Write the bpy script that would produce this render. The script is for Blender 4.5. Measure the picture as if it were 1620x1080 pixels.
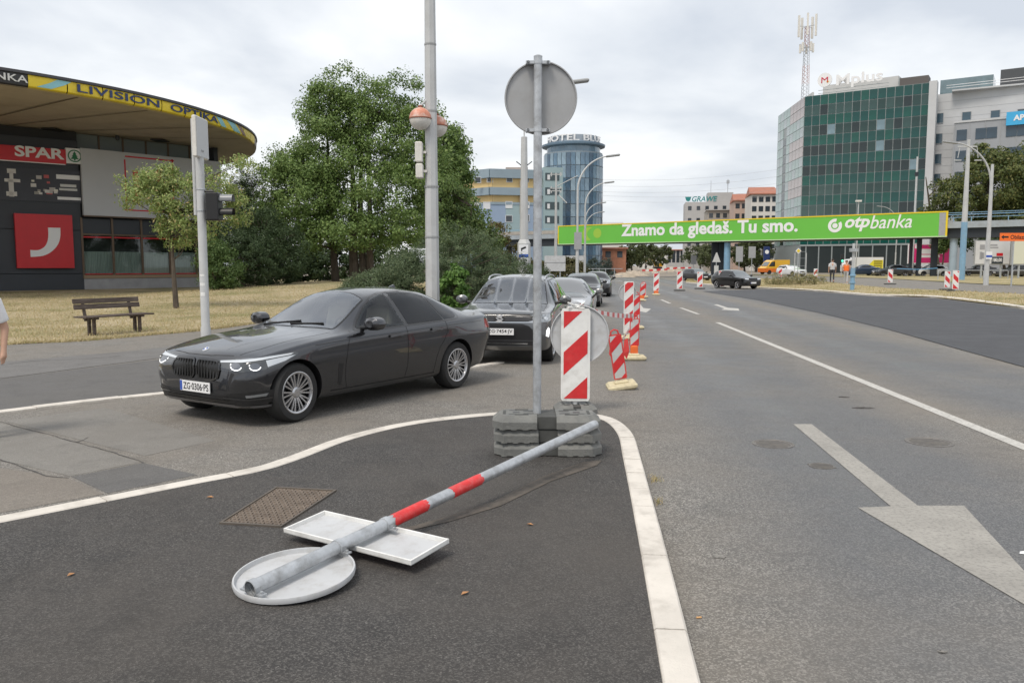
import bpy, bmesh, math, random
import numpy as np
from mathutils import Vector, Matrix
from mathutils.bvhtree import BVHTree
from math import sin, cos, pi, radians, atan, atan2, sqrt, hypot
random.seed(7); np.random.seed(7)
S = bpy.context.scene
for o in list(bpy.data.objects): bpy.data.objects.remove(o)
COL = S.collection
# ---------------------------------------------------------------- camera
FPX = 1260.0; CX = 810.0; CY = 540.0; CAMH = 1.75; PITCH = atan(120/1260)
cam = bpy.data.cameras.new('camera'); co = bpy.data.objects.new('camera', cam); COL.objects.link(co)
cam.sensor_width = 36.0; cam.lens = 28.0; cam.clip_end = 5000; cam.clip_start = .05
co.location = (0, 0, CAMH); co.rotation_euler = (pi/2 - PITCH, 0, 0); S.camera = co
# ---------------------------------------------------------------- world and sun (bright overcast)
SUN_EL, SUN_AZ = radians(58), radians(215)      # azimuth measured from +Y clockwise: behind and left of the camera
W = bpy.data.worlds.new('World'); S.world = W; W.use_nodes = True
nt = W.node_tree; nt.nodes.clear(); N = nt.nodes.new; L = nt.links.new
wo = N('ShaderNodeOutputWorld'); mixs = N('ShaderNodeMixShader'); bg1 = N('ShaderNodeBackground'); bg2 = N('ShaderNodeBackground')
sky = N('ShaderNodeTexSky'); sky.sky_type = 'NISHITA'; sky.sun_disc = False; sky.sun_elevation = SUN_EL; sky.sun_rotation = SUN_AZ
sky.air_density = 1.5; sky.dust_density = 3.0
bg1.inputs[1].default_value = 0.10
tc = N('ShaderNodeTexCoord'); sep = N('ShaderNodeSeparateXYZ'); L(tc.outputs['Generated'], sep.inputs[0])
def wmath(op, a, b):
    n = N('ShaderNodeMath'); n.operation = op
    for i, v in enumerate((a, b)):
        if isinstance(v, (int, float)): n.inputs[i].default_value = v
        else: L(v, n.inputs[i])
    return n.outputs[0]
den = wmath('ADD', wmath('ABSOLUTE', sep.outputs[2], 0), .24)
comb = N('ShaderNodeCombineXYZ')
L(wmath('DIVIDE', sep.outputs[0], den), comb.inputs[0]); L(wmath('DIVIDE', sep.outputs[1], den), comb.inputs[1])
nz = N('ShaderNodeTexNoise'); nz.inputs['Scale'].default_value = 1.05; nz.inputs['Detail'].default_value = 7; nz.inputs['Roughness'].default_value = .5
nz.inputs['Distortion'].default_value = .25; L(comb.outputs[0], nz.inputs['Vector'])
cr = N('ShaderNodeValToRGB'); e = cr.color_ramp.elements
e[0].position = .38; e[0].color = (.60, .64, .705, 1); e[1].position = .60; e[1].color = (.97, .975, .985, 1)
m_ = cr.color_ramp.elements.new(.5); m_.color = (.80, .825, .86, 1)
L(nz.outputs[0], cr.inputs[0]); L(cr.outputs[0], bg2.inputs[0]); bg2.inputs[1].default_value = .80
L(sky.outputs[0], bg1.inputs[0]); mixs.inputs[0].default_value = .9
L(bg1.outputs[0], mixs.inputs[1]); L(bg2.outputs[0], mixs.inputs[2]); L(mixs.outputs[0], wo.inputs[0])
sl = bpy.data.lights.new('sun', 'SUN'); sl.energy = 1.5; sl.angle = radians(18); sl.color = (1, .92, .82)
so = bpy.data.objects.new('sun', sl); COL.objects.link(so)
sd = Vector((sin(SUN_AZ)*cos(SUN_EL), cos(SUN_AZ)*cos(SUN_EL), sin(SUN_EL)))
so.rotation_euler = sd.to_track_quat('Z', 'Y').to_euler(); so.location = sd*60
S.view_settings.view_transform = 'Standard'; S.view_settings.look = 'None'; S.view_settings.exposure = 0.58; S.view_settings.gamma = 1
S.view_settings.use_curve_mapping = False
S.render.engine = 'CYCLES'; S.render.resolution_x = 1024; S.render.resolution_y = 682
# ---------------------------------------------------------------- the lie of the land
AX = .0857                                          # the road runs towards (AX, 1)
def sst(t):
    t = max(0., min(1., t)); return t*t*(3-2*t)
def terr(x, y):
    lat = x - AX*y
    r = .42*sst((lat-13.5)/6.5)*sst((y-12)/25)
    l = .75*sst((y-22)/26)*sst((-lat-3.2)/5)*(1-.6*sst((-lat-16)/8))
    return r + l
def ray(px, py):
    x = (px-CX)/FPX; y = (CY-py)/FPX; c, s = cos(PITCH), sin(PITCH)
    return Vector((x, c + y*s, -s + y*c))
def at(px, py, Y):
    d = ray(px, py); t = Y/d.y; return Vector((d.x*t, Y, CAMH + d.z*t))
def gnd(px, py, dz=0.):
    d = ray(px, py); z = dz
    for k in range(40):
        t = min((z-CAMH)/d.z if d.z < -1e-4 else 3000, 3000); z = .5*z + .5*(terr(d.x*t, d.y*t)+dz)
    return Vector((d.x*t, d.y*t, z))
def gx(px, Y):                                      # ground point at depth Y under picture column px (near the horizon row)
    x = at(px, 425, Y).x; return Vector((x, Y, terr(x, Y)))
# ---------------------------------------------------------------- materials
MATS = {}
def mat(name, col, rough=.6, metal=0., var=.0, vscale=3., bump=0., bscale=40., coat=0., spec=None, ior=None, dirt=None, dscale=1.5, damt=.5, stretch=None, emit=None, alpha=None, trans=None):
    if name in MATS: return MATS[name]
    m = bpy.data.materials.new(name); m.use_nodes = True; t = m.node_tree; b = t.nodes['Principled BSDF']
    b.inputs['Base Color'].default_value = (*col, 1); b.inputs['Roughness'].default_value = rough; b.inputs['Metallic'].default_value = metal
    if coat: b.inputs['Coat Weight'].default_value = coat; b.inputs['Coat Roughness'].default_value = .04
    if spec is not None: b.inputs['Specular IOR Level'].default_value = spec
    if ior: b.inputs['IOR'].default_value = ior
    if trans: b.inputs['Transmission Weight'].default_value = trans
    tcn = t.nodes.new('ShaderNodeTexCoord'); vec = tcn.outputs['Object']
    if stretch:
        mp = t.nodes.new('ShaderNodeMapping'); mp.inputs['Scale'].default_value = stretch; t.links.new(vec, mp.inputs[0]); vec = mp.outputs[0]
    cur = None
    def noise(sc, det=4, rg=.6):
        n = t.nodes.new('ShaderNodeTexNoise'); n.inputs['Scale'].default_value = sc; n.inputs['Detail'].default_value = det; n.inputs['Roughness'].default_value = rg
        t.links.new(vec, n.inputs['Vector']); return n.outputs[0]
    def mixc(f, a, bc):
        x = t.nodes.new('ShaderNodeMix'); x.data_type = 'RGBA'
        t.links.new(f, x.inputs[0])
        for i, v in ((6, a), (7, bc)):
            if isinstance(v, tuple): x.inputs[i].default_value = (*v, 1)
            else: t.links.new(v, x.inputs[i])
        return x.outputs[2]
    if var:
        r = t.nodes.new('ShaderNodeMapRange'); r.inputs[1].default_value = .3; r.inputs[2].default_value = .7; t.links.new(noise(vscale), r.inputs[0])
        cur = mixc(r.outputs[0], tuple(c*(1-var) for c in col), tuple(min(1, c*(1+var)) for c in col))
    if dirt:
        r = t.nodes.new('ShaderNodeMapRange'); r.inputs[1].default_value = .48; r.inputs[2].default_value = .72; r.inputs[4].default_value = damt; t.links.new(noise(dscale, 6, .65), r.inputs[0])
        cur = mixc(r.outputs[0], cur if cur else tuple(col), tuple(dirt))
    if cur: t.links.new(cur, b.inputs['Base Color'])
    if bump:
        bp = t.nodes.new('ShaderNodeBump'); bp.inputs['Strength'].default_value = bump; bp.inputs['Distance'].default_value = .01
        t.links.new(noise(bscale, 3), bp.inputs['Height']); t.links.new(bp.outputs[0], b.inputs['Normal'])
    if emit: b.inputs['Emission Color'].default_value = (*emit[:3], 1); b.inputs['Emission Strength'].default_value = emit[3]
    MATS[name] = m; return m
def leafmat(name, c1, c2, c3=None, rough=.55):
    if name in MATS: return MATS[name]
    m = bpy.data.materials.new(name); m.use_nodes = True; t = m.node_tree; b = t.nodes['Principled BSDF']
    g = t.nodes.new('ShaderNodeNewGeometry'); r = t.nodes.new('ShaderNodeValToRGB'); el = r.color_ramp.elements
    el[0].color = (*c1, 1); el[1].color = (*c2, 1)
    if c3: el[1].position = .86; x = el.new(1.); x.color = (*c3, 1)
    t.links.new(g.outputs['Random Per Island'], r.inputs[0]); t.links.new(r.outputs[0], b.inputs['Base Color'])
    b.inputs['Roughness'].default_value = rough; b.inputs['Specular IOR Level'].default_value = .35
    tr = t.nodes.new('ShaderNodeBsdfTranslucent'); t.links.new(r.outputs[0], tr.inputs[0])
    mx = t.nodes.new('ShaderNodeMixShader'); mx.inputs[0].default_value = .28
    out = t.nodes['Material Output']; t.links.new(b.outputs[0], mx.inputs[1]); t.links.new(tr.outputs[0], mx.inputs[2]); t.links.new(mx.outputs[0], out.inputs[0])
    MATS[name] = m; return m
def asphalt(name, base, speck, tint, tracks=False, sc=1., rough=.85, patch=None, patch_amt=.5):
    if name in MATS: return MATS[name]
    m = bpy.data.materials.new(name); m.use_nodes = True; t = m.node_tree; b = t.nodes['Principled BSDF']; n = t.nodes.new; l = t.links.new
    tcn = n('ShaderNodeTexCoord'); v = tcn.outputs['Object']
    def nz(sc, d=4, r=.6, vec=v):
        x = n('ShaderNodeTexNoise'); x.inputs['Scale'].default_value = sc; x.inputs['Detail'].default_value = d; x.inputs['Roughness'].default_value = r; l(vec, x.inputs['Vector']); return x.outputs[0]
    def mr(s, a, bb, c=0., d=1.):
        x = n('ShaderNodeMapRange'); x.inputs[1].default_value = a; x.inputs[2].default_value = bb; x.inputs[3].default_value = c; x.inputs[4].default_value = d; l(s, x.inputs[0]); return x.outputs[0]
    def mix(f, a, bb):
        x = n('ShaderNodeMix'); x.data_type = 'RGBA'; l(f, x.inputs[0])
        for i, q in ((6, a), (7, bb)):
            if isinstance(q, tuple): x.inputs[i].default_value = (*q, 1)
            else: l(q, x.inputs[i])
        return x.outputs[2]
    vo = n('ShaderNodeTexVoronoi'); vo.inputs['Scale'].default_value = 115*sc; l(v, vo.inputs['Vector'])
    sepc = n('ShaderNodeSeparateColor'); l(vo.outputs['Color'], sepc.inputs[0])
    c = mix(mr(sepc.outputs[0], .45, 1.), base, speck)                      # stones of many tones
    c = mix(mr(sepc.outputs[1], .95, .98, 0, .3), c, (.36, .345, .32))        # a few pale chips
    c = mix(mr(nz(.32, 6, .68), .40, .62, 0, .7), c, tint)                  # broad stains
    c = mix(mr(nz(2.3, 6, .7), .5, .75, 0, .45), c, tuple(q*.55 for q in base))
    if patch: c = mix(mr(nz(.11, 3, .5), .5, .62, 0, patch_amt), c, patch)
    rg = mr(nz(1.2, 5), .3, .7, rough-.08, rough+.08)
    if tracks:
        sp = n('ShaderNodeSeparateXYZ'); l(v, sp.inputs[0])
        def mth(op, a, bb):
            x = n('ShaderNodeMath'); x.operation = op
            for i, q in enumerate((a, bb)):
                if isinstance(q, (int, float)): x.inputs[i].default_value = q
                else: l(q, x.inputs[i])
            return x.outputs[0]
        lat = mth('SUBTRACT', sp.outputs[0], mth('MULTIPLY', sp.outputs[1], AX))
        lat = mth('ADD', lat, mr(nz(.2, 4), 0, 1, -.6, .6))
        k = None
        for cen in (2.45, 6.1, 9.6):
            q = mr(mth('ABSOLUTE', mth('SUBTRACT', lat, cen), 0.), .75, 1.75, 1., 0.); k = q if k is None else mth('MAXIMUM', k, q)
        k = mth('MULTIPLY', k, mr(nz(.45, 5, .65), .25, .55, .35, 1.))
        w = mr(mth('SINE', mth('MULTIPLY', lat, 2*pi/1.8), 0.), .2, 1.)      # tyre polished strips inside each lane
        rg = mth('SUBTRACT', rg, mth('ADD', mth('MULTIPLY', k, .26), mth('MULTIPLY', mth('MULTIPLY', k, w), .12)))
        c = mix(mth('MULTIPLY', k, .82), c, mix(mr(sepc.outputs[0], .3, 1.), (.088, .091, .096), (.155, .158, .162)))
    l(c, b.inputs['Base Color']); l(rg, b.inputs['Roughness']); b.inputs['Specular IOR Level'].default_value = .45
    bp = n('ShaderNodeBump'); bp.inputs['Strength'].default_value = .75; bp.inputs['Distance'].default_value = .006
    l(vo.outputs['Distance'], bp.inputs['Height']); l(bp.outputs[0], b.inputs['Normal'])
    MATS[name] = m; return m
# ---------------------------------------------------------------- mesh helpers
def tag(o, label=None, cat=None, group=None, kind=None):
    if label: o['label'] = label
    if cat: o['category'] = cat
    if group: o['group'] = group
    if kind: o['kind'] = kind
    return o
def link(name, me, parent=None):
    o = bpy.data.objects.new(name, me); COL.objects.link(o)
    if parent is not None: o.parent = parent
    return o
def thing(name, label, cat, loc=(0, 0, 0), rz=0., group=None):
    o = link(name, None); o.location = loc; o.rotation_euler = (0, 0, rz); o.empty_display_size = .2
    return tag(o, label, cat, group)
class MB:
    def __init__(s): s.v = []; s.f = []; s.mi = []
    def add(s, vs, fs, m=0):
        b = len(s.v); s.v += [tuple(p) for p in vs]; s.f += [tuple(i+b for i in f) for f in fs]; s.mi += [m]*len(fs); return s
    def box(s, c, size, rz=0., M=None, m=0):
        x, y, z = (q/2 for q in size); vs = []
        for sx, sy, sz in ((-1,-1,-1),(1,-1,-1),(1,1,-1),(-1,1,-1),(-1,-1,1),(1,-1,1),(1,1,1),(-1,1,1)):
            p = Vector((sx*x, sy*y, sz*z))
            if M is not None: p = M @ p
            elif rz: p = Vector((p.x*cos(rz)-p.y*sin(rz), p.x*sin(rz)+p.y*cos(rz), p.z))
            vs.append(p+Vector(c))
        return s.add(vs, [(0,3,2,1),(4,5,6,7),(0,1,5,4),(1,2,6,5),(2,3,7,6),(3,0,4,7)], m)
    def bbox(s, c, size, bev=.02, M=None, m=0):             # box with chamfered top and bottom rims
        x, y, z = (q/2 for q in size); b = bev
        rings = [(x-b, y-b, -z), (x, y, -z+b), (x, y, z-b), (x-b, y-b, z)]; vs = []
        for (a, d, h) in rings:
            e_ = b*.7
            for (p, q) in ((-a+e_, -d), (a-e_, -d), (a, -d+e_), (a, d-e_), (a-e_, d), (-a+e_, d), (-a, d-e_), (-a, -d+e_)):
                P = Vector((p, q, h)); P = (M @ P) if M is not None else P; vs.append(P+Vector(c))
        fs = [tuple(range(7, -1, -1)), tuple(range(24, 32))]
        for r in range(3):
            for k in range(8): fs.append((r*8+k, r*8+(k+1) % 8, (r+1)*8+(k+1) % 8, (r+1)*8+k))
        return s.add(vs, fs, m)
    def prism(s, poly, o, U, V, Nn, m=0):                   # poly (u,v) extruded along vector Nn
        o, U, V, Nn = Vector(o), Vector(U), Vector(V), Vector(Nn); n = len(poly)
        a = [o+U*p[0]+V*p[1] for p in poly]; vs = a+[p+Nn for p in a]
        fs = [tuple(range(n-1, -1, -1)), tuple(range(n, 2*n))]+[(i, (i+1) % n, n+(i+1) % n, n+i) for i in range(n)]
        return s.add(vs, fs, m)
    def tube(s, pts, r, n=8, caps=True, m=0):
        pts = [Vector(p) for p in pts]; R = r if isinstance(r, (list, tuple)) else [r]*len(pts); vs = []; prev = None
        for i, p in enumerate(pts):
            d = (pts[min(i+1, len(pts)-1)]-pts[max(i-1, 0)]).normalized()
            if prev is None: a = Vector((0, 0, 1)) if abs(d.z) < .9 else Vector((1, 0, 0)); u = d.cross(a).normalized()
            else: u = (prev-d*prev.dot(d)).normalized()
            prev = u; w = d.cross(u)
            for k in range(n): vs.append(p+(u*cos(2*pi*k/n)+w*sin(2*pi*k/n))*R[i])
        fs = []
        for i in range(len(pts)-1):
            for k in range(n): fs.append((i*n+k, i*n+(k+1) % n, (i+1)*n+(k+1) % n, (i+1)*n+k))
        if caps: fs += [tuple(range(n-1, -1, -1)), tuple(range((len(pts)-1)*n, len(pts)*n))]
        return s.add(vs, fs, m)
    def lathe(s, prof, c=(0, 0, 0), axis='z', n=24, caps=False, m=0, a0=0., a1=2*pi):
        vs = []; full = abs(a1-a0-2*pi) < 1e-6; k_ = n if full else n+1
        for (r, h) in prof:
            for k in range(k_):
                a = a0+(a1-a0)*k/n; x, y = r*cos(a), r*sin(a)
                p = (x, y, h) if axis == 'z' else ((x, h, y) if axis == 'y' else (h, x, y)); vs.append(Vector(p)+Vector(c))
        fs = []
        for i in range(len(prof)-1):
            for k in range(n): fs.append((i*k_+k, i*k_+(k+1) % k_, (i+1)*k_+(k+1) % k_, (i+1)*k_+k))
        if caps: fs += [tuple(range(k_-1, -1, -1)), tuple(range((len(prof)-1)*k_, len(prof)*k_))]
        return s.add(vs, fs, m)
    def xf(s, M):
        s.v = [tuple(M @ Vector(p)) for p in s.v]; return s
    def mesh(s, name, mats, smooth=False, fix=True):
        me = bpy.data.meshes.new(name); me.from_pydata(s.v, [], s.f)
        for q in (mats if isinstance(mats, (list, tuple)) else [mats]): me.materials.append(q)
        if any(s.mi): me.polygons.foreach_set('material_index', s.mi)
        if fix:
            bm = bmesh.new(); bm.from_mesh(me); bmesh.ops.recalc_face_normals(bm, faces=bm.faces); bm.to_mesh(me); bm.free()
        if smooth:
            me.polygons.foreach_set('use_smooth', [True]*len(me.polygons))
            try: me.set_sharp_from_angle(angle=radians(smooth if smooth is not True else 35))
            except Exception: pass
        me.update(); return me
    def build(s, name, mats, parent=None, smooth=False, fix=True): return link(name, s.mesh(name, mats, smooth, fix), parent)
def copy_tree(o, parent=None):
    c = o.copy(); COL.objects.link(c)
    if parent is not None: c.parent = parent
    for ch in o.children: copy_tree(ch, c)
    return c
def sheet(name, pts, dz, m, step=1.5, kind='structure', parent=None, label=None):      # a surface that follows the land; pts in metres
    bm = bmesh.new(); f = bm.faces.new([bm.verts.new((p[0], p[1], 0)) for p in pts]); bmesh.ops.triangulate(bm, faces=[f])
    xs = [p[0] for p in pts]; ys = [p[1] for p in pts]
    for ax, lo, hi in ((0, min(xs), max(xs)), (1, min(ys), max(ys))):
        q = math.ceil((lo+.01)/step)*step                  # cuts on one common lattice, so that stacked sheets bend alike
        while q < min(hi, (60, 130)[ax]):
            if q > (-48, 10)[ax]: bmesh.ops.bisect_plane(bm, geom=bm.verts[:]+bm.edges[:]+bm.faces[:], plane_co=(q, 0, 0) if ax == 0 else (0, q, 0), plane_no=(1, 0, 0) if ax == 0 else (0, 1, 0))
            q += step
    for v in bm.verts: v.co.z = terr(v.co.x, v.co.y)+dz
    bmesh.ops.recalc_face_normals(bm, faces=bm.faces)
    if sum(q.normal.z for q in bm.faces) < 0: bmesh.ops.reverse_faces(bm, faces=bm.faces)
    me = bpy.data.meshes.new(name); bm.to_mesh(me); bm.free(); me.materials.append(m)
    o = link(name, me, parent)
    if parent is None: tag(o, label=label, kind=kind)
    return o
def pxpoly(l, dz=0.): return [gnd(x, y, dz)[:2] for x, y in l]
def smooth_path(pts, n=6):
    P = [Vector((p[0], p[1])) for p in pts]; out = []
    for i in range(len(P)-1):
        a, b, c, d = P[max(i-1, 0)], P[i], P[i+1], P[min(i+2, len(P)-1)]
        for k in range(n):
            t = k/n; out.append(.5*((2*b)+(c-a)*t+(2*a-5*b+4*c-d)*t*t+(3*b-a-3*c+d)*t**3))
    return out+[P[-1]]
def resample(P, step):
    out = [P[0].copy()]; acc = 0.
    for a, b in zip(P, P[1:]):
        l = (b-a).length; t = step-acc
        while t <= l: out.append(a+(b-a)*(t/l)); t += step
        acc = (acc+l) % step
    return out
def text_mesh(body, size=1., bold=0., shear=0., ext=.0, space=1., bev=0.):
    cu = bpy.data.curves.new('txt', 'FONT'); cu.body = body; cu.size = size; cu.offset = bold; cu.shear = shear; cu.extrude = ext; cu.space_character = space
    cu.align_x = 'CENTER'; cu.align_y = 'CENTER'; cu.resolution_u = 3
    o = bpy.data.objects.new('txt', cu); COL.objects.link(o); dg = bpy.context.evaluated_depsgraph_get()
    me = bpy.data.meshes.new_from_object(o.evaluated_get(dg)); bpy.data.objects.remove(o); bpy.data.curves.remove(cu); return me
def text(name, body, m, parent, o, U, V, width=None, height=None, bold=.0, shear=0., ext=.01, space=1., warp=None):
    if body is None:                                    # print too small to read in the photograph: a plain printed bar
        U, V = Vector(U).normalized(), Vector(V).normalized(); q = MB()
        q.prism([(-width/2, -height/2), (width/2, -height/2), (width/2, height/2), (-width/2, height/2)], Vector(o), U, V, U.cross(V)*.003); return q.build('print_line', m, parent)
    me = text_mesh(body, 1., bold, shear, ext, space)
    n = len(me.vertices); a = np.empty(n*3); me.vertices.foreach_get('co', a); a = a.reshape(-1, 3)
    lo, hi = a.min(0), a.max(0); a -= (lo+hi)/2; w, h = (hi-lo)[:2]
    sx = width/w if width else height/h; sy = height/h if height else sx
    U, V, o = Vector(U).normalized(), Vector(V).normalized(), Vector(o); Nn = U.cross(V)
    if warp: pts = [warp(p[0]*sx, p[1]*sy, p[2]) for p in a]
    else: pts = [o+U*(p[0]*sx)+V*(p[1]*sy)+Nn*(p[2]+ext) for p in a]
    me.vertices.foreach_set('co', np.array([tuple(p) for p in pts]).ravel()); me.materials.clear(); me.materials.append(m); me.update()
    return link(name, me, parent)
# ---------------------------------------------------------------- shared materials
M_galv = mat('galvanised steel', (.46, .48, .50), .42, .5, var=.16, vscale=14, bump=.15, bscale=60, dirt=(.20, .195, .185), dscale=11, damt=.6)
M_alu = mat('grey aluminium sign back', (.36, .365, .37), .5, .25, var=.06, vscale=4, dirt=(.28, .27, .25), dscale=7, damt=.3)
M_alu_l = mat('pale sign back', (.52, .53, .54), .5, .1, var=.06, vscale=4, dirt=(.33, .31, .28), dscale=9, damt=.5)
M_white = mat('white paint', (.76, .76, .74), .5, var=.06, vscale=6, dirt=(.42, .40, .36), dscale=7, damt=.45)
M_red = mat('red reflective film', (.60, .025, .03), .4, var=.1, vscale=12, dirt=(.55, .12, .1), dscale=9, damt=.3)
M_black = mat('black plastic', (.012, .012, .013), .45)
M_rubber = mat('tyre rubber', (.018, .018, .018), .75, var=.2, vscale=20)
def thin_glass(name, tint, refl=1.):
    x = bpy.data.materials.new(name); x.use_nodes = True; t = x.node_tree; t.nodes.remove(t.nodes['Principled BSDF']); n = t.nodes.new
    tr = n('ShaderNodeBsdfTransparent'); tr.inputs[0].default_value = (*tint, 1); gl = n('ShaderNodeBsdfGlossy'); gl.inputs[0].default_value = (.95, .97, 1, 1); gl.inputs[1].default_value = .015
    fr = n('ShaderNodeFresnel'); fr.inputs[0].default_value = 1.5+.35*min(refl, 1.3); mu = n('ShaderNodeMath'); mu.operation = 'MULTIPLY_ADD'; mu.inputs[1].default_value = 1.15; mu.inputs[2].default_value = .05*max(0, refl); mu.use_clamp = True; mx = n('ShaderNodeMixShader')
    t.links.new(fr.outputs[0], mu.inputs[0]); t.links.new(mu.outputs[0], mx.inputs[0]); t.links.new(tr.outputs[0], mx.inputs[1]); t.links.new(gl.outputs[0], mx.inputs[2]); t.links.new(mx.outputs[0], t.nodes['Material Output'].inputs[0]); MATS[name] = x; return x
T_screen = thin_glass('laminated screen', (.86, .91, .89), 2.2); T_side = thin_glass('green tinted side glass', (.9, .96, .93), -.2); T_dark = thin_glass('privacy glass', (.05, .055, .06), -.3)
M_glass = mat('car glass', (.20, .22, .23), .03, .45, spec=.9, ior=1.75)
M_glass_d = mat('tinted glass', (.006, .007, .008), .04, spec=.6, ior=1.55)
M_chrome = mat('bright metal', (.72, .73, .74), .18, 1.)
M_lamp = mat('lamp lens', (.62, .65, .68), .08, .35, coat=1.)
M_led = mat('lit daytime lamp', (.9, .92, .95), .3, emit=(1, 1, 1, .9))
M_tail = mat('red tail lamp', (.35, .01, .012), .12, coat=1.)
M_plate = mat('number plate', (.8, .8, .8), .4)
M_ink = mat('black ink', (.01, .01, .012), .6)
M_blue = mat('blue film', (.03, .09, .42), .5)
M_conc = mat('kerb concrete', (.64, .60, .54), .85, var=.1, vscale=2.2, bump=.5, bscale=90, dirt=(.34, .31, .27), dscale=5, damt=.6)
M_mark = mat('worn road paint', (.50, .485, .45), .75, var=.12, vscale=6, bump=.35, bscale=120, dirt=(.19, .185, .175), dscale=30, damt=.7)
M_mark_old = mat('old grey road paint', (.335, .32, .29), .8, var=.12, vscale=2.5, bump=.6, bscale=140, dirt=(.16, .155, .145), dscale=38, damt=.75)
M_recyc = mat('recycled grey plastic', (.155, .158, .15), .8, var=.14, vscale=8, bump=.6, bscale=70, dirt=(.25, .245, .225), dscale=6, damt=.6)
M_recyc_d = mat('dark rubber insert', (.07, .072, .068), .85, var=.2, vscale=9)
M_yel = mat('yellowed foot block', (.60, .53, .35), .8, var=.12, vscale=9, dirt=(.3, .25, .17), dscale=8, damt=.6)
M_org = mat('orange plastic', (.75, .15, .03), .5, var=.1, vscale=8)
M_steel = mat('grey painted steel', (.50, .51, .51), .55, .1, var=.06, vscale=2.5, dirt=(.36, .35, .33), dscale=2.2, damt=.45)
M_bluep = mat('blue painted steel', (.19, .34, .48), .55, var=.1, vscale=3, dirt=(.3, .34, .36), dscale=4, damt=.4)
M_darkst = mat('dark steel', (.02, .026, .034), .6)
M_ivory = mat('dirty white plastic', (.68, .66, .61), .4, var=.06, vscale=8, dirt=(.45, .41, .35), dscale=6, damt=.45)
M_rust = mat('faded orange lamp cap', (.55, .22, .14), .5, var=.25, vscale=9, dirt=(.7, .66, .6), dscale=6, damt=.85)
M_wood = mat('weathered bench wood', (.085, .062, .05), .8, var=.3, vscale=3, bump=.6, bscale=30, stretch=(1, 9, 9), dirt=(.18, .16, .14), dscale=3, damt=.6)
M_bark = mat('bark', (.085, .068, .052), .9, var=.3, vscale=9, bump=1., bscale=22, stretch=(1, 1, .35))
# ---------------------------------------------------------------- ground, roads, island, lawn
A_road = asphalt('grey asphalt', (.125, .119, .109), (.37, .352, .32), (.20, .178, .15), tracks=True, rough=.82, patch=(.22, .2, .17), patch_amt=.35)
A_new = asphalt('fresh dark asphalt', (.052, .054, .06), (.082, .084, .09), (.072, .074, .08), rough=.72)
A_isl = asphalt('dark island asphalt', (.036, .034, .033), (.12, .114, .106), (.082, .073, .064), rough=.8, sc=1.25)
A_path = asphalt('footpath asphalt', (.15, .147, .143), (.22, .215, .205), (.13, .122, .115), rough=.85)
A_dark = asphalt('patched asphalt', (.105, .102, .10), (.165, .162, .157), (.125, .12, .112), rough=.82)
A_slab = asphalt('pale worn asphalt', (.205, .197, .18), (.31, .297, .272), (.18, .168, .15), rough=.85, sc=1.2)
A_brown = asphalt('brownish asphalt', (.19, .172, .148), (.28, .252, .217), (.168, .147, .126), rough=.88)
M_earth = mat('pale trodden earth', (.27, .235, .19), .95, var=.2, vscale=.3, bump=.6, bscale=8, dirt=(.17, .15, .12), dscale=.15, damt=.6)
M_crack = mat('tar filled crack', (.075, .072, .068), .85, var=.4, vscale=9)
def lawn_mat(name, c1, c2, c3):
    m = bpy.data.materials.new(name); m.use_nodes = True; t = m.node_tree; b = t.nodes['Principled BSDF']; n = t.nodes.new; l = t.links.new
    v = n('ShaderNodeTexCoord').outputs['Object']
    def nz(sc, d, r):
        x = n('ShaderNodeTexNoise'); x.inputs['Scale'].default_value = sc; x.inputs['Detail'].default_value = d; x.inputs['Roughness'].default_value = r; l(v, x.inputs['Vector']); return x.outputs[0]
    def ramp(s, st):
        r = n('ShaderNodeValToRGB'); e = r.color_ramp.elements; e[0].position, e[0].color = st[0][0], (*st[0][1], 1); e[1].position, e[1].color = st[-1][0], (*st[-1][1], 1)
        for p, c in st[1:-1]: q = e.new(p); q.color = (*c, 1)
        l(s, r.inputs[0]); return r.outputs[0]
    a = ramp(nz(.35, 7, .7), ((.36, c1), (.52, c2), (.66, c3))); q = ramp(nz(14, 5, .75), ((.3, (.55, .55, .55)), (.7, (1.25, 1.25, 1.25))))
    mx = n('ShaderNodeMix'); mx.data_type = 'RGBA'; mx.blend_type = 'MULTIPLY'; mx.inputs[0].default_value = 1; l(a, mx.inputs[6]); l(q, mx.inputs[7]); l(mx.outputs[2], b.inputs['Base Color'])
    b.inputs['Roughness'].default_value = 1.; b.inputs['Specular IOR Level'].default_value = .1
    bp = n('ShaderNodeBump'); bp.inputs['Distance'].default_value = .05; bp.inputs['Strength'].default_value = .9; l(nz(28, 4, .7), bp.inputs['Height']); l(bp.outputs[0], b.inputs['Normal'])
    return m
M_lawn = lawn_mat('dry lawn', (.27, .255, .125), (.45, .375, .235), (.54, .46, .315))
M_median = lawn_mat('dry median grass', (.24, .235, .11), (.43, .36, .21), (.50, .43, .28))
# the base: one sheet out to the horizon
xs = [-3000, -900, -300, -140, -90]+[-66+6*i for i in range(3)]+[-48+1.5*i for i in range(73)]+[75, 95, 130, 220, 500, 1200, 3000]; ys = [-200, -60, -20, 0]+[9+1.5*i for i in range(82)]+[150, 170, 230, 330, 600, 1500, 4000]
g = MB(); g.add([(x, y, terr(x, y)-.04) for y in ys for x in xs], [(j*len(xs)+i, j*len(xs)+i+1, (j+1)*len(xs)+i+1, (j+1)*len(xs)+i) for j in range(len(ys)-1) for i in range(len(xs)-1)])
tag(g.build('ground', M_earth, smooth=True), kind='structure')
sheet('fresh_road_lane', pxpoly([(1112, 461), (1160, 459), (1215, 457.5), (1290, 461.5), (1375, 468.5), (1475, 472), (1620, 490), (2100, 560), (2300, 640)]) + pxpoly([(2100, 715), (1800, 632), (1620, 581), (1500, 548), (1400, 520), (1300, 496), (1200, 475), (1150, 467)]), .012, A_new)
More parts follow.
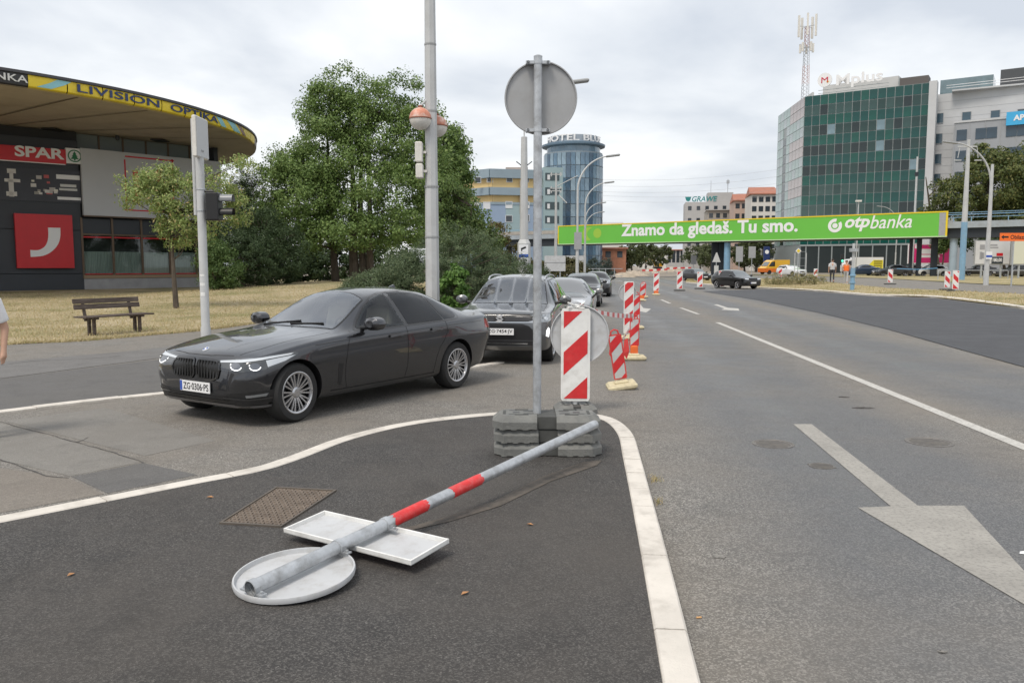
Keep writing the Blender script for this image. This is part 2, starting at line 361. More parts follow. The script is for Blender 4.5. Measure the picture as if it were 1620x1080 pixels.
# footpath and patched strips on the far side of the slip lane
edge = pxpoly([(-700, 612), (-300, 573), (0, 546), (120, 540), (230, 531), (310, 524), (400, 512), (470, 499)])
sheet('road', [(-48, -30), (95, -30), (95, 128), (14+AX*128, 128), (14+AX*420, 420), (-6+AX*420, 420), (-4+AX*60, 60), (.6, 42), (-1.6, 33.4), (-3.8, 31.6)]+[(p_[0], p_[1]+.6) for p_ in edge[::-1] if p_[0] > -47], 0., A_road)
sheet('lawn', edge+[(-4.2, 31), (-2.2, 33), (0, 42), (3.2, 80), (-70, 95), (-75, 17)], .012, M_lawn)
sheet('footpath', pxpoly([(-700, 640), (0, 573), (200, 556), (420, 533), (470, 524), (520, 530), (430, 550), (250, 567), (0, 599), (-700, 690)]), .006, A_path)
sheet('patched_lane', pxpoly([(-500, 662), (0, 600), (250, 569), (430, 552), (520, 540), (620, 545), (560, 585), (258, 621), (0, 651), (-500, 712)]), .007, A_dark)
for pl, m in (([(8, 666), (166, 645), (342, 697), (228, 721)], A_slab), ([(-120, 682), (-3, 669), (130, 703), (223, 731), (111, 753), (0, 727), (-120, 705)], A_slab), ([(113, 754), (226, 732), (312, 751), (170, 780)], A_dark), ([(-100, 792), (0, 740), (108, 756), (165, 781), (0, 811), (-100, 828)], A_brown)):
    sheet('asphalt_patch', pxpoly(pl), .002, m)
def ribbon(name, px, w, dz, m, jag=0., kind='structure'):
    P = [Vector(gnd(x, y)[:2]) for x, y in px]; P = resample(smooth_path(P, 5), .12) if jag else P
    a, b = [], []
    for i, p in enumerate(P):
        d = (P[min(i+1, len(P)-1)]-P[max(i-1, 0)]).normalized(); n = Vector((-d.y, d.x)); j = n*random.uniform(-jag, jag); k = w*(random.uniform(.3, 1.3) if jag else 1)/2
        a.append(p+n*k+j); b.append(p-n*k+j)
    return sheet(name, a+b[::-1], dz, m, step=50)
for px in ([(0, 667), (60, 683), (130, 702), (180, 716), (235, 735)], [(0, 726), (72, 752), (120, 757)], [(120, 700), (135, 694), (141, 689)]):
    ribbon('crack', px, .014, .0045, M_crack, jag=.012)
ribbon('crack', [(0, 578), (60, 571), (140, 568), (200, 562)], .02, .0085, M_crack, jag=.03)
# the raised traffic island with its kerb stones
IZ = .085
kpx = [(-420, 893), (-200, 853), (0, 815), (150, 786), (300, 757), (400, 738), (460, 719), (540, 690), (640, 667), (750, 654), (840, 649), (925, 652), (972, 661), (1000, 683), (1014, 724), (1050, 852), (1110, 1080), (1160, 1270)]
kp = [Vector(gnd(x, y, IZ)[:2]) for x, y in kpx]; KW = .155
kp += [kp[-1]+(kp[-1]-kp[-2]).normalized()*4]
path = smooth_path(kp, 12)
stones = resample(path, .05)
def offs(P, w):
    out = []
    for i, p in enumerate(P):
        d = (P[min(i+3, len(P)-1)]-P[max(i-3, 0)]).normalized(); out.append(p+Vector((d.y, -d.x))*w)
    return out
inner = offs(stones, KW)
isl = sheet('traffic_island', [p for p in inner[::4]]+[(2.2, -4.5), (-9, -4.5), (-9, 4)], IZ-.006, A_isl, step=50)
kroot = tag(link('island_kerb', None), kind='structure')
def stone(i0, i1, P, Q, zt, parent, c=.012):
    n = 3; idx = [i0+(i1-i0)*k/n for k in range(n+1)]; vs = []
    def lp(A, t):
        j = min(int(t), len(A)-2); return A[j]+(A[j+1]-A[j])*(t-j)
    for k, t in enumerate(idx):
        p, q = lp(P, t), lp(Q, t); e = (q-p).normalized()*c
        vs += [(p.x, p.y, -.05), (p.x, p.y, zt-c), (p.x+e.x, p.y+e.y, zt), (q.x-e.x, q.y-e.y, zt), (q.x, q.y, zt-c), (q.x, q.y, -.05)]
    fs = [(0, 1, 2, 3, 4, 5), tuple(6*n+j for j in (5, 4, 3, 2, 1, 0))]
    for k in range(n):
        for j in range(5): fs.append((6*k+j, 6*k+6+j, 6*k+7+j, 6*k+1+j))
    return MB().add(vs, fs).build('kerb_stone', M_conc, parent)
i = 0
while i < len(stones)-3:
    p = stones[i]; curved = p.y > 5.5 and p.x > -.8
    ln = 9 if curved else 19; j = min(i+ln, len(stones)-1)
    s_ = stone(i+.09, j-.09, stones, inner, IZ+random.uniform(-.003, .004), kroot); i = j
# low kerb between slip lane and patched lane
k2 = [Vector(gnd(x, y)[:2]) for x, y in [(-500, 716), (-200, 680), (0, 655), (130, 639), (258, 625), (400, 611), (560, 597), (700, 587), (750, 582.5), (800, 574)]]
st2 = resample(smooth_path(k2, 12), .05); in2 = offs(st2, -.17); kr2 = tag(link('slip_lane_kerb', None), kind='structure')
i = 0
while i < len(st2)-3:
    j = min(i+20, len(st2)-1); stone(i+.09, j-.09, st2, in2, .028+random.uniform(-.004, .004), kr2, .006); i = j
# far median with its kerb
mk = [(1085, 447.5), (1150, 453), (1215, 456.5), (1290, 460.5), (1375, 467.5), (1475, 471), (1620, 489), (2100, 558)]
mb = [(2100, 520), (1620, 467), (1520, 462), (1405, 457), (1354, 452), (1298, 446), (1200, 441), (1085, 441)]
sheet('median_strip', pxpoly(mk)+pxpoly(mb), .05, M_median)
st3 = resample(smooth_path([Vector(gnd(x, y)[:2]) for x, y in mk], 10), .5); in3 = offs(st3, -.18); kr3 = tag(link('median_kerb', None), kind='structure')
for i in range(0, len(st3)-4, 3):
    s_ = stone(i+.03, i+2.97, st3, in3, .09, kr3, .02)
    for v in s_.data.vertices: v.co.z += terr(v.co.x, v.co.y)
sheet('far_verge', pxpoly([(2100, 492), (1620, 452), (1540, 449), (1440, 443), (1380, 440), (1290, 437)])+[(30, 118), (95, 118), (95, 60)], .04, M_median)
sheet('construction_ground', [(AX*122-3.5, 122), (AX*130+2, 128), (AX*122+8, 124), (AX*128+13.5, 127), (AX*250+14, 250), (AX*250-6, 250)], .012, mat('dug earth', (.36, .29, .21), .95, var=.2, vscale=.5, bump=.8, bscale=4, dirt=(.2, .17, .14), dscale=.3), step=6)
# painted markings
def line_px(p0, p1, w, name='lane_line', m=None):
    ribbon(name, [p0, p1], w, .004, m or M_mark)
line_px((1135, 510), (1760, 764), .15); line_px((1077, 487), (1105, 497), .14); line_px((1046, 474), (1060, 480), .14)
line_px((1012, 461), (1020, 464), .14)
def pxmark(name, pl, m=M_mark): sheet(name, pxpoly(pl), .004, m, step=50)
pxmark('lane_arrow', [(1255, 671), (1284, 671), (1452, 800), (1525, 800), (1620, 903), (1728, 1019), (1620, 956), (1357, 803), (1409, 801)], M_mark_old)
pxmark('lane_arrow', [(1129, 482), (1135, 481.5), (1152, 487), (1168, 488), (1170, 491.5), (1141, 490), (1146, 488)])
pxmark('lane_arrow', [(1008, 480), (1012, 480), (1018, 487.5), (1030, 488.5), (1022, 494.5), (1003, 490), (1011, 488)])
# covers and stains on the road
def cover(px, py, r, label, dz=.005):
    p = gnd(px, py); m = MB(); m.lathe([(r*1.12, -.02), (r*1.12, dz), (r*1.02, dz+.001), (r, dz-.004), (r*.05, dz-.004)], n=28)
    for k in range(-3, 4): m.box((0, k*r*.24, dz-.002), (2*sqrt(max(.01, r*r*.8-(k*r*.24)**2)), r*.09, .004))
    o = m.build('manhole_cover', mat('worn iron cover', (.17, .16, .148), .6, .3, var=.2, vscale=12, dirt=(.2, .18, .15), dscale=6, damt=.6)); o.location = p; return tag(o, label, 'manhole cover')
cover(1223, 702, .18, 'round iron manhole cover in the road beside the arrow stem')
cover(1300, 737, .095, 'small iron valve cover in the road between manhole and arrow stem')
cover(1470, 699, .2, 'worn round manhole cover between the large arrow and the solid lane line')
def blotch(name, px, py, w, d, m):
    p = gnd(px, py); n = 40; ph = [random.uniform(0, 6) for _ in range(4)]
    sheet(name, [(p.x+w*(.7+.18*sin(3*a+ph[0])+.12*sin(7*a+ph[1])+random.uniform(-.09, .09))*cos(a), p.y+d*(.7+.2*sin(2*a+ph[2])+.12*sin(5*a+ph[3])+random.uniform(-.09, .09))*sin(a)) for a in [k*2*pi/n for k in range(n)]], .004, m, step=50)
blotch('road_stain', 1365, 645, .16, .10, A_isl); blotch('road_stain', 1335, 628, .09, .06, A_isl); blotch('pale_stain', 1137, 880, .055, .05, A_slab); blotch('pale_stain', 1490, 1031, .03, .02, A_slab)
# brownish strip on the island below the fallen pole and a pale seam
def islpoly(name, pl, m, dz):
    pts = [gnd(x, y, IZ)[:2] for x, y in pl]; return sheet(name, pts, dz, m, step=50)
islpoly('brown_trace', [(952, 727), (925, 729), (860, 752), (780, 792), (700, 818), (640, 834), (648, 838), (710, 824), (792, 799), (872, 760), (945, 735)], mat('brown trace on asphalt', (.105, .09, .075), .9, var=.25, vscale=8, bump=.6, bscale=90, dirt=(.05, .046, .042), dscale=11, damt=.8), IZ-.002)
# chequered iron plate let into the island
pc = [gnd(x, y, IZ) for x, y in ((347, 827), (437, 770), (533, 775), (445, 833))]
pt = thing('access_cover', 'rusty rectangular chequered iron access cover let into the dark island asphalt', 'manhole cover', (0, 0, 0))
M_plt = mat('rusty chequer plate', (.17, .135, .105), .65, .25, var=.2, vscale=9, dirt=(.10, .075, .055), dscale=6, damt=.7)
def bil(u, v, z): q = (pc[0]*(1-u)+pc[1]*u)*(1-v)+(pc[3]*(1-u)+pc[2]*u)*v; return (q.x, q.y, z)
m = MB(); z0 = IZ-.006; m.add([bil(0, 0, z0+.004), bil(1, 0, z0+.004), bil(1, 1, z0+.004), bil(0, 1, z0+.004)], [(0, 1, 2, 3)]); m.build('plate', M_plt, pt)
m = MB()
for k in range(1, 19):
    for r in range(1, 15):
        u, v = k/19, r/15; a = .019 if (k+r) % 2 else .006; b = .006 if (k+r) % 2 else .019
        m.add([bil(u-a, v-b, z0+.004), bil(u+a, v-b, z0+.004), bil(u+a, v+b, z0+.004), bil(u-a, v+b, z0+.004), bil(u-a*.6, v-b*.6, z0+.011), bil(u+a*.6, v-b*.6, z0+.011), bil(u+a*.6, v+b*.6, z0+.011), bil(u-a*.6, v+b*.6, z0+.011)], [(4, 5, 6, 7), (0, 1, 5, 4), (1, 2, 6, 5), (2, 3, 7, 6), (3, 0, 4, 7)])
tag(m.build('tread_studs', M_plt, pt), kind='stuff')
m = MB(); e_ = .03
for (a, b, c, d) in (((0, 0), (1, 0), (1, e_), (0, e_)), ((0, 1-e_), (1, 1-e_), (1, 1), (0, 1)), ((0, e_), (e_*.8, e_), (e_*.8, 1-e_), (0, 1-e_)), ((1-e_*.8, e_), (1, e_), (1, 1-e_), (1-e_*.8, 1-e_))):
    vs = [bil(*q, z0-.02) for q in (a, b, c, d)]+[bil(*q, z0+.012) for q in (a, b, c, d)]
    m.add(vs, [(4, 5, 6, 7), (0, 1, 5, 4), (1, 2, 6, 5), (2, 3, 7, 6), (3, 0, 4, 7)])
m.build('frame', mat('iron frame', (.14, .12, .1), .6, .4, var=.2, vscale=8), pt)
# ---------------------------------------------------------------- the overturned sign and the standing ones
def clip(poly, a, b, c):                              # keep a*x+b*y<=c
    out = []
    for i, p in enumerate(poly):
        q = poly[(i+1) % len(poly)]; dp = a*p[0]+b*p[1]-c; dq = a*q[0]+b*q[1]-c
        if dp <= 0: out.append(p)
        if dp*dq < 0: t = dp/(dp-dq); out.append((p[0]+(q[0]-p[0])*t, p[1]+(q[1]-p[1])*t))
    return out
def base_plate(label, loc, rz, w=.96, d=.42, h=.118, group=None):
    t = thing('sign_base_plate', label, 'sign base', loc, rz, group); m = MB(); c = .045; mid = .085
    for s in (-1, 1):                                  # two halves with chamfered ends, joined by a darker middle
        mid = .085*w/.96; x0, x1 = s*mid, s*w/2
        poly = [(x0, -d/2), (x1-s*.09, -d/2), (x1, -d/2+.1), (x1, d/2-.1), (x1-s*.09, d/2), (x0, d/2)]
        top = [(x0, -d/2+c), (x1-s*.12, -d/2+c), (x1-s*.06, -d/2+.12), (x1-s*.06, d/2-.12), (x1-s*.12, d/2-c), (x0, d/2-c)]
        n = 6; vs = [(*p, 0.005) for p in poly]+[(*p, h*.55) for p in poly]+[(*p, h) for p in top]
        fs = [tuple(range(n)), tuple(range(2*n, 3*n))]
        for r in (0, 1):
            for k in range(n): fs.append((r*n+k, r*n+(k+1) % n, (r+1)*n+(k+1) % n, (r+1)*n+k))
        m.add(vs, fs)
        for k in (-1, 0, 1): m.box((s*(w*.3+k*.1), -d/2+.02, .003), (.05, .05, .006)); m.box((s*(w*.3+k*.1), d/2-.02, .003), (.05, .05, .006))
    m.build('block', M_recyc, t)
    m = MB(); m.box((0, 0, h*.5-.004), (mid*2+.002, d-.07, h-.01)); m.build('middle_insert', M_recyc_d, t)
    m = MB()
    for s in (-1, 1):
        for (x, y, a, b) in ((.16, .06, .09, .03), (.16, -.06, .09, .03), (.27, .0, .06, .05), (.30, .10, .07, .018), (.30, -.09, .07, .018)):
            m.box((s*x*w/.96, y, h-.001), (a*w/.96, b, .005))
    m.build('socket_holes', M_black, t)
    m = MB()
    for s in (-1, 1): m.box((s*(w/2-.105), 0, h+.0005), (.026, d*.42, .004)); m.box((s*.22*w/.96, d*.5-.09, h+.003), (.12*w/.96, .02, .006)); m.box((s*.22*w/.96, -d*.5+.09, h+.003), (.12*w/.96, .02, .006))
    m.build('grip_slot', M_recyc_d, t); return t
bp = gnd(866, 722, IZ); BY = bp.y+.21; BX = at(866, 700, BY).x
for k, (dx, dy, rz, lab) in enumerate(((0, 0, .0, 'grey recycled plastic sign base plate lying on the asphalt, lowest of the stack of three'), (-.004, .01, .012, 'grey recycled plastic sign base plate in the middle of the stack of three'), (-.012, .0, -.01, 'grey recycled plastic sign base plate on top of the stack, holding the tall round sign'))):
    base_plate(lab, (BX+dx, BY+dy, IZ+.118*k), rz)
STK = IZ+.118*3
def disc(m, c, r, Nn, up=Vector((0, 0, 1)), th=.02, lip=.022):   # sign plate with a folded rim, its back towards Nn
    Nn = Vector(Nn).normalized(); U = Vector(up).cross(Nn).normalized(); V = Nn.cross(U); R = Matrix((U, V, Nn)).transposed()
    q = MB(); q.lathe([(0.001, .0), (r-.012, .0), (r-.008, lip), (r, lip), (r+.004, lip*.5), (r, -.004), (0.001, -.004)], n=56); q.xf(Matrix.Translation(Vector(c)) @ R.to_4x4()); m.add(q.v, q.f); return m
# tall round sign, seen from behind
pp = at(849.5, 655, BY); sx = pp.x
t = thing('round_sign_post', 'tall galvanised post with round grey sign seen from behind, standing in the stacked plates', 'road sign', (sx, BY, IZ+.02))
top = at(849.5, 91, BY).z-IZ-.02; dc = at(856, 153.5, BY); R_ = 56/FPX*BY
m = MB(); m.tube([(0, 0, 0), (0, 0, top)], .037, 20); m.build('post', M_galv, t, smooth=True)
m = MB(); m.lathe([(.038, 0), (.038, .01), (.02, .02), (.001, .022)], (0, 0, top), n=16); m.build('post_cap', M_galv, t, smooth=True)
m = MB(); disc(m, (dc.x-sx, .062, dc.z-IZ-.02), R_, (0, -1, 0)); m.build('sign_plate', M_alu, t, smooth=True)
m = MB(); disc(m, (dc.x-sx, .071, dc.z-IZ-.02), R_-.004, (0, 1, 0), lip=.004); f_ = m.build('sign_face', mat('blue sign face', (.03, .11, .42), .4), t, smooth=True)
for dz in (-R_+.03, R_-.025):
    m = MB(); m.box((0, .02, dc.z-IZ-.02+dz), (.21, .075, .026)); m.lathe([(.041, -.015), (.041, .015)], (0, 0, dc.z-IZ-.02+dz), n=16)
    for s in (-1, 1): m.lathe([(.011, -.03), (.011, -.02), (.001, -.032)], (s*.085, 0, dc.z-IZ-.02+dz), 'y', n=8)
    m.build('clamp', M_galv, t)
# the overturned sign: frame with x along the pole
n0 = gnd(402, 928, IZ+.062); n1 = at(941, 671, BY-.27)
d = (n1-n0); ln = d.length; d.normalize(); lat_ = Vector((0, 0, 1)).cross(d).normalized(); up_ = d.cross(lat_)
fs_ = thing('fallen_sign', 'overturned sign lying on the island, red banded grey pole with round and rectangular plates', 'road sign', n0)
fs_.rotation_euler = Matrix((d, lat_, up_)).transposed().to_euler()
MI = Matrix((d, lat_, up_))
def loc_on(px, py, h):                                 # picture point to the sign's own plane at height h above its axis
    r = ray(px, py); o = Vector((0, 0, CAMH)); t_ = ((n0+up_*h-o).dot(up_))/r.dot(up_); return MI @ (o+r*t_-n0)
PR = .038
m = MB(); m.tube([(-.0, 0, 0), (ln, 0, 0)], PR, 24, caps=False); m.tube([(0, 0, 0), (ln, 0, 0)], PR-.005, 24, caps=False)
for x in (0, ln): m.lathe([(PR-.005, x), (PR, x)], axis='x', n=24)
m.build('pole', M_galv, fs_, smooth=True)
def along(px, py): q = loc_on(px, py, PR*.6); return q.x
for (a, b) in (((617, 818), (668, 793)), ((711, 775), (757, 753))):
    xa, xb = along(*a), along(*b); m = MB(); q = []
    for k in range(25):
        an = 2*pi*k/24; q.append((xa+random.uniform(-.012, .012), xb+random.uniform(-.012, .012), an))
    q[-1] = (q[0][0], q[0][1], 2*pi)
    m.add([v for (x0, x1, an) in q for v in ((x0, (PR+.0012)*cos(an), (PR+.0012)*sin(an)), (x1, (PR+.0012)*cos(an), (PR+.0012)*sin(an)))], [(2*k, 2*k+1, 2*k+3, 2*k+2) for k in range(24)])
    m.build('red_band', mat('scuffed red tape', (.62, .03, .03), .45, var=.1, vscale=10, dirt=(.5, .40, .38), dscale=22, damt=.2), fs_, smooth=True)
h_p = -PR-.016
c0 = (loc_on(378, 905, h_p)+loc_on(572, 900, h_p))/2; rr = (loc_on(572, 900, h_p)-loc_on(378, 905, h_p)).length/2
m = MB(); disc(m, (.27, (c0.y)*.4, h_p), .315, (0, 0, 1), up=Vector((1, 0, 0)), lip=.026); o_ = m.build('round_plate', M_alu_l, fs_, smooth=True)
m = MB(); m.lathe([(.001, -.007), (.309, -.007), (.309, -.0045)], (.27, c0.y*.4, h_p), n=48); m.build('round_face', mat('blue sign face', (.03, .11, .42), .4), fs_)
m = MB(); m.box((.2, .10, h_p+.002), (.06, .07, .002)); m.build('maker_sticker', mat('sticker', (.6, .6, .56), .6, var=.2, vscale=60), fs_)
cr_ = [loc_on(x, y, h_p+.01) for x, y in ((457, 834), (520, 809), (704, 857), (643, 897))]
print('RECT', [tuple(round(q, 2) for q in p) for p in cr_], 'disc', c0, rr, 'len', ln)
cc = sum(cr_, Vector())/4; ex = ((cr_[1]-cr_[0])+(cr_[2]-cr_[3]))/2; ey = ((cr_[0]-cr_[3])+(cr_[1]-cr_[2]))/2
wx, wy = ex.length, ey.length; ex.normalize(); ey = ey-ex*ey.dot(ex); ey.normalize()
Mr = Matrix((ex, ey, ex.cross(ey))).transposed()
m = MB(); m.box((cc.x, cc.y, h_p), (wx, wy, .004), M=Mr); m.build('rectangular_plate', M_alu_l, fs_)
m = MB(); m.box((cc.x, cc.y, h_p-.0045), (wx-.02, wy-.02, .003), M=Mr); m.build('rectangular_face', M_red, fs_)
for s in (-1, 1):
    for (v, w_, u_) in ((ex, .016, ey), (ey, .016, ex)):
        half = (wx if v is ex else wy)/2; L2 = (wy if v is ex else wx)
        p = Vector((cc.x, cc.y, h_p+.012))+v*s*(half-.006)
        m = MB(); Mx = Matrix((v, u_, Vector((0, 0, 1)))).transposed(); m.box(p, (.012, L2-(.026 if v is ey else 0), .026), M=Mx); m.build('plate_rim', M_white, fs_)
for (px, py) in ((622, 826), (549, 862), (408, 925)):
    x = along(px, py); m = MB(); m.lathe([(PR+.001, x-.02), (PR+.006, x-.018), (PR+.006, x+.018), (PR+.001, x+.02)], axis='x', n=24)
    for s in (-1, 1): m.box((x, s*(PR+.022), -PR*.55), (.034, .05, .008)); m.box((x, s*(PR+.004), -PR*.2), (.034, .006, .04)); m.lathe([(.009, -PR*.55), (.009, -PR*.55+.016), (.001, -PR*.55+.018)], (x, s*(PR+.028), 0), 'z', n=6)
    m.build('clamp', M_galv, fs_, smooth=True)
# striped delineator panels
def striped_panel(t, w, h, z0, y, phase=0., frame=None, flip=False):
    fr = frame or M_white; m = MB(); c = .035 if w > .2 else .02
    out = [(-w/2+c*.5, 0), (w/2-c*.5, 0), (w/2, c), (w/2, h-c), (w/2-c*.5, h), (-w/2+c*.5, h), (-w/2, h-c), (-w/2, c)]
    m.prism(out, (0, y+.012, z0), (1, 0, 0), (0, 0, 1), (0, .022, 0)); m.build('panel', fr, t)
    b = w*.09; iw = w-2*b; m = MB(); m.prism([(-iw/2, b), (iw/2, b), (iw/2, h-b), (-iw/2, h-b)], (0, y+.0085, z0), (1, 0, 0), (0, 0, 1), (0, .0025, 0)); m.build('white_film', M_white if frame is None else mat('grey white film', (.52, .53, .52), .45, var=.08, vscale=7), t)
    v = -3*iw+phase*iw
    while v < h+2*iw:
        poly = [(-iw/2, b), (iw/2, b), (iw/2, h-b), (-iw/2, h-b)]; k = -.93 if not flip else .93
        poly = clip(poly, k, 1, v+.97*iw)
        poly = clip(poly, -k, -1, -v) if poly else poly
        if len(poly) > 2:
            m = MB(); m.prism(poly, (0, y+.006, z0), (1, 0, 0), (0, 0, 1), (0, .002, 0)); m.build('red_stripe', M_red, t)
        v += 1.97*iw
# the large one with a round sign behind it
cb = gnd(907, 652); py_ = cb.y
t = thing('delineator_panel', 'large red and white striped panel with a grey round sign mounted behind it', 'delineator', (cb.x+.02, py_, 0), radians(-3))
s_ = FPX/py_; hh = 147/s_; z0 = at(907, 633, py_).z
striped_panel(t, 46/s_, hh, z0, -.06, phase=.62)
m = MB(); m.tube([(0, 0, .06), (0, 0, z0+hh+.03)], .028, 14); m.build('post', M_white, t, smooth=True)
dcen = at(917, 529, py_); m = MB(); disc(m, (dcen.x-cb.x-.02, -.035+.05, dcen.z), 46/s_, (0, -1, 0)); m.build('round_plate', M_alu_l, t, smooth=True)
m = MB(); disc(m, (dcen.x-cb.x-.02, .024, dcen.z), 45.5/s_, (0, 1, 0), lip=.004); m.build('round_face', mat('blue sign face', (.03, .11, .42), .4), t, smooth=True)
m = MB()
for z in (z0+.12, z0+hh-.12): m.box((0, -.01, z), (.1, .06, .03))
m.build('bracket', M_galv, t)
base_plate('grey recycled plastic sign base plate on the road under the large striped panel', (cb.x+.02, py_, 0), .05, w=.50, d=.46, h=.11)
def delineator(px, py, hpx, wpx, label, base='yellow', tilt=0., lean=0., phase=.3, frame=None, Y=None, group=None, rz=0., disc_px=None, sleeve=False, flip=False):
    p = gnd(px, py) if Y is None else gx(px, Y); s = FPX/p.y
    t = thing('delineator_panel', label, 'delineator', p, rz, group); t.rotation_euler = (lean, tilt, rz)
    h = hpx/s; w = wpx/s
    if base == 'yellow':
        m = MB(); m.bbox((0, 0, .045), (.42 if h > .5 else .36, .36, .09), .03); m.bbox((0, 0, .10), (.2, .16, .05), .02); m.build('foot_block', M_yel, t)
    else:
        m = MB(); m.bbox((0, 0, .04), (.75, .34, .08), .025); m.build('foot_block', M_recyc_d, t)
    z0 = .14 if not sleeve else .26
    if sleeve: m = MB(); m.bbox((0, 0, .19), (w*.8, .07, .16), .02); m.build('sleeve', M_org, t)
    striped_panel(t, w, h-z0, z0, -.02, phase=phase, frame=frame, flip=flip)
    m = MB(); m.tube([(0, .02, .05), (0, .02, h-.05)], .02, 8); m.build('post', M_galv if not sleeve else M_org, t)
    if frame: m = MB(); m.tube([(-w*.3, 0, h), (-w*.25, 0, h+.05), (0, 0, h+.07), (w*.25, 0, h+.05), (w*.3, 0, h)], .012, 8); m.build('handle', frame, t)
    if disc_px:
        q = at(disc_px[0], disc_px[1], p.y); m = MB(); disc(m, (q.x-p.x, .05, q.z-p.z), disc_px[2]/s, (0, -1, 0)); m.build('round_plate', M_alu_l, t, smooth=True)
        m = MB(); disc(m, (q.x-p.x, .06, q.z-p.z), disc_px[2]/s-.004, (0, 1, 0), lip=.004); m.build('round_face', mat('blue sign face', (.03, .11, .42), .4), t, smooth=True)
    return t
FR = mat('red plastic frame', (.62, .05, .045), .5, var=.1, vscale=9)
delineator(984, 614, 88, 21, 'small red framed striped panel leaning on a dirty yellow foot, tape tied round it', tilt=radians(-9), lean=radians(4), frame=FR, phase=.1)
delineator(1003, 569, 66, 15, 'red framed striped panel with orange sleeve on a yellow foot', frame=FR, sleeve=True, phase=.6)
delineator(994, 537, 92, 16, 'white framed striped panel with a round sign behind, next along the taped row', disc_px=(993, 463, 14), phase=.5)
delineator(1006, 520, 54, 12, 'red framed striped panel half hidden behind the taped round sign', frame=FR, phase=.2)
delineator(1015, 476, 28, 9, 'short striped panel with orange sleeve and tape end, beyond the taped row', frame=FR, sleeve=True, tilt=.1)
delineator(1019, 471, 24, 7, 'pale leaning striped panel beside the short orange sleeved one', tilt=-.08)
delineator(1038, 467, 35, 9, 'striped panel with orange sleeve standing alone in the road before the bridge', sleeve=True, frame=None)
for px, py, h in ((1075, 460, 31), (1107, 457, 27), (1141, 456, 28)):
    delineator(px, py, h, 9, 'striped panel on a dark foot in the row leading to the parked dark car', base='dark', group='striped panels before the parked car', phase=.4)
delineator(1408, 450, 24, 8, 'striped panel on the road behind the median, alone before the dark bridge legs', base='dark', flip=True)
delineator(1498, 459, 30, 9, 'striped panel standing behind its twin on the median grass by the bridge legs', base='dark', flip=True)
delineator(1511, 462, 34, 10, 'striped panel with turquoise foot on the median grass, in front of its twin', base='dark', flip=True, phase=.7)
delineator(1234, 440, 17, 6, 'small striped panel beside the parked white car', base='dark'); delineator(1290, 441, 16, 6, 'small striped panel between the white car and the two walking men', base='dark')
# barrier tape
M_tape = mat('red and white tape', (.72, .62, .60), .5)
tn = M_tape.node_tree; wv = tn.nodes.new('ShaderNodeTexWave'); wv.inputs['Scale'].default_value = 2.2; tcc = tn.nodes.new('ShaderNodeTexCoord'); rp = tn.nodes.new('ShaderNodeValToRGB'); rp.color_ramp.interpolation = 'CONSTANT'
rp.color_ramp.elements[0].color = (.62, .12, .12, 1); rp.color_ramp.elements[1].position = .42; rp.color_ramp.elements[1].color = (.75, .73, .71, 1)
tn.links.new(tcc.outputs['Object'], wv.inputs[0]); tn.links.new(wv.outputs[0], rp.inputs[0]); tn.links.new(rp.outputs[0], tn.nodes['Principled BSDF'].inputs['Base Color'])
def tape(a, b, sag, w, label, twist=2.):
    m = MB(); vs = []; n = 40
    for k in range(n+1):
        t_ = k/n; p = a.lerp(b, t_); p.z -= sag*4*t_*(1-t_); an = pi/2+twist*sin(t_*5)*.5*min(1, 4*t_, 4*(1-t_)); q = Vector((0.25*cos(an), .9*cos(an), sin(an)))*w/2; vs += [p-q, p+q]
    m.add(vs, [(2*k, 2*k+1, 2*k+3, 2*k+2) for k in range(n)]); return tag(m.build('barrier_tape', M_tape, smooth=True), label, 'tape')
ta = at(911, 482, py_); tb = at(1003, 499, gnd(1003, 569).y)
tape(ta, tb, .05, .075, 'red and white barrier tape strung from the large striped panel to the sleeved one', 1.4)
tape(tb, at(985, 536, gnd(984, 614).y), .06, .06, 'red and white tape end between the sleeved panel and the leaning one', 3.)
m = MB()
q = at(911, 484, py_)
for k in range(9): a = k*2.4; m.tube([q+Vector((.05*cos(a), -.03, .02*sin(a))), q+Vector((.10*cos(a*1.3), -.05+.02*sin(a), .045*sin(a*1.7)))], .009, 5)
tag(m.build('tape_knot', M_white), 'crumpled pale tape knot tied on top of the large striped panel', 'tape')
for (px, py) in ((968, 538), (990, 537)):
    q = at(px, py, gnd(984, 614).y-.03); m = MB(); m.add([q+Vector((-.02, 0, 0)), q+Vector((.03, 0, .02)), q+Vector((.05, -.02, -.16)), q+Vector((-.04, -.01, -.2)), q+Vector((.02, .0, -.28))], [(0, 1, 2, 3), (3, 2, 4)])
    tag(m.build('tape_tail', FR), 'loose red tape tail hanging from the leaning small panel', 'tape', 'tape tails on the leaning panel')
# ---------------------------------------------------------------- poles
def octpole(m, z0, z1, r0, r1, n=8): m.lathe([(r0, z0), (r1, z1), (r1*.2, z1+.02)], n=n); return m
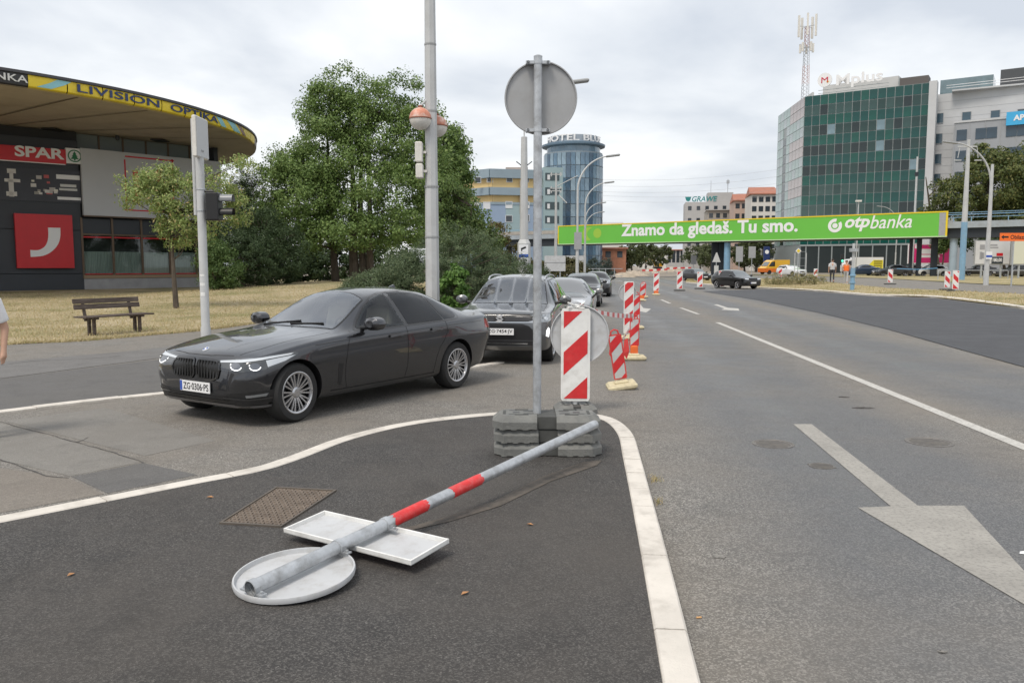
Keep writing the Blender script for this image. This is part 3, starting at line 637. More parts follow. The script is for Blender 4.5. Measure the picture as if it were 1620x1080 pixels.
# tall square lamp pole with two globes
p = gx(684, 17.); t = thing('globe_lamp_pole', 'tall grey steel pole with two faded orange and white globe lamps', 'lamp post', p)
m = MB(); octpole(m, -.1, 3.4, .152, .138, 8); octpole(m, 3.4, 9.6, .132, .10, 8); m.build('pole', M_steel, t, smooth=25)
m = MB()
for z, r in ((3.4, .15), (4.95, .128), (6.3, .12), (2.35, .148)): m.lathe([(r+.004, z-.02), (r+.006, z), (r+.004, z+.02)], n=8)
m.build('bands', mat('grey band', (.32, .33, .33), .6), t)
for (px, py, Y, arm) in ((665, 188, 16.85, -1), (691, 200, 17.35, 1)):
    c = at(px, py, Y)-p; R = 17/FPX*17
    h = MB(); h.lathe([(R*cos(a), R*sin(a)) for a in [k*pi/2/8 for k in range(9)]], c, n=28); hd = h.build('lamp_globe', M_rust, t, smooth=True)
    h = MB(); h.lathe([(R*.985*cos(a), -R*.985*sin(a)) for a in [k*pi/2/8 for k in range(9)]], c-Vector((0, 0, .004)), n=28); h.build('diffuser', M_ivory, hd, smooth=True)
    h = MB(); h.lathe([(R*1.03, -.012), (R*1.04, 0), (R*1.03, .012)], c, n=28); h.lathe([(.045, R*.97), (.05, R*1.12), (.02, R*1.2)], c, n=10, caps=True); h.build('ring', mat('rusty collar', (.25, .09, .05), .7), hd)
    h = MB(); h.tube([c+Vector((0, 0, R*1.1)), (c.x*.4, c.y*.4, c.z+R*1.75), (0, 0, c.z+R*1.5)], .022, 8); h.build('arm', M_steel, t)
for (px, py, w, h_) in ((663, 241, .15, .42), (664, 271, .15, .30)):
    c = at(px, py, 16.9)-p; m = MB(); m.bbox(c, (w, .2, h_), .02); m.box(c+Vector((w/2+.03, 0, 0)), (.09, .06, .05)); m.build('equipment_box', M_ivory, t)
# second pole with camera notice
p = gx(829, 31.); t = thing('camera_pole', 'grey steel pole with a white and blue camera notice, rod at its top', 'pole', p)
zt = at(827, 217, 31).z-p.z; m = MB(); octpole(m, -.1, 2.6, .26, .25, 10); octpole(m, 2.6, zt, .17, .115, 10); m.lathe([(.25, 2.6), (.175, 2.75)], n=10); m.build('pole', M_steel, t, smooth=25)
m = MB(); m.tube([(0, 0, zt), (0, 0, zt+.3)], .03, 6); m.tube([(0, 0, zt+.3), (0, 0, zt+.55)], .012, 5); m.build('rod', M_steel, t)
z = at(828, 259, 31).z-p.z; m = MB()
for s in (-1, 1): m.tube([(0, 0, z-.15), (s*.3, 0, z+.08)], .02, 6)
m.build('hooks', M_darkst, t)
c = at(828, 401, 31)-p; m = MB(); m.box(c+Vector((0, -.28, 0)), (.36, .02, .66)); sg = m.build('notice', mat('notice white', (.75, .76, .78), .5), t)
m = MB(); m.box(c+Vector((0, -.293, -.09)), (.36, .004, .12)); m.build('blue_strip', M_blue, sg)
m = MB(); m.box(c+Vector((0, -.293, .2)), (.2, .004, .07), M=Matrix.Rotation(-.4, 3, 'Y')); m.box(c+Vector((-.07, -.293, .12)), (.04, .004, .09)); m.build('camera_symbol', M_ink, sg)
m = MB(); m.box(c+Vector((0, -.293, -.23)), (.28, .004, .02)); m.box(c+Vector((0, -.293, -.28)), (.24, .004, .02)); m.build('print_lines', M_ink, sg)
# curved arm street lamps along the left kerb
def street_lamp(px, Y, end_px, end_py, label, group=None, rise=None, plate=None, r=.075):
    p = gx(px, Y); t = thing('street_lamp', label, 'street lamp', p, 0, group); e_ = at(end_px, end_py, Y)-p; n = 14
    zs = e_.z-abs(e_.x)*.95; pts = [(0, 0, zs)]
    for k in range(1, n+1):
        a = k/n*pi*.47; pts.append((e_.x*(1-cos(a))/(1-cos(pi*.47))*.86, 0, zs+(e_.z-zs)*sin(a)/sin(pi*.47)))
    m = MB(); m.tube([(0, 0, -.1), (0, 0, zs*.45)], r*1.25, 10); m.tube([(0, 0, zs*.45)]+pts, [r*.8]*2+[r*(.75-.3*k/n) for k in range(n)], 8); m.build('pole', M_steel, t, smooth=True)
    s = 1 if e_.x > 0 else -1; m = MB(); m.bbox((e_.x-s*.05, 0, e_.z+.02), (abs(e_.x)*.28+.25, .22, .12), .04, M=Matrix.Rotation(-s*.12, 3, 'Y')); m.build('lamp_head', mat('lamp housing', (.30, .31, .31), .5), t)
    if plate:
        c = at(*plate[:2], Y)-p; m = MB(); m.box((c.x, -.12, c.z), (plate[2], .03, plate[3])); m.build('sign_plate', M_alu, t)
    return t
street_lamp(851, 27., 919, 130, 'street lamp standing directly behind the tall round sign')
street_lamp(913, 45., 971, 247, 'tall curved street lamp with a grey box sign on its post, before the green banner', plate=(914, 381, .42, .95))
street_lamp(925, 62., 965, 289, 'slender curved street lamp crossing the left end of the green banner')
street_lamp(925.5, 84., 954, 321, 'curved street lamp standing behind the slender one, lower of the arm pair')
street_lamp(926, 95., 952, 336, 'lowest curved street lamp arm in front of the round blue tower')
# utility pole with insulators
p = gx(879, 60.); t = thing('utility_pole', 'thin utility pole with cross arms and a blue painted foot', 'pole', p); zt = at(877, 274, 60).z-p.z
m = MB(); m.tube([(0, 0, 2.4), (0, 0, zt)], [.12, .07], 8); m.build('pole', M_steel, t, smooth=True); m = MB(); m.tube([(0, 0, -.1), (0, 0, 2.4)], .2, 10); m.build('foot', M_bluep, t, smooth=True)
m = MB()
for py in (276, 302, 298): z = at(877, py, 60).z-p.z; m.box((.0, 0, z), (.9, .05, .07)); m.box((.35, 0, z), (.08, .08, .3)); m.box((-.35, 0, z), (.08, .08, .3))
m.tube([(0, 0, zt-1.0), (1.6, -.2, zt-.2)], .03, 6); m.tube([(.2, 0, zt-1.6), (.8, -.1, zt-2.2)], .05, 6); m.build('cross_arms', M_steel, t)
# back of a wide sign board behind the cars
p = gx(876, 40.); t = thing('direction_board', 'wide grey sign board seen from behind on two thin posts', 'sign', p); c = at(878, 417, 40)-p
m = MB(); m.box((c.x, 0, c.z), (1.05, .03, .75)); m.build('board', M_alu_l, t)
m = MB(); m.box((c.x, -.02, c.z+.06), (1.03, .02, .025)); m.build('rail', M_alu, t)
for s in (-1, 1): m = MB(); m.tube([(c.x+s*.26, .05, -.05), (c.x+s*.26, .05, c.z+.35)], .03, 8); m.build('leg', M_galv, t)
# ---------------------------------------------------------------- signal mast, bench
M_pale_ = mat('pale sign edge', (.52, .53, .54), .5)
p = gnd(326, 535); Y = p.y; t = thing('signal_mast', 'grey traffic signal mast with a black signal head turned sideways', 'traffic light', p); 
z1 = at(316, 250, Y).z-p.z; xo = at(309, 220, Y).x-at(318, 220, Y).x
m = MB(); m.lathe([(.12, -.05), (.115, .25), (.10, .3), (.098, z1), (.02, z1+.03)], n=16); m.build('pole', M_steel, t, smooth=True)
zb = at(310, 300, Y).z-p.z; zt = at(310, 188, Y).z-p.z
m = MB(); m.tube([(xo, 0, zb-.6), (xo, 0, zt)], .045, 10); m.build('side_tube', M_steel, t, smooth=True)
zc = at(312, 218, Y).z-p.z; m = MB(); m.bbox((xo+.15, .05, zc), (.10, .75, .95), .02); m.build('sign_box', M_ivory, t); m = MB(); m.box((xo+.205, .05, zc), (.006, .7, .9)); m.build('sign_face', M_pale_, t)
m = MB()
for z in (zb-.5, zb+.0, zc-.3): m.lathe([(.103, z-.02), (.107, z), (.103, z+.02)], n=14); m.box((xo*.5, 0, z), (abs(xo), .05, .03))
m.build('straps', M_galv, t)
hc = at(339, 327, Y)-p; m = MB(); m.bbox(hc, (.30, .34, .66), .03); hd = m.build('signal_head', M_black, t)
for k, z in enumerate((.17, -.15)):
    m = MB(); m.lathe([(.115, .13), (.118, .46)], (hc.x, hc.y, hc.z+z), 'x', n=16, a0=radians(-20), a1=radians(200)); m.build('visor', mat('visor grey', (.22, .23, .24), .35) if k == 0 else M_black, hd, smooth=True)
m = MB(); m.tube([(0, 0, hc.z+.36), (hc.x, 0, hc.z+.36)], .025, 8); m.tube([(0, 0, hc.z-.3), (hc.x-.1, 0, hc.z-.3)], .025, 8); m.build('bracket', M_black, t)
m = MB()
for (py, w) in ((452, .07), (437, .05), (468, .09)): z = at(322, py, Y).z-p.z; m.lathe([(.1005, z), (.1005, z+w)], n=10, a0=radians(230), a1=radians(300))
m.build('stickers', M_white, t)
a, b = gnd(144, 531), gnd(216, 525); c = (a+b)/2; dr = atan2(b.y-a.y, b.x-a.x); half = (b-a).length/2
t = thing('park_bench', 'weathered dark wooden bench with two back planks at the lawn edge', 'bench', (c.x, c.y, terr(c.x, c.y)+.03), dr)
for s in (-1, 1):
    for y in (-.14, .05): m = MB(); m.box((s*half, y, .19), (.07, .06, .42)); m.build('leg', M_wood, t)
    m = MB(); m.box((s*half, -.03, .405), (.09, .5, .05)); m.build('seat_bearer', M_wood, t)
    m = MB(); m.box((s*half, .23, .60), (.06, .05, .55), M=Matrix.Rotation(radians(-12), 3, 'X')); m.build('back_post', M_wood, t)
for k in range(3): m = MB(); m.bbox((.0, -.24+.17*k, .45), (1.95, .15, .04), .008); m.build('seat_plank', M_wood, t)
for k in range(2): m = MB(); m.bbox((0, .215+.035*k, .69+.14*k), (1.85, .04, .125), .008, M=Matrix.Rotation(radians(-12), 3, 'X')); m.build('back_plank', M_wood, t)
# ---------------------------------------------------------------- cars
def pchip(pts):
    x = np.array([p[0] for p in pts], float); y = np.array([p[1] for p in pts], float); h = np.diff(x); dl = np.diff(y)/h; n = len(x); d = np.zeros(n)
    for i in range(1, n-1):
        if dl[i-1]*dl[i] > 0: w1 = 2*h[i]+h[i-1]; w2 = h[i]+2*h[i-1]; d[i] = (w1+w2)/(w1/dl[i-1]+w2/dl[i])
    d[0], d[-1] = dl[0], dl[-1]
    def f(s):
        s = min(max(s, x[0]), x[-1]); i = min(max(int(np.searchsorted(x, s)-1), 0), n-2); t = (s-x[i])/h[i]
        return float((2*t**3-3*t*t+1)*y[i]+(t**3-2*t*t+t)*h[i]*d[i]+(-2*t**3+3*t*t)*y[i+1]+(t**3-t*t)*h[i]*d[i+1])
    return f
SEDAN = dict(L=4.94, fa=.87, ra=3.845, R=.335, tr=.80, half=.935,
    zt=[(0,.66),(.03,.73),(.1,.785),(.3,.84),(.8,.915),(1.3,.965),(1.56,.995),(1.62,1.01),(2.32,1.385),(2.42,1.415),(2.75,1.455),(3.05,1.463),(3.5,1.42),(3.95,1.275),(4.32,1.125),(4.42,1.105),(4.75,1.10),(4.88,1.06),(4.94,.95)],
    zs=[(0,.63),(.15,.735),(.5,.80),(1.0,.865),(1.5,.915),(2.0,.94),(3.0,.965),(4.0,1.0),(4.6,1.0),(4.85,.97),(4.94,.88)],
    ysh=[(0,.60),(.05,.70),(.15,.785),(.35,.86),(.8,.90),(1.5,.905),(2.5,.905),(3.5,.905),(4.2,.875),(4.6,.82),(4.85,.71),(4.94,.6)],
    ym=[(0,.66),(.05,.76),(.15,.84),(.35,.905),(.8,.935),(2.5,.93),(4.0,.935),(4.6,.89),(4.85,.78),(4.94,.66)],
    zm=[(0,.50),(.5,.62),(1,.68),(4,.76),(4.94,.74)],
    zb=[(0,.30),(.1,.21),(.5,.19),(1,.19),(3.9,.2),(4.5,.25),(4.94,.38)],
    ys=[(0,.52),(.05,.66),(.15,.79),(.4,.885),(1,.885),(4,.885),(4.5,.84),(4.94,.6)],
    ye=[(0,.46),(.15,.60),(.5,.69),(1.0,.735),(1.56,.735),(1.75,.71),(2.35,.575),(3.0,.56),(3.6,.555),(4.0,.585),(4.4,.66),(4.75,.64),(4.94,.48)],
    ze=[(0,.64),(.15,.765),(.5,.835),(1.0,.908),(1.56,.96),(1.68,.985),(2.32,1.31),(2.45,1.345),(3.0,1.395),(3.5,1.35),(3.95,1.205),(4.35,1.075),(4.75,1.06),(4.94,.93)])
SUV = dict(L=4.175, fa=.83, ra=3.33, R=.34, tr=.77, half=.89,
    zt=[(0,.70),(.03,.86),(.1,.93),(.3,.97),(.8,1.02),(1.02,1.045),(1.08,1.06),(1.75,1.50),(1.85,1.53),(2.4,1.575),(3.2,1.565),(3.7,1.51),(3.82,1.46),(4.06,1.10),(4.12,1.0),(4.175,.8)],
    zs=[(0,.72),(.1,.86),(.5,.93),(1.0,.98),(1.6,1.0),(3.2,1.03),(3.9,1.04),(4.175,.85)],
    ysh=[(0,.66),(.05,.74),(.15,.80),(.4,.855),(.9,.865),(2.5,.865),(3.5,.855),(3.9,.82),(4.1,.76),(4.175,.64)],
    ym=[(0,.70),(.05,.78),(.15,.84),(.4,.885),(3.6,.885),(3.95,.85),(4.1,.79),(4.175,.68)],
    zm=[(0,.52),(.5,.66),(3.6,.7),(4.175,.68)],
    zb=[(0,.34),(.1,.25),(.5,.23),(3.5,.24),(4.175,.40)],
    ys=[(0,.64),(.05,.74),(.2,.83),(.5,.86),(3.6,.86),(4.0,.78),(4.175,.62)],
    ye=[(0,.58),(.1,.69),(.5,.75),(1.02,.76),(1.2,.745),(1.78,.61),(2.6,.60),(3.5,.585),(3.82,.57),(4.06,.62),(4.175,.5)],
    ze=[(0,.705),(.1,.905),(.5,.955),(1.02,1.015),(1.12,1.03),(1.76,1.43),(1.9,1.47),(2.6,1.52),(3.3,1.505),(3.7,1.45),(3.82,1.40),(4.06,1.08),(4.175,.79)])
def inpoly_(x, y, P):
    r = False; j = len(P)-1
    for i in range(len(P)):
        if (P[i][1] > y) != (P[j][1] > y) and x < (P[j][0]-P[i][0])*(y-P[i][1])/(P[j][1]-P[i][1])+P[i][0]: r = not r
        j = i
    return r
CURVES = ('zt', 'zs', 'ysh', 'ym', 'zm', 'zb', 'ys', 'ye', 'ze')
def rescale(sp, L=None, H=1., W=1., R=None, fa=None, ra=None):
    k = (L or sp['L'])/sp['L']; o = dict(sp); o['L'] = sp['L']*k; o['fa'] = (fa or sp['fa']*k); o['ra'] = (ra or sp['ra']*k); o['R'] = R or sp['R']; o['half'] = sp['half']*W; o['tr'] = sp['tr']*W
    for c in CURVES:
        f = H if c[0] == 'z' else W; o[c] = [(a*k, b*f) for a, b in sp[c]]
    o['k'] = k*sp.get('k', 1.); o['H'] = H; o['W'] = W; return o
def ring(fn, s):
    g = {c: fn[c](s) for c in CURVES}
    P = [(0, g['zb']), (g['ys']*.88, g['zb']), (g['ys'], g['zb']+.05), (g['ym'], g['zm']-.1*(g['zm']-g['zb'])), (g['ym']-.006, g['zm']+.05), (g['ysh']+.024, g['zs']-.085), (g['ysh'], g['zs']), (g['ysh']*.55+g['ye']*.45, g['zs']*.55+g['ze']*.45), (g['ye'], g['ze']), (g['ye']*.68, g['zt']-(g['zt']-g['ze'])*.38), (g['ye']*.3, g['zt']), (0, g['zt'])]
    for _ in range(3):
        Q = [P[0]]
        for a, b in zip(P, P[1:]): Q += [(a[0]*.75+b[0]*.25, a[1]*.75+b[1]*.25), (a[0]*.25+b[0]*.75, a[1]*.25+b[1]*.75)]
        P = Q+[P[-1]]
    return P
class Car:
    def __init__(c, sp, name, label, cat, fx, fy, heading, paint, fine=True, group=None, step=None, zg=0.):
        c.sp = sp; c.fn = {q: pchip(sp[q]) for q in CURVES}; L = sp['L']
        c.t = thing(name, label, cat, (fx, fy, zg), heading, group); c.fine = fine; c.paint = paint
        st = step or (.045 if fine else .09); s0 = sp.get('s0', 0.); S_ = sorted(set([s0, s0+.015, s0+.04, s0+.07, L-.07, L-.04, L-.015, L]+[round(s0+.1+st*i, 4) for i in range(int((L-s0-.2)/st)+1)]))
        vs, fs = [], []; rings = [ring(c.fn, s) for s in S_]; n = len(rings[0]); k = 2*n-2
        for s, r in zip(S_, rings):
            full = [(y, z) for y, z in r]+[(-y, z) for y, z in r[-2:0:-1]]
            vs += [(sp['fa']-s, y, z) for y, z in full]
        for i in range(len(S_)-1):
            for j in range(k): fs.append((i*k+j, i*k+(j+1) % k, (i+1)*k+(j+1) % k, (i+1)*k+j))
        fs += [tuple(range(k)), tuple(range((len(S_)-1)*k, len(S_)*k))]
        m = MB().add(vs, fs); me = m.mesh('body', [paint, M_black], smooth=40)
        bm = bmesh.new(); bm.from_mesh(me); c.bvh = BVHTree.FromBMesh(bm); bm.free()
        ob = link('body', me, c.t); c.body = ob
        if fine:
            ob.parent = None; cut = MB()
            for ax in (sp['fa'], sp['ra']):
                for s in (-1, 1): cut.lathe([(sp['R']+.045, s*(sp['half']-.30)), (sp['R']+.045, s*1.3)], (sp['fa']-ax, 0, sp['R']), 'y', n=40, caps=True)
            cu = cut.build('cut', M_black); md = ob.modifiers.new('b', 'BOOLEAN'); md.object = cu; md.operation = 'DIFFERENCE'; md.solver = 'EXACT'
            bpy.context.view_layer.update(); nm = bpy.data.meshes.new_from_object(ob.evaluated_get(bpy.context.evaluated_depsgraph_get())); ob.modifiers.clear(); ob.data = nm; bpy.data.objects.remove(cu)
            while len(nm.materials) > 2: nm.materials.pop()
            nm.name = 'body'; ob.parent = c.t
            for p in nm.polygons:
                p.use_smooth = True; p.material_index = 0
                for ax in (sp['fa'], sp['ra']):
                    dx, dz = p.center.x-(sp['fa']-ax), p.center.z-sp['R']; r = hypot(dx, dz)
                    if (abs(r-sp['R']-.045) < .008 and abs(p.normal.y) < .3 and abs(p.center.y) > sp['half']-.32) or (r < sp['R']+.05 and abs(p.normal.y) > .9 and abs(p.center.y) < sp['half']-.28): p.material_index = 1
            try: nm.set_sharp_from_angle(angle=radians(40))
            except Exception: pass
    def fx(c, s): return c.sp['fa']-s
    def open_windows(c, wins, frit=.045, shrink=.028):
        bm = bmesh.new(); bm.from_mesh(c.body.data); kill = []
        ws = []
        for view, poly in wins:
            cx_, cy_ = sum(p[0] for p in poly)/len(poly), sum(p[1] for p in poly)/len(poly); Q = []
            for p in poly: v = Vector((p[0]-cx_, p[1]-cy_)); l_ = v.length; v *= max(.2, (l_-shrink)/l_); Q.append((cx_+v.x, cy_+v.y))
            ws.append((view, Q)); c.seam('window_frit', poly, view, M_black, frit, .0028, close=True, both=(view == 'side'))
        for f in bm.faces:
            p = f.calc_center_median(); s = c.sp['fa']-p.x
            for view, Q in ws:
                if (view == 'side' and abs(p.y) > .4 and inpoly_(s, p.z, Q)) or (view == 'top' and p.z > .9 and inpoly_(s, p.y, Q)): kill.append(f); break
        bmesh.ops.delete(bm, geom=kill, context='FACES'); bm.to_mesh(c.body.data); bm.free()
    def interior(c, s_dash, s_seat, s_rear, zf, belt, w):
        M_in = mat('dark cabin trim', (.09, .088, .085), .8); M_seat = mat('seat leather', (.34, .31, .27), .6)
        m = MB(); m.box((c.fx((s_dash+s_rear)/2+.3), 0, zf), (s_rear-s_dash+1.3, w*1.5, .03)); m.build('cabin_floor', M_in, c.t)
        m = MB(); m.bbox((c.fx(s_dash), 0, belt-.13), (.5, w*1.56, .22), .06); m.build('dashboard', M_in, c.t)
        for y in (-.37, .37):
            m = MB(); m.bbox((c.fx(s_seat-.25), y, zf+.28), (.5, .5, .18), .05); m.bbox((c.fx(s_seat+.08), y, belt-.10), (.16, .48, .72), .06, M=Matrix.Rotation(radians(-14), 3, 'Y')); m.build('seat', M_seat, c.t)
            m = MB(); m.bbox((c.fx(s_seat+.20), y, belt+.30), (.10, .26, .18), .04); m.build('headrest', M_seat, c.t)
        m = MB(); m.bbox((c.fx(s_rear), 0, belt-.10), (.2, w*1.4, .60), .06, M=Matrix.Rotation(radians(-16), 3, 'Y')); m.build('rear_seat', M_seat, c.t)
        m = MB(); q = [(c.fx(s_dash+.34)+.06*sin(a), .37+.18*cos(a), belt-.04+.17*sin(a)) for a in [2*pi*k/20 for k in range(21)]]; m.tube(q, .014, 6, caps=False); m.tube([q[0], q[10]], .012, 5); m.build('steering_wheel', M_black, c.t)
    def proj(c, o, d):
        h = c.bvh.ray_cast(o, d)
        if h[0] is None: h = c.bvh.find_nearest(o+d*1.0); return h[0]
        return h[0]
    # views: map (a,b) to a ray. side: (s,z); top: (s,y); front/rear: (y,z); diag: (s',z) seen from the front corner
    def rayof(c, view, a, b, sg):
        L = c.sp['L']
        if view == 'side': return Vector((c.fx(a), sg*2, b)), Vector((0, -sg, 0))
        if view == 'top': return Vector((c.fx(a), b, 3)), Vector((0, 0, -1))
        if view == 'front': return Vector((c.fx(-1), a, b)), Vector((-1, 0, 0))
        if view == 'rear': return Vector((c.fx(L+1), a, b)), Vector((1, 0, 0))
        if view == 'wind':                                  # along the screen's normal: (y, distance up the screen)
            return None
        q = view[1]; D = Vector((-cos(q), -sg*sin(q), 0)); U = Vector((-sin(q), sg*cos(q), 0)); O = Vector((c.fx(.35+c.sp.get('s0', 0)*.6), sg*.62, 0)); return O+U*a+Vector((0, 0, b))-D*2, D
    def patch(c, name, poly, view, m, eps=.004, step=.05, sg=1, parent=None, both=False, thick=True):
        out = []
        for g in ((1, -1) if both else (sg,)):
            bm = bmesh.new(); f = bm.faces.new([bm.verts.new((p[0], p[1], 0)) for p in poly]); bmesh.ops.triangulate(bm, faces=[f])
            for ax in (0, 1):
                lo, hi = min(p[ax] for p in poly), max(p[ax] for p in poly); q = lo+step
                while q < hi: bmesh.ops.bisect_plane(bm, geom=bm.verts[:]+bm.edges[:]+bm.faces[:], plane_co=(q, 0, 0) if ax == 0 else (0, q, 0), plane_no=(1, 0, 0) if ax == 0 else (0, 1, 0)); q += step
            for v in bm.verts:
                o, d = c.rayof(view, v.co.x, v.co.y, g); v.co = c.proj(o, d)-d*eps
            bmesh.ops.recalc_face_normals(bm, faces=bm.faces)
            cen = sum((f.calc_center_median() for f in bm.faces), Vector())/max(1, len(bm.faces)); o, d = c.rayof(view, *poly[0], g)
            if sum(f.normal.dot(d)*f.calc_area() for f in bm.faces) > 0: bmesh.ops.reverse_faces(bm, faces=bm.faces)
            if thick:                                       # give it an edge that dips into the bodywork
                be = [e for e in bm.edges if e.is_boundary]; r = bmesh.ops.extrude_edge_only(bm, edges=be); nv = [x for x in r['geom'] if isinstance(x, bmesh.types.BMVert)]
                for v in nv: v.co += d*(eps+.01)
            me = bpy.data.meshes.new(name); bm.to_mesh(me); bm.free(); me.materials.append(m); me.polygons.foreach_set('use_smooth', [True]*len(me.polygons))
            try: me.set_sharp_from_angle(angle=radians(40))
            except Exception: pass
            out.append(link(name, me, parent or c.t))
        return out
    def seam(c, name, pts, view, m, w=.006, eps=.0015, both=True, sg=1, parent=None, close=False):
        pts = [Vector((*p, 0)) for p in pts]
        if close: pts.append(pts[0])
        P = resample(pts, .03)+[pts[-1]]
        for g in ((1, -1) if both else (sg,)):
            vs = []
            for i, p in enumerate(P):
                d = (P[min(i+1, len(P)-1)]-P[max(i-1, 0)]).normalized(); n = Vector((-d.y, d.x, 0))*w/2
                for q in (p-n, p+n): o, dd = c.rayof(view, q.x, q.y, g); vs.append(c.proj(o, dd)-dd*eps)
            MB().add(vs, [(2*i, 2*i+1, 2*i+3, 2*i+2) for i in range(len(P)-1)]).build(name, m, parent or c.t, smooth=True)
    def wheels(c, spokes=10, double=True, rim=None, simple=False):
        sp = c.sp; R = sp['R']; rim = rim or mat('alloy rim', (.50, .50, .51), .25, .9, var=.05, vscale=9); dark = mat('rim pocket', (.03, .03, .032), .4, .5)
        n = 40 if not simple else 20; rr = R*.70; w = .115
        if not hasattr(c, '_wm'):
            ty = MB(); ty.lathe([(rr-.01, -w), (rr+.012, -w-.004), (R-.03, -w-.006), (R-.008, -w+.018), (R, -w+.04), (R, w-.04), (R-.008, w-.018), (R-.03, w+.006), (rr+.012, w+.004), (rr-.01, w)], axis='y', n=n)
            hub = MB(); hub.lathe([(.001, w-.075), (rr*.62, w-.075), (rr*.64, w-.06), (rr-.012, w-.07), (rr-.006, w), (rr-.012, -w)], axis='y', n=n)
            ri = MB(); ri.lathe([(rr-.028, w-.025), (rr-.02, w-.002), (rr-.004, w+.006), (rr+.004, w+.004)], axis='y', n=n)
            ri.lathe([(.001, w-.005), (.045, w-.006), (.062, w-.02), (.066, w-.05)], axis='y', n=20)
            for k in range(spokes):
                for off in ((-.5, .5) if double else (0,)):
                    a = 2*pi*k/spokes; sep = 2*pi/spokes*(.42 if double else 0)*off; wi = .014 if double else .022
                    d0 = Vector((cos(a+sep*.8), 0, sin(a+sep*.8))); d1 = Vector((cos(a+sep), 0, sin(a+sep))); nn = Vector((-sin(a+sep), 0, cos(a+sep)))
                    p0, p1 = d0*.05, d1*(rr-.016); vs = []
                    for p, y, k2 in ((p0, w-.022, 1.), ((p0+p1)/2, w-.012, .85), (p1, w-.006, 1.)):
                        for s2, dy in ((-1, -.02), (-.7, 0), (.7, 0), (1, -.02)): vs.append(p+nn*(wi*k2*s2)+Vector((0, y+dy, 0)))
                    ri.add(vs, [(r*4+j, r*4+j+1, r*4+j+5, r*4+j+4) for r in range(2) for j in range(3)])
            c._wm = (ty.mesh('tyre', M_rubber, True), hub.mesh('wheel', dark, True), ri.mesh('rim', rim, 30))
        for ax in (sp['fa'], sp['ra']):
            for s in (1, -1):
                h = link('wheel', c._wm[1], c.t); h.location = (sp['fa']-ax, s*(sp['half']-.03-w), R); h.rotation_euler = (0, 0, 0 if s > 0 else pi)
                if ax == sp['fa']: h.rotation_euler.z += getattr(c, 'steer', 0.)
                link('tyre', c._wm[0], h); link('rim', c._wm[2], h)
    def plate(c, txt, z, view='front', w=.52, h=.112, eps=.012, tilt=0.):
        s = 1 if view == 'front' else -1; x = c.proj(*c.rayof(view, 0, z, 1)).x+s*eps
        m = MB(); m.box((x, 0, z), (.008, w, h)); p = m.build('number_plate', M_plate, c.t)
        fx = x+s*.0045; m = MB(); m.box((fx, -s*(w/2-.022)*-1*-1, z), (.001, .04, h-.008)); m.build('blue_band', M_blue, p)
        U = Vector((0, s, 0)); V = Vector((0, 0, 1))
        if txt: text('plate_text', txt, M_ink, p, (fx, s*.02, z), U, V, width=w*.84, height=h*.66, bold=.012, ext=.0006)
        return p
    def mirror(c, s, z, m=None, y=None, sz=(.11, .22, .14)):
        for g in (1, -1):
            o, d = c.rayof('side', s, z, g); q = c.proj(o, d); m_ = MB(); yy = q.y+g*(.07+sz[1]/2)
            R2 = []
            for (k, x) in ((.5, -.5), (.92, -.3), (1, .1), (.95, .42), (.6, .5)):
                R2.append([(c.fx(s)+(-x)*sz[0]*1.0-.0, yy+g*.5*k*sz[1]*cos(a), z+.06+.5*k*sz[2]*sin(a)) for a in [2*pi*j/14 for j in range(14)]])
            m_.add([p for r in R2 for p in r], [(i*14+j, i*14+(j+1) % 14, (i+1)*14+(j+1) % 14, (i+1)*14+j) for i in range(4) for j in range(14)]+[tuple(range(14)), tuple(range(56, 70))])
            mo = m_.build('mirror', m or c.paint, c.t, smooth=True)
            m_ = MB(); m_.tube([(q.x, q.y-g*.02, q.z), (q.x, yy-g*sz[1]*.2, z+.02)], [.03, .022], 8); m_.build('stalk', M_black, mo)
def paint(name, col, rough=.32, metal=.6): return mat(name, col, rough, metal, coat=1., ior=1.6, var=.03, vscale=1.2)
M_seam = mat('panel gap', (.004, .004, .004), .8)
M_trim = mat('gloss black trim', (.008, .008, .009), .2, coat=.6)
M_grille = mat('grille black', (.006, .006, .006), .35)
def arc(cx, cy, rx, ry, a0, a1, n): return [(cx+rx*cos(radians(a0+(a1-a0)*k/n)), cy+ry*sin(radians(a0+(a1-a0)*k/n))) for k in range(n+1)]
# --- the dark saloon turning in front of the island
fwp = gnd(467, 667); rwp = gnd(720, 613.5); fv = (fwp-rwp); fv.z = 0; hd_ = atan2(fv.y, fv.x); lv = Vector((-sin(hd_), cos(hd_), 0)); fax = fwp-lv*.86
print('BMW wheelbase', fv.length, 'heading', hd_)
SED = rescale(SEDAN, L=4.94); S0 = .23; nz_ = lambda s: S0+s*(.87-S0)/.87 if s < .87 else s
for q_ in CURVES: SED[q_] = [(nz_(a_), b_) for a_, b_ in SED[q_]]
SED['s0'] = S0
P1 = paint('dark graphite paint', (.048, .050, .056), .27, .85)
c = Car(SED, 'saloon_car', 'dark graphite saloon car turning past the island with lit headlamps', 'car', fax.x, fax.y, hd_, P1, step=.04); c.steer = radians(4)
c.wheels(10, True)
WS = [(1.66, -.66), (1.60, -.3), (1.59, 0), (1.60, .3), (1.66, .66), (2.0, .60), (2.30, .535), (2.36, .3), (2.37, 0), (2.36, -.3), (2.30, -.535), (2.0, -.60)]
RW = [(3.62, -.47), (3.60, 0), (3.62, .47), (3.95, .52), (4.27, .55), (4.33, 0), (4.27, -.55), (3.95, -.52)]
FW = [(1.90, .995), (2.05, 1.10), (2.25, 1.235), (2.45, 1.328), (2.62, 1.372), (2.69, 1.38), (2.715, .985), (2.2, .978)]
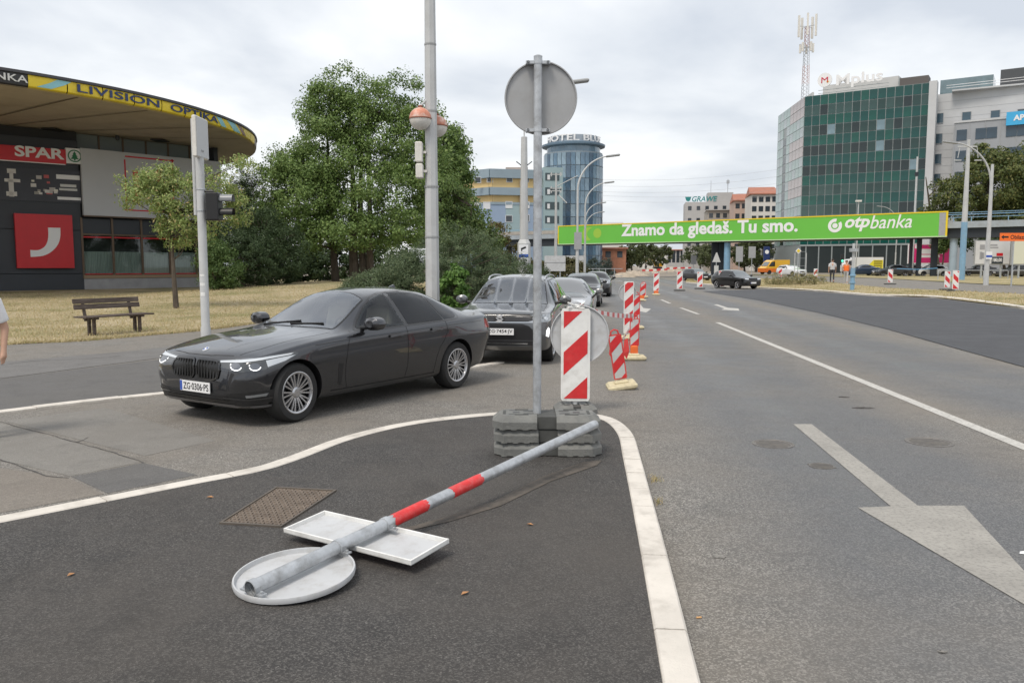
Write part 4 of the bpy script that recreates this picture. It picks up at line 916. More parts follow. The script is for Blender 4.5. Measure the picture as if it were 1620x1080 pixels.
DW = [(2.80, .992), (2.775, 1.388), (3.0, 1.396), (3.25, 1.376), (3.43, 1.338), (3.535, 1.005)]
QW = [(3.575, 1.01), (3.475, 1.31), (3.62, 1.262), (3.80, 1.17), (3.90, 1.085), (3.89, 1.04), (3.82, 1.02)]
c.patch('windscreen', WS, 'top', T_screen, .004, thick=False); c.patch('rear_window', RW, 'top', T_dark, .004, thick=False)
c.patch('front_door_window', FW, 'side', T_side, both=True, thick=False); c.patch('rear_door_window', DW, 'side', T_dark, both=True, thick=False); c.patch('quarter_window', QW, 'side', T_dark, both=True, thick=False)
c.open_windows([('top', WS), ('top', RW), ('side', FW), ('side', DW)], .04); c.interior(1.85, 2.72, 3.62, .30, .96, .74)
c.patch('centre_pillar', [(2.722, .985), (2.70, 1.362), (2.768, 1.368), (2.793, .99)], 'side', M_trim, .003, both=True)
dlo = [(1.84, .97), (1.98, 1.075), (2.2, 1.225), (2.43, 1.338), (2.65, 1.392), (3.0, 1.41), (3.3, 1.384), (3.62, 1.285), (3.84, 1.175), (3.945, 1.075), (3.93, 1.02), (3.83, 1.0), (3.0, .975), (2.3, .958)]
M_sideg = mat('side glass', (.016, .021, .02), .04, spec=.7, ior=1.6)
c.seam('window_trim', dlo, 'side', M_trim, .016, .003, close=True)
c.seam('door_gap', [(1.70, .93), (1.66, .80), (1.62, .6), (1.62, .42), (1.66, .29)], 'side', M_seam, .007)
c.seam('door_gap', [(2.735, .97), (2.76, .7), (2.76, .45), (2.72, .29)], 'side', M_seam, .007)
c.seam('door_gap', [(3.56, 1.0), (3.60, .86), (3.53, .74), (3.42, .62), (3.36, .48), (3.32, .29)], 'side', M_seam, .007)
c.seam('sill_gap', [(1.40, .285), (3.35, .285)], 'side', M_seam, .012)
c.seam('crease_shade_line', [(1.15, .845), (1.8, .875), (2.8, .90), (3.8, .925), (4.5, .935)], 'side', mat('crease shade', (.010, .010, .012), .35, .4, coat=.6), .010, .0006)  # shade along the flank crease, painted as a dark ribbon
c.patch('breather', [(1.50, .60), (1.58, .60), (1.56, .33), (1.50, .36)], 'side', M_black, .002, both=True)
for s in (2.52, 3.36):
    zz = .855 if s < 3 else .885
    c.patch('handle_recess', [(s-.12, zz-.035), (s+.10, zz-.035), (s+.12, zz), (s+.10, zz+.032), (s-.12, zz+.032), (s-.14, zz)], 'side', M_trim, .002, both=True)
    c.patch('door_handle', [(s-.13, zz-.012), (s+.11, zz-.008), (s+.11, zz+.018), (s-.13, zz+.018)], 'side', P1, .022, both=True)
c.mirror(1.98, .985, sz=(.17, .27, .17))
# front: kidneys, lamps, intakes
for g in (1, -1):
    K = [(g*.022, .68), (g*.025, .56), (g*.07, .51), (g*.29, .505), (g*.385, .545), (g*.42, .625), (g*.40, .695), (g*.32, .725), (g*.06, .73), (g*.03, .715)]
    gr = c.patch('kidney_grille', K, 'front', M_grille, .006, .04)[0]
    c.seam('grille_rim', K, 'front', M_trim, .022, .012, both=False, parent=gr, close=True)
    for k in range(7):
        y = g*(.072+.05*k); c.patch('grille_bar', [(y-.008, .525), (y+.008, .525), (y+.008, .712), (y-.008, .712)], 'front', mat('grille bar', (.03, .03, .03), .2, .5), .018, .2, parent=gr)
    ZH = ('diag', radians(48))
    H1 = [(-.33, .63), (-.10, .618), (.16, .64), (.36, .70), (.50, .775), (.47, .80), (.25, .79), (0, .765), (-.20, .748), (-.33, .735)]
    hl = c.patch('headlamp', H1, ZH, mat('lamp dark housing', (.06, .065, .07), .12, .3, coat=1.), .004, .04, sg=g)[0]
    c.patch('lamp_brow', [(-.32, .725), (-.1, .745), (.2, .776), (.45, .793), (.42, .775), (.2, .752), (-.1, .718), (-.32, .705)], ZH, M_lamp, .009, .05, sg=g, parent=hl)
    c.patch('lamp_tip', [(.18, .665), (.36, .715), (.47, .768), (.30, .752), (.16, .735)], ZH, M_lamp, .008, .05, sg=g, parent=hl)
    for a in (-.15, .05):
        c.patch('projector', arc(a, .678, .052, .036, 0, 330, 11), ZH, mat('projector lens', (.16, .17, .19), .08, .6, coat=1.), .010, .03, sg=g, parent=hl)
        c.seam('light_ring', arc(a, .678, .060, .042, 190, 350, 10), ZH, M_led, .009, .013, both=False, sg=g, parent=hl)
        c.seam('light_ring', [(a-.060, .682), (a-.055, .70)], ZH, M_led, .009, .013, both=False, sg=g, parent=hl)
    c.patch('side_intake', [(-.42, .262), (.05, .255), (.22, .28), (.31, .35), (.26, .42), (.0, .405), (-.40, .355)], ZH, M_black, .003, .04, sg=g)
    c.patch('fog_lamp', [(-.06, .365), (.18, .385), (.16, .355), (-.05, .338)], ZH, mat('fog lens', (.2, .21, .22), .1, .3, coat=1), .010, .05, sg=g)
    c.seam('intake_trim', [(-.30, .33), (-.05, .318), (.22, .33)], ZH, M_chrome if False else P1, .018, .012, both=False, sg=g)
c.patch('lower_intake', [(-.62, .27), (.62, .27), (.64, .31), (.58, .365), (-.58, .365), (-.64, .31)], 'front', M_black, .004, .05)
for z in (.295, .335): c.seam('intake_slat', [(-.55, z), (.55, z)], 'front', mat('grille bar', (.03, .03, .03), .2, .5), .008, .01, both=False)
for g in (1, -1): c.seam('front_lip', [(-.55, .235), (-.1, .232), (.25, .24)], ('diag', radians(48)), mat('silver lip', (.16, .165, .18), .3, .6, coat=.6), .03, .008, both=False, sg=g)
c.seam('front_lip', [(-.6, .245), (0, .24), (.6, .245)], 'front', mat('silver lip', (.16, .165, .18), .3, .6, coat=.6), .022, .006, both=False)
c.seam('bonnet_gap', [(.37, .58), (.6, .665), (1.0, .715), (1.55, .73)], 'top', M_seam, .006, both=False); c.seam('bonnet_gap', [(.37, -.58), (.6, -.665), (1.0, -.715), (1.55, -.73)], 'top', M_seam, .006, both=False)
c.seam('bonnet_gap', [(.34, -.52), (.285, -.2), (.28, 0), (.285, .2), (.34, .52)], 'top', M_seam, .006, both=False)
for g in (1, -1): c.seam('bonnet_crease_highlight', [(.42, g*.30), (.8, g*.40), (1.5, g*.50)], 'top', mat('painted crease highlight', (.07, .072, .08), .28, .6, coat=.9), .012, .0008, both=False)  # highlight along each bonnet crease, painted as a paler ribbon
o, dd = c.rayof('top', .37, 0, 1); q = c.proj(o, dd); m = MB(); m.lathe([(.041, -.004), (.041, .006), (.034, .009), (.001, .010)], n=24); m.xf(Matrix.Translation(q) @ Matrix.Rotation(radians(28), 4, 'Y')); bd = m.build('bonnet_badge', M_chrome, c.t, smooth=True)
for k in range(4):
    m = MB(); m.add([(0, 0, .0108)]+[(.026*cos(k*pi/2+j*pi/12), .026*sin(k*pi/2+j*pi/12), .0108) for j in range(7)], [(0, j+1, j+2) for j in range(6)]); m.xf(Matrix.Translation(q) @ Matrix.Rotation(radians(28), 4, 'Y')); m.build('badge_quarter', M_blue if k % 2 else M_white, bd)
c.plate('ZG·0306·PS', .415, w=.53, h=.118, eps=.02)
for g in (1, -1):
    c.patch('tail_lamp', [(4.58, .83), (4.90, .80), (4.93, .93), (4.62, .955)], 'side', M_tail, .004, sg=g)
c.patch('tail_lamp', [(.4, .80), (.7, .80), (.68, .93), (.4, .93)], 'rear', M_tail, .004); c.patch('tail_lamp', [(-.7, .80), (-.4, .80), (-.4, .93), (-.68, .93)], 'rear', M_tail, .004)
c.plate('ZG·0306·PS', .74, view='rear')
for a in ((-.05, .45), (-.55, .05)):
    o, dd = c.rayof('top', 1.64, a[0], 1); q0 = c.proj(o, dd); o, dd = c.rayof('top', 1.72, a[1], 1); q1 = c.proj(o, dd); m = MB(); m.tube([q0+Vector((0, 0, .012)), q1+Vector((0, 0, .016))], .010, 6); m.build('wiper', M_black, c.t)
o, dd = c.rayof('top', 3.45, 0, 1); q = c.proj(o, dd); m = MB(); m.add([q+Vector(v) for v in ((.10, 0, 0), (-.08, .035, 0), (-.08, -.035, 0), (-.07, .012, .05), (-.07, -.012, .05))], [(0, 1, 3), (0, 4, 2), (0, 3, 4), (1, 2, 4, 3)]); m.build('antenna_fin', P1, c.t)
# --- the SUV behind
P2 = paint('grey suv paint', (.13, .135, .14), .3, .75)
sw = gnd(874, 570.5); hS = radians(-90-9.5)
lv = Vector((-sin(hS), cos(hS), 0)); fa2 = sw-lv*.84
s = Car(rescale(SUV, H=1.0), 'suv', 'grey suv with black grille waiting behind the dark saloon car', 'car', fa2.x, fa2.y, hS, P2)
s.wheels(5, True)
SWS = [(1.12, -.70), (1.06, -.3), (1.05, 0), (1.06, .3), (1.12, .70), (1.72, .575), (1.77, .3), (1.78, 0), (1.77, -.3), (1.72, -.575)]
SF = [(1.38, 1.04), (1.62, 1.22), (1.80, 1.36), (1.98, 1.44), (2.10, 1.45), (2.12, 1.05)]; SR = [(2.18, 1.05), (2.16, 1.455), (2.6, 1.465), (2.95, 1.45), (3.02, 1.07)]
s.patch('windscreen', SWS, 'top', T_screen, .004, thick=False); s.patch('front_door_window', SF, 'side', T_side, both=True, thick=False); s.patch('rear_door_window', SR, 'side', T_dark, both=True, thick=False)
s.patch('quarter_window', [(3.08, 1.08), (3.02, 1.44), (3.35, 1.40), (3.5, 1.12)], 'side', M_glass_d, both=True)
s.open_windows([('top', SWS), ('side', SF), ('side', SR)], .04); s.interior(1.32, 2.1, 2.95, .42, 1.04, .72)
s.seam('window_trim', [(1.3, 1.01), (1.6, 1.24), (1.95, 1.46), (2.6, 1.49), (3.4, 1.43), (3.56, 1.1), (2.5, 1.03)], 'side', M_trim, .02, .002, close=True)
for pts in ([(1.25, .98), (1.22, .6), (1.28, .3)], [(2.15, 1.0), (2.17, .6), (2.15, .3)], [(3.03, 1.03), (3.03, .8), (2.9, .6), (2.85, .35)]): s.seam('door_gap', pts, 'side', M_seam, .007)
for q in (1.92, 2.82): s.patch('door_handle', [(q-.1, .875), (q+.1, .875), (q+.1, .905), (q-.1, .905)], 'side', P2, .02, both=True)
for ax in (s.sp['fa'], s.sp['ra']): s.patch('arch_cladding', arc(ax, .34, .455, .455, 0, 180, 16)+arc(ax, .34, .39, .39, 180, 0, 16), 'side', M_black, .006, .08, both=True)
s.patch('sill_cladding', [(1.28, .25), (2.87, .25), (2.87, .40), (1.28, .40)], 'side', M_black, .006, both=True)
s.mirror(1.44, 1.04, sz=(.14, .23, .18))
gr = s.patch('grille', [(-.50, .775), (.50, .775), (.58, .80), (.60, .87), (.52, .885), (-.52, .885), (-.60, .87), (-.58, .80)], 'front', M_grille, .006, .05)[0]
for z in (.80, .835, .865): s.seam('grille_bar', [(-.54, z), (-.1, z)], 'front', mat('grille grey bar', (.12, .12, .125), .25, .6), .011, .014, both=False, parent=gr); s.seam('grille_bar', [(.1, z), (.54, z)], 'front', mat('grille grey bar', (.12, .12, .125), .25, .6), .011, .014, both=False, parent=gr)
s.seam('chrome_strip', [(-.60, .765), (-.1, .762), (.1, .762), (.60, .765)], 'front', M_chrome, .014, .012, both=False); s.seam('bonnet_edge', [(-.66, .893), (0, .898), (.66, .893)], 'front', M_seam, .012, .003, both=False)
x = s.proj(*s.rayof('front', 0, .825, 1)).x+.02; m = MB()
for pl in ([(-.07, .012), (.035, .075), (.07, .05), (0, .01)], [(.07, -.012), (-.035, -.075), (-.07, -.05), (0, -.01)], [(-.07, .012), (-.03, .0), (.07, -.058), (.035, -.075), (-.02, -.035)], [(.07, -.012), (.03, 0), (-.07, .058), (-.035, .075), (.02, .035)]):
    m.prism(pl, (x, 0, .825), (0, 1, 0), (0, 0, 1), (.008, 0, 0)); x += .0004
m.build('badge', mat('badge silver', (.75, .76, .77), .25, .4), s.t)
s.patch('front_intake', [(-.66, .56), (-.52, .70), (-.40, .735), (.40, .735), (.52, .70), (.66, .56), (.60, .45), (-.60, .45)], 'front', M_black, .005, .05)
s.patch('bumper_band', [(-.64, .36), (.64, .36), (.66, .44), (-.66, .44)], 'front', M_black, .006, .05); s.seam('silver_lip', [(-.5, .39), (.5, .39)], 'front', M_chrome, .02, .014, both=False)
ZS = ('diag', radians(40))
for g in (1, -1):
    hl = s.patch('headlamp', [(-.30, .775), (.05, .765), (.22, .80), (.34, .87), (.33, .90), (.1, .90), (-.28, .885)], ZS, mat('lamp clear', (.32, .34, .36), .1, .5, coat=1.), .005, .05, sg=g)[0]
    for a in (-.18, .0): s.patch('projector', arc(a, .83, .05, .034, 0, 330, 11), ZS, M_lamp, .010, .04, sg=g, parent=hl)
    s.patch('day_lamp', [(-.02, .52), (.06, .50), (.10, .63), (.06, .67), (.0, .62)], ZS, M_led, .012, .05, sg=g)
    zr = .045; rail = []
    for k in range(13):
        q = 1.85+k*.145; o, dd = s.rayof('top', q, g*.56, 1); p = s.proj(o, dd); rail.append(p+Vector((0, 0, zr*min(1, k*1.2, (12-k)*1.2))))
    m = MB(); m.tube(rail, .017, 8); m.build('roof_rail', mat('silver rail', (.55, .56, .57), .3, .8), s.t, smooth=True)
s.plate('ZG·7454·JV', .60, w=.52, h=.115, eps=.05)
def simple_car(sp, name, label, fx_, fy_, heading, pnt, group=None, plate=None, fine=False, led=False, zg=None, rim=None, cat='car'):
    k = sp.get('k', 1.); suv = sp['zt'][0][1] > .65*sp.get('H', 1.); zg = terr(fx_, fy_) if zg is None else zg
    c = Car(sp, name, label, cat, fx_, fy_, heading, pnt, fine=fine, group=group, zg=zg); c.wheels(5, False, simple=True, rim=rim); Hh, Ww = sp.get('H', 1.), sp.get('W', 1.)
    def T(l): return [(a*k, b*Hh) for a, b in l]
    def Tp(l): return [(a*k, b*Ww) for a, b in l]
    def Tf(l): return [(a*Ww, b*Hh) for a, b in l]
    e = .006
    if suv:
        c.patch('windscreen', Tp([(1.12, -.70), (1.05, 0), (1.12, .70), (1.72, .575), (1.78, 0), (1.72, -.575)]), 'top', M_glass, e, .12)
        c.patch('rear_window', Tf([(-.52, 1.12), (.52, 1.12), (.5, 1.40), (-.5, 1.40)]), 'rear', M_glass_d, e, .12)
        c.patch('side_windows', T([(1.38, 1.04), (1.8, 1.36), (2.05, 1.45), (2.6, 1.465), (3.3, 1.42), (3.5, 1.1), (2.5, 1.05)]), 'side', M_glass_d, e, .12, both=True)
        c.patch('headlamp', Tf([(.40, .78), (.72, .80), (.74, .90), (.42, .88)]), 'front', M_lamp, e, .08); c.patch('headlamp', Tf([(-.40, .78), (-.72, .80), (-.74, .90), (-.42, .88)]), 'front', M_lamp, e, .08)
        c.patch('grille', Tf([(-.36, .76), (.36, .76), (.36, .88), (-.36, .88)]), 'front', M_grille, e, .1); c.patch('front_intake', Tf([(-.6, .40), (.6, .40), (.5, .62), (-.5, .62)]), 'front', M_black, e, .1)
        c.patch('tail_lamp', Tf([(.5, .86), (.72, .86), (.7, 1.04), (.52, 1.04)]), 'rear', M_tail, e, .1); c.patch('tail_lamp', Tf([(-.5, .86), (-.72, .86), (-.7, 1.04), (-.52, 1.04)]), 'rear', M_tail, e, .1); zp, ms = .52, (1.44, 1.04)
    else:
        c.patch('windscreen', Tp([(1.66, -.66), (1.59, 0), (1.66, .66), (2.30, .535), (2.37, 0), (2.30, -.535)]), 'top', M_glass, e, .12)
        c.patch('rear_window', Tp([(3.62, -.47), (3.60, 0), (3.62, .47), (4.27, .55), (4.33, 0), (4.27, -.55)]), 'top', M_glass_d, e, .12)
        c.patch('side_windows', T([(1.90, .995), (2.25, 1.222), (2.62, 1.352), (3.0, 1.376), (3.43, 1.325), (3.8, 1.17), (3.88, 1.04), (2.8, .99)]), 'side', M_glass_d, e, .12, both=True)
        for g in (1, -1): c.patch('headlamp', Tf([(g*.40, .63), (g*.74, .66), (g*.74, .74), (g*.42, .70)]), 'front', M_lamp, e, .08); c.patch('tail_lamp', Tf([(g*.42, .82), (g*.68, .82), (g*.66, .94), (g*.42, .94)]), 'rear', M_tail, e, .1)
        c.patch('grille', Tf([(-.34, .54), (.34, .54), (.36, .67), (-.36, .67)]), 'front', M_grille, e, .1); c.patch('front_intake', Tf([(-.55, .30), (.55, .30), (.5, .42), (-.5, .42)]), 'front', M_black, e, .1); zp, ms = .46, (2.02, .985)
    if led:
        for g in (1, -1): c.patch('day_lamp', Tf([(g*.42, .80 if suv else .64), (g*.70, .82 if suv else .66), (g*.70, .85 if suv else .69), (g*.42, .83 if suv else .67)]), 'front', M_led, e*2, .1)
    if not fine:                                            # dark wheel openings behind the tyres
        for ax in (sp['fa'], sp['ra']): c.patch('wheel_arch', arc(ax, sp['R'], sp['R']+.05, sp['R']+.05, -25, 205, 18), 'side', M_black, .004, .15, both=True)
    c.mirror(ms[0]*k, ms[1]*Hh, sz=(.12, .22, .15)); c.plate(None, zp*Hh, eps=.02); return c
HATCH = rescale(SUV, L=4.05, H=.905, W=.985, R=.31)
HQ = radians(-90-8)
simple_car(rescale(SEDAN, L=4.5, H=.97, W=.97), 'waiting_car', 'light grey saloon half hidden behind the suv in the queue', 1.25, 21.2, HQ, paint('light grey paint', (.23, .235, .24), .35, .5), fine=True)
simple_car(rescale(HATCH, L=4.3, H=1.0), 'waiting_car', 'dark hatchback with bright day lamps, behind the light grey saloon in the queue', 2.95, 34.2, HQ, paint('dark anthracite paint', (.03, .031, .034)), led=True)
simple_car(rescale(SEDAN, L=4.5, H=.97, W=.97), 'waiting_car', 'black car at the tail of the waiting queue', 4.75, 45.5, HQ, paint('black paint', (.012, .012, .013)))
p = gnd(1180, 457); simple_car(HATCH, 'parked_hatchback', 'black hatchback parked at the end of the fresh asphalt by the median plants', p.x, p.y, radians(-90+24), paint('black paint', (.012, .012, .013)), fine=True, zg=p.z)
p = gnd(1110, 444.5); simple_car(HATCH, 'distant_car', 'black car parked beside the blue bridge column', p.x, p.y, radians(-90+18), paint('black paint', (.012, .012, .013)), zg=p.z)
# ---------------------------------------------------------------- the round roofed pavilion
PC = Vector((-36.05, 49.5)); PRr = 19.5; ZS0 = 9.62; ZF = 10.22
M_soff = mat('beige soffit', (.43, .375, .31), .8, var=.07, vscale=.5, dirt=(.30, .25, .20), dscale=.8, damt=.5)
M_grey = mat('dark grey cladding', (.036, .042, .052), .55, var=.08, vscale=.7)
M_pale = mat('pale grey board', (.50, .51, .53), .55, var=.03, vscale=.6)
M_brz = mat('bronze window frame', (.13, .09, .06), .45, .3)
M_win = mat('shop glass', (.018, .022, .024), .06, spec=.6)
M_spar = mat('sign red', (.55, .012, .02), .4, var=.05, vscale=2)
M_swhite = mat('sign white', (.78, .78, .78), .45)
M_fy = mat('yellow fascia', (.72, .55, .03), .5, var=.08, vscale=.8, dirt=(.5, .42, .12), dscale=1.2, damt=.4)
M_fb = mat('light blue fascia print', (.25, .52, .58), .5); M_navy = mat('navy lettering', (.02, .04, .13), .5); M_fdark = mat('dark fascia', (.03, .03, .032), .5)
pv = thing('round_pavilion', 'low dark shop pavilion under a wide round flat roof with a yellow lettered rim', 'building', (0, 0, 0))
def pol(a, r, z): return (PC.x+r*cos(a), PC.y+r*sin(a), z)
def ang(px, py, z=ZS0):                                 # angle on the roof rim seen at a picture column
    best = None
    for k in range(-1100, 400):
        a = k*.002*pi/2; x, y, _ = pol(a, PRr, z); p = CX+FPX*x/(y*cos(PITCH)-(z-CAMH)*sin(PITCH))
        if a > .06: continue
        if best is None or abs(p-px) < best[0]: best = (abs(p-px), a)
    return best[1]
rf = MB(); rf.lathe([(.01, ZS0+.06), (PRr-3, ZS0+.05), (PRr-.2, ZS0), (PRr-.02, ZS0+.02)], (PC.x, PC.y, 0), n=96); roof = rf.build('roof', M_soff, pv, smooth=True)
rf = MB(); rf.lathe([(PRr+.03, ZF-.02), (PRr+.09, ZF), (PRr+.06, ZF+.13), (PRr-.5, ZF+.16), (.01, ZF+.3)], (PC.x, PC.y, 0), n=96); rf.build('roof_edge', mat('dark roof edge', (.035, .035, .04), .6), roof, smooth=True)
def fascia(a0, a1, m, name='rim_panel', r=PRr, z0=ZS0, z1=ZF, skew=0.):
    n = max(2, int(abs(a1-a0)/.03)); q = MB(); vs = []
    for k in range(n+1):
        a = a0+(a1-a0)*k/n; vs += [pol(a, r-.12, z0), pol(a, r, z0+.1), pol(a+skew*.6, r+.03, (z0+z1)/2+.06), pol(a+skew, r, z1)]
    q.add(vs, [(4*k+j, 4*k+j+1, 4*k+5+j, 4*k+4+j) for k in range(n) for j in range(3)]); return q.build(name, m, roof, smooth=True)
A = [ang(x, 0) for x in (44, 340, 360, 385, 392)]
fascia(-pi, A[0], M_fdark); nseg = 11
for k in range(nseg): a0 = A[0]+(.2-A[0])*k/nseg; a1 = A[0]+(.2-A[0])*(k+1)/nseg; fascia(a0+.0012, a1-.0012, M_fy)
fascia(.2, pi, mat('grey rim', (.2, .18, .15), .6))
for (x0, x1, sk, mm) in ((58, 82, .045, M_fb), (350, 358, -.03, M_fb), (370, 381, -.05, M_fb), (384, 397, -.05, mat('brown print', (.22, .12, .08), .5))): fascia(ang(x0, 0), ang(x1, 0), mm, 'rim_print', PRr+.012, ZS0+.02, ZF-.03, sk)
def rimtext(body, x0, x1, m, h):
    a0, a1 = ang(x0, 0), ang(x1, 0); am = (a0+a1)/2; w = (a1-a0)*PRr
    return text('rim_letters', body, m, roof, (0, 0, 0), (1, 0, 0), (0, 0, 1), width=w, height=h, bold=.012, ext=.01, warp=lambda u, v, d: pol(am+u/PRr, PRr+.06+d, (ZS0+ZF)/2+.05+v))
rimtext('LIVISION  OPTIKA', 121, 344, M_navy, .36); rimtext('BANKA', -40, 43, mat('pale letters', (.6, .6, .58), .5), .30)
for x in (-60, 128, 240, 345, 395):                     # soffit joints
    a = ang(x, 0); m = MB(); u = Vector((cos(a), sin(a), 0)); n = Vector((-sin(a), cos(a), 0)); p0 = Vector(pol(a, PRr-.3, ZS0-.012)); p1 = Vector(pol(a, 6, ZS0+.03)); m.add([p0-n*.05, p0+n*.05, p1+n*.05, p1-n*.05], [(0, 1, 2, 3)]); m.build('soffit_joint', mat('soffit joint', (.15, .12, .09), .8), roof)
for (px, py) in ((84, 206), (253, 223)):
    d_ = ray(px, py); t_ = (ZS0-.03-CAMH)/d_.z; q = Vector((d_.x*t_, d_.y*t_, ZS0-.02)); m = MB(); m.box(q, (.8, 1.0, .06)); m.build('soffit_vent', M_black, roof)
for (px, py) in ((186, 219),):
    d_ = ray(px, py); t_ = (ZS0-.15-CAMH)/d_.z; q = Vector((d_.x*t_, d_.y*t_, ZS0-.15)); m = MB(); m.lathe([(.12, .15), (.13, 0), (.1, -.12), (.01, -.14)], q, n=12); m.build('soffit_lamp', M_grey, roof)
W1, W2, W3 = Vector((at(0, 400, 45.5).x, 45.5, 0)), Vector((at(131, 400, 48.2).x, 48.2, 0)), Vector((at(350, 400, 54.6).x, 54.6, 0)); W0 = W1+(W1-W2)*2.6
def wall(a, b, z0, z1, m, name, th=.25, parent=pv, off=0.):
    d = (b-a).normalized(); n = Vector((d.y, -d.x, 0)); q = MB(); a, b = a+n*off, b+n*off
    q.add([(*(p+n*o).xy, z) for z in (z0, z1) for p, o in ((a, 0), (b, 0), (b, -th), (a, -th))], [(0, 1, 5, 4), (1, 2, 6, 5), (2, 3, 7, 6), (3, 0, 4, 7), (4, 5, 6, 7), (0, 3, 2, 1)]); return q.build(name, m, parent)
def zof(py, Y): return at(100, py, Y).z
z_base = .2
nP = 5
for k in range(4):                                       # dark cladding boards
    zz = [z_base, zof(425, 46)-.3, zof(362, 46), zof(306, 46), ZS0-.5]
    wall(W0, W2, zz[k]+.02, zz[k+1]-.02, M_grey, 'cladding_board', .12)
wall(W0, W2, z_base-.5, ZS0, mat('dark wall core', (.02, .022, .026), .7), 'wall', .3, off=-.13)
dW = (W2-W1).normalized(); nW = Vector((dW.y, -dW.x, 0))
def on_wall(px, py, off=.0, a=W1, d=dW):
    r = ray(px, py); n = Vector((d.y, -d.x, 0)); o = Vector((0, 0, CAMH)); t_ = (a+n*off-o).dot(n)/Vector((r.x, r.y, 0)).dot(n); return o+r*t_
def wbox(px0, py0, px1, py1, off, th, m, name, parent, a=W1, d=dW):
    n = Vector((d.y, -d.x, 0)); p, q = on_wall(px0, (py0+py1)/2, off, a, d), on_wall(px1, (py0+py1)/2, off, a, d); p.z, q.z = on_wall((px0+px1)/2, py1, off, a, d).z, on_wall((px0+px1)/2, py0, off, a, d).z; ln_ = (Vector((q.x, q.y, 0))-Vector((p.x, p.y, 0))).length
    c_ = (p+q)/2; m_ = MB(); m_.box(c_-n*th/2, (ln_, th, abs(q.z-p.z)), rz=atan2(d.y, d.x)); o = m_.build(name, m, parent); return o, c_, ln_, abs(q.z-p.z)
# shop signs
st = thing('shop_sign', 'long red and white shop sign with a green fir tree roundel on the dark wall', 'sign')
b_, c_, w_, h_ = wbox(-95, 229, 104, 253, .25, .25, M_spar, 'red_board', st); text('letters', 'SPAR', M_swhite, st, on_wall(63, 241.5, .262), dW, (0, 0, 1), width=(on_wall(101, 241, .26)-on_wall(23, 241, .26)).length, height=.62, bold=.03, ext=.008)
b2, c2, w2, h2 = wbox(104.5, 235, 131, 259, .25, .25, M_swhite, 'white_board', st)
q = on_wall(118, 247, .27); M_grn = mat('sign green', (.005, .16, .05), .45); Mw = Matrix((dW, nW, Vector((0, 0, 1)))).transposed().to_4x4()
m = MB(); m.lathe([(.30, .0), (.30, .01), (.36, .01), (.36, 0)], (0, 0, 0), 'y', n=32); m.xf(Matrix.Translation(q) @ Mw); m.build('roundel', M_grn, st)
m = MB(); m.prism([(0, .27), (.1, .1), (.06, .1), (.16, -.04), (.1, -.04), (.22, -.18), (.04, -.18), (.04, -.26), (-.04, -.26), (-.04, -.18), (-.22, -.18), (-.1, -.04), (-.16, -.04), (-.06, .1), (-.1, .1)], q-nW*.005, dW, (0, 0, 1), nW*.015); m.build('fir_tree', M_grn, st)
wbox(-95, 252.8, 103, 254.2, .27, .05, M_swhite, 'lower_rim', st)
po = thing('wall_poster', 'dark advertising poster with figures and product heap on the dark wall', 'poster')
b_, c_, w_, h_ = wbox(-80, 264, 129, 317, .06, .05, mat('poster print dark', (.02, .022, .03), .4, var=.3, vscale=.6), 'panel', po)
random.seed(5)
for k in range(16):
    x = random.gauss(66, 11); y = 307-abs(random.gauss(0, 12)); x = max(44, min(92, x)); s = random.uniform(2, 5)
    wbox(x-s, y-s*.7, x+s, y+s*.6, .066+.001*k, .004, mat('poster tone %d' % (k % 5), [(.6, .58, .55), (.45, .42, .4), (.5, .1, .1), (.7, .68, .6), (.3, .28, .25)][k % 5], .5), 'printed_goods', po)
for (a, b, c2_, d2) in ((14, 285, 22, 311), (7, 283, 32, 288), (11, 267, 25, 274), (15, 272, 21, 285), (10, 303, 27, 310)): wbox(a, b, c2_, d2, .07, .004, mat('poster tone 0', (.6, .58, .55), .5), 'printed_figure', po)
wbox(89, 277, 126, 284, .07, .004, M_swhite, 'printed_strip', po); wbox(91, 312, 128, 316.5, .07, .004, M_swhite, 'printed_strip', po)
text('print', None, mat('pale letters', (.6, .6, .58), .5), po, on_wall(108, 294, .068), dW, (0, 0, 1), width=.85, height=.16, ext=.002); text('print', None, mat('pale letters', (.6, .6, .58), .5), po, on_wall(108, 300, .068), dW, (0, 0, 1), width=.95, height=.13, ext=.002)
js = thing('red_logo_sign', 'square red light box with a white curved stroke on the dark wall', 'sign')
b_, c_, w_, h_ = wbox(25, 339, 116, 424, .32, .3, M_spar, 'box', js)
o_ = on_wall(72, 381, .322); k = w_/92
pl = [(.88-1, .0)]
outer = [(25, 20), (24, 4), (19, -10), (8, -22), (-6, -29), (-25, -31)]; innr = [(-25, -19), (-12, -19), (-2, -13), (3, -4), (5, 8), (5, 20)]
m = MB(); P_ = smooth_path(outer, 4)+smooth_path(innr, 4); m.prism([(p[0]*k*1.0, (p[1]+3)*k*1.05) for p in P_], o_, dW, (0, 0, 1), nW*.02); m.build('white_stroke', M_swhite, js)
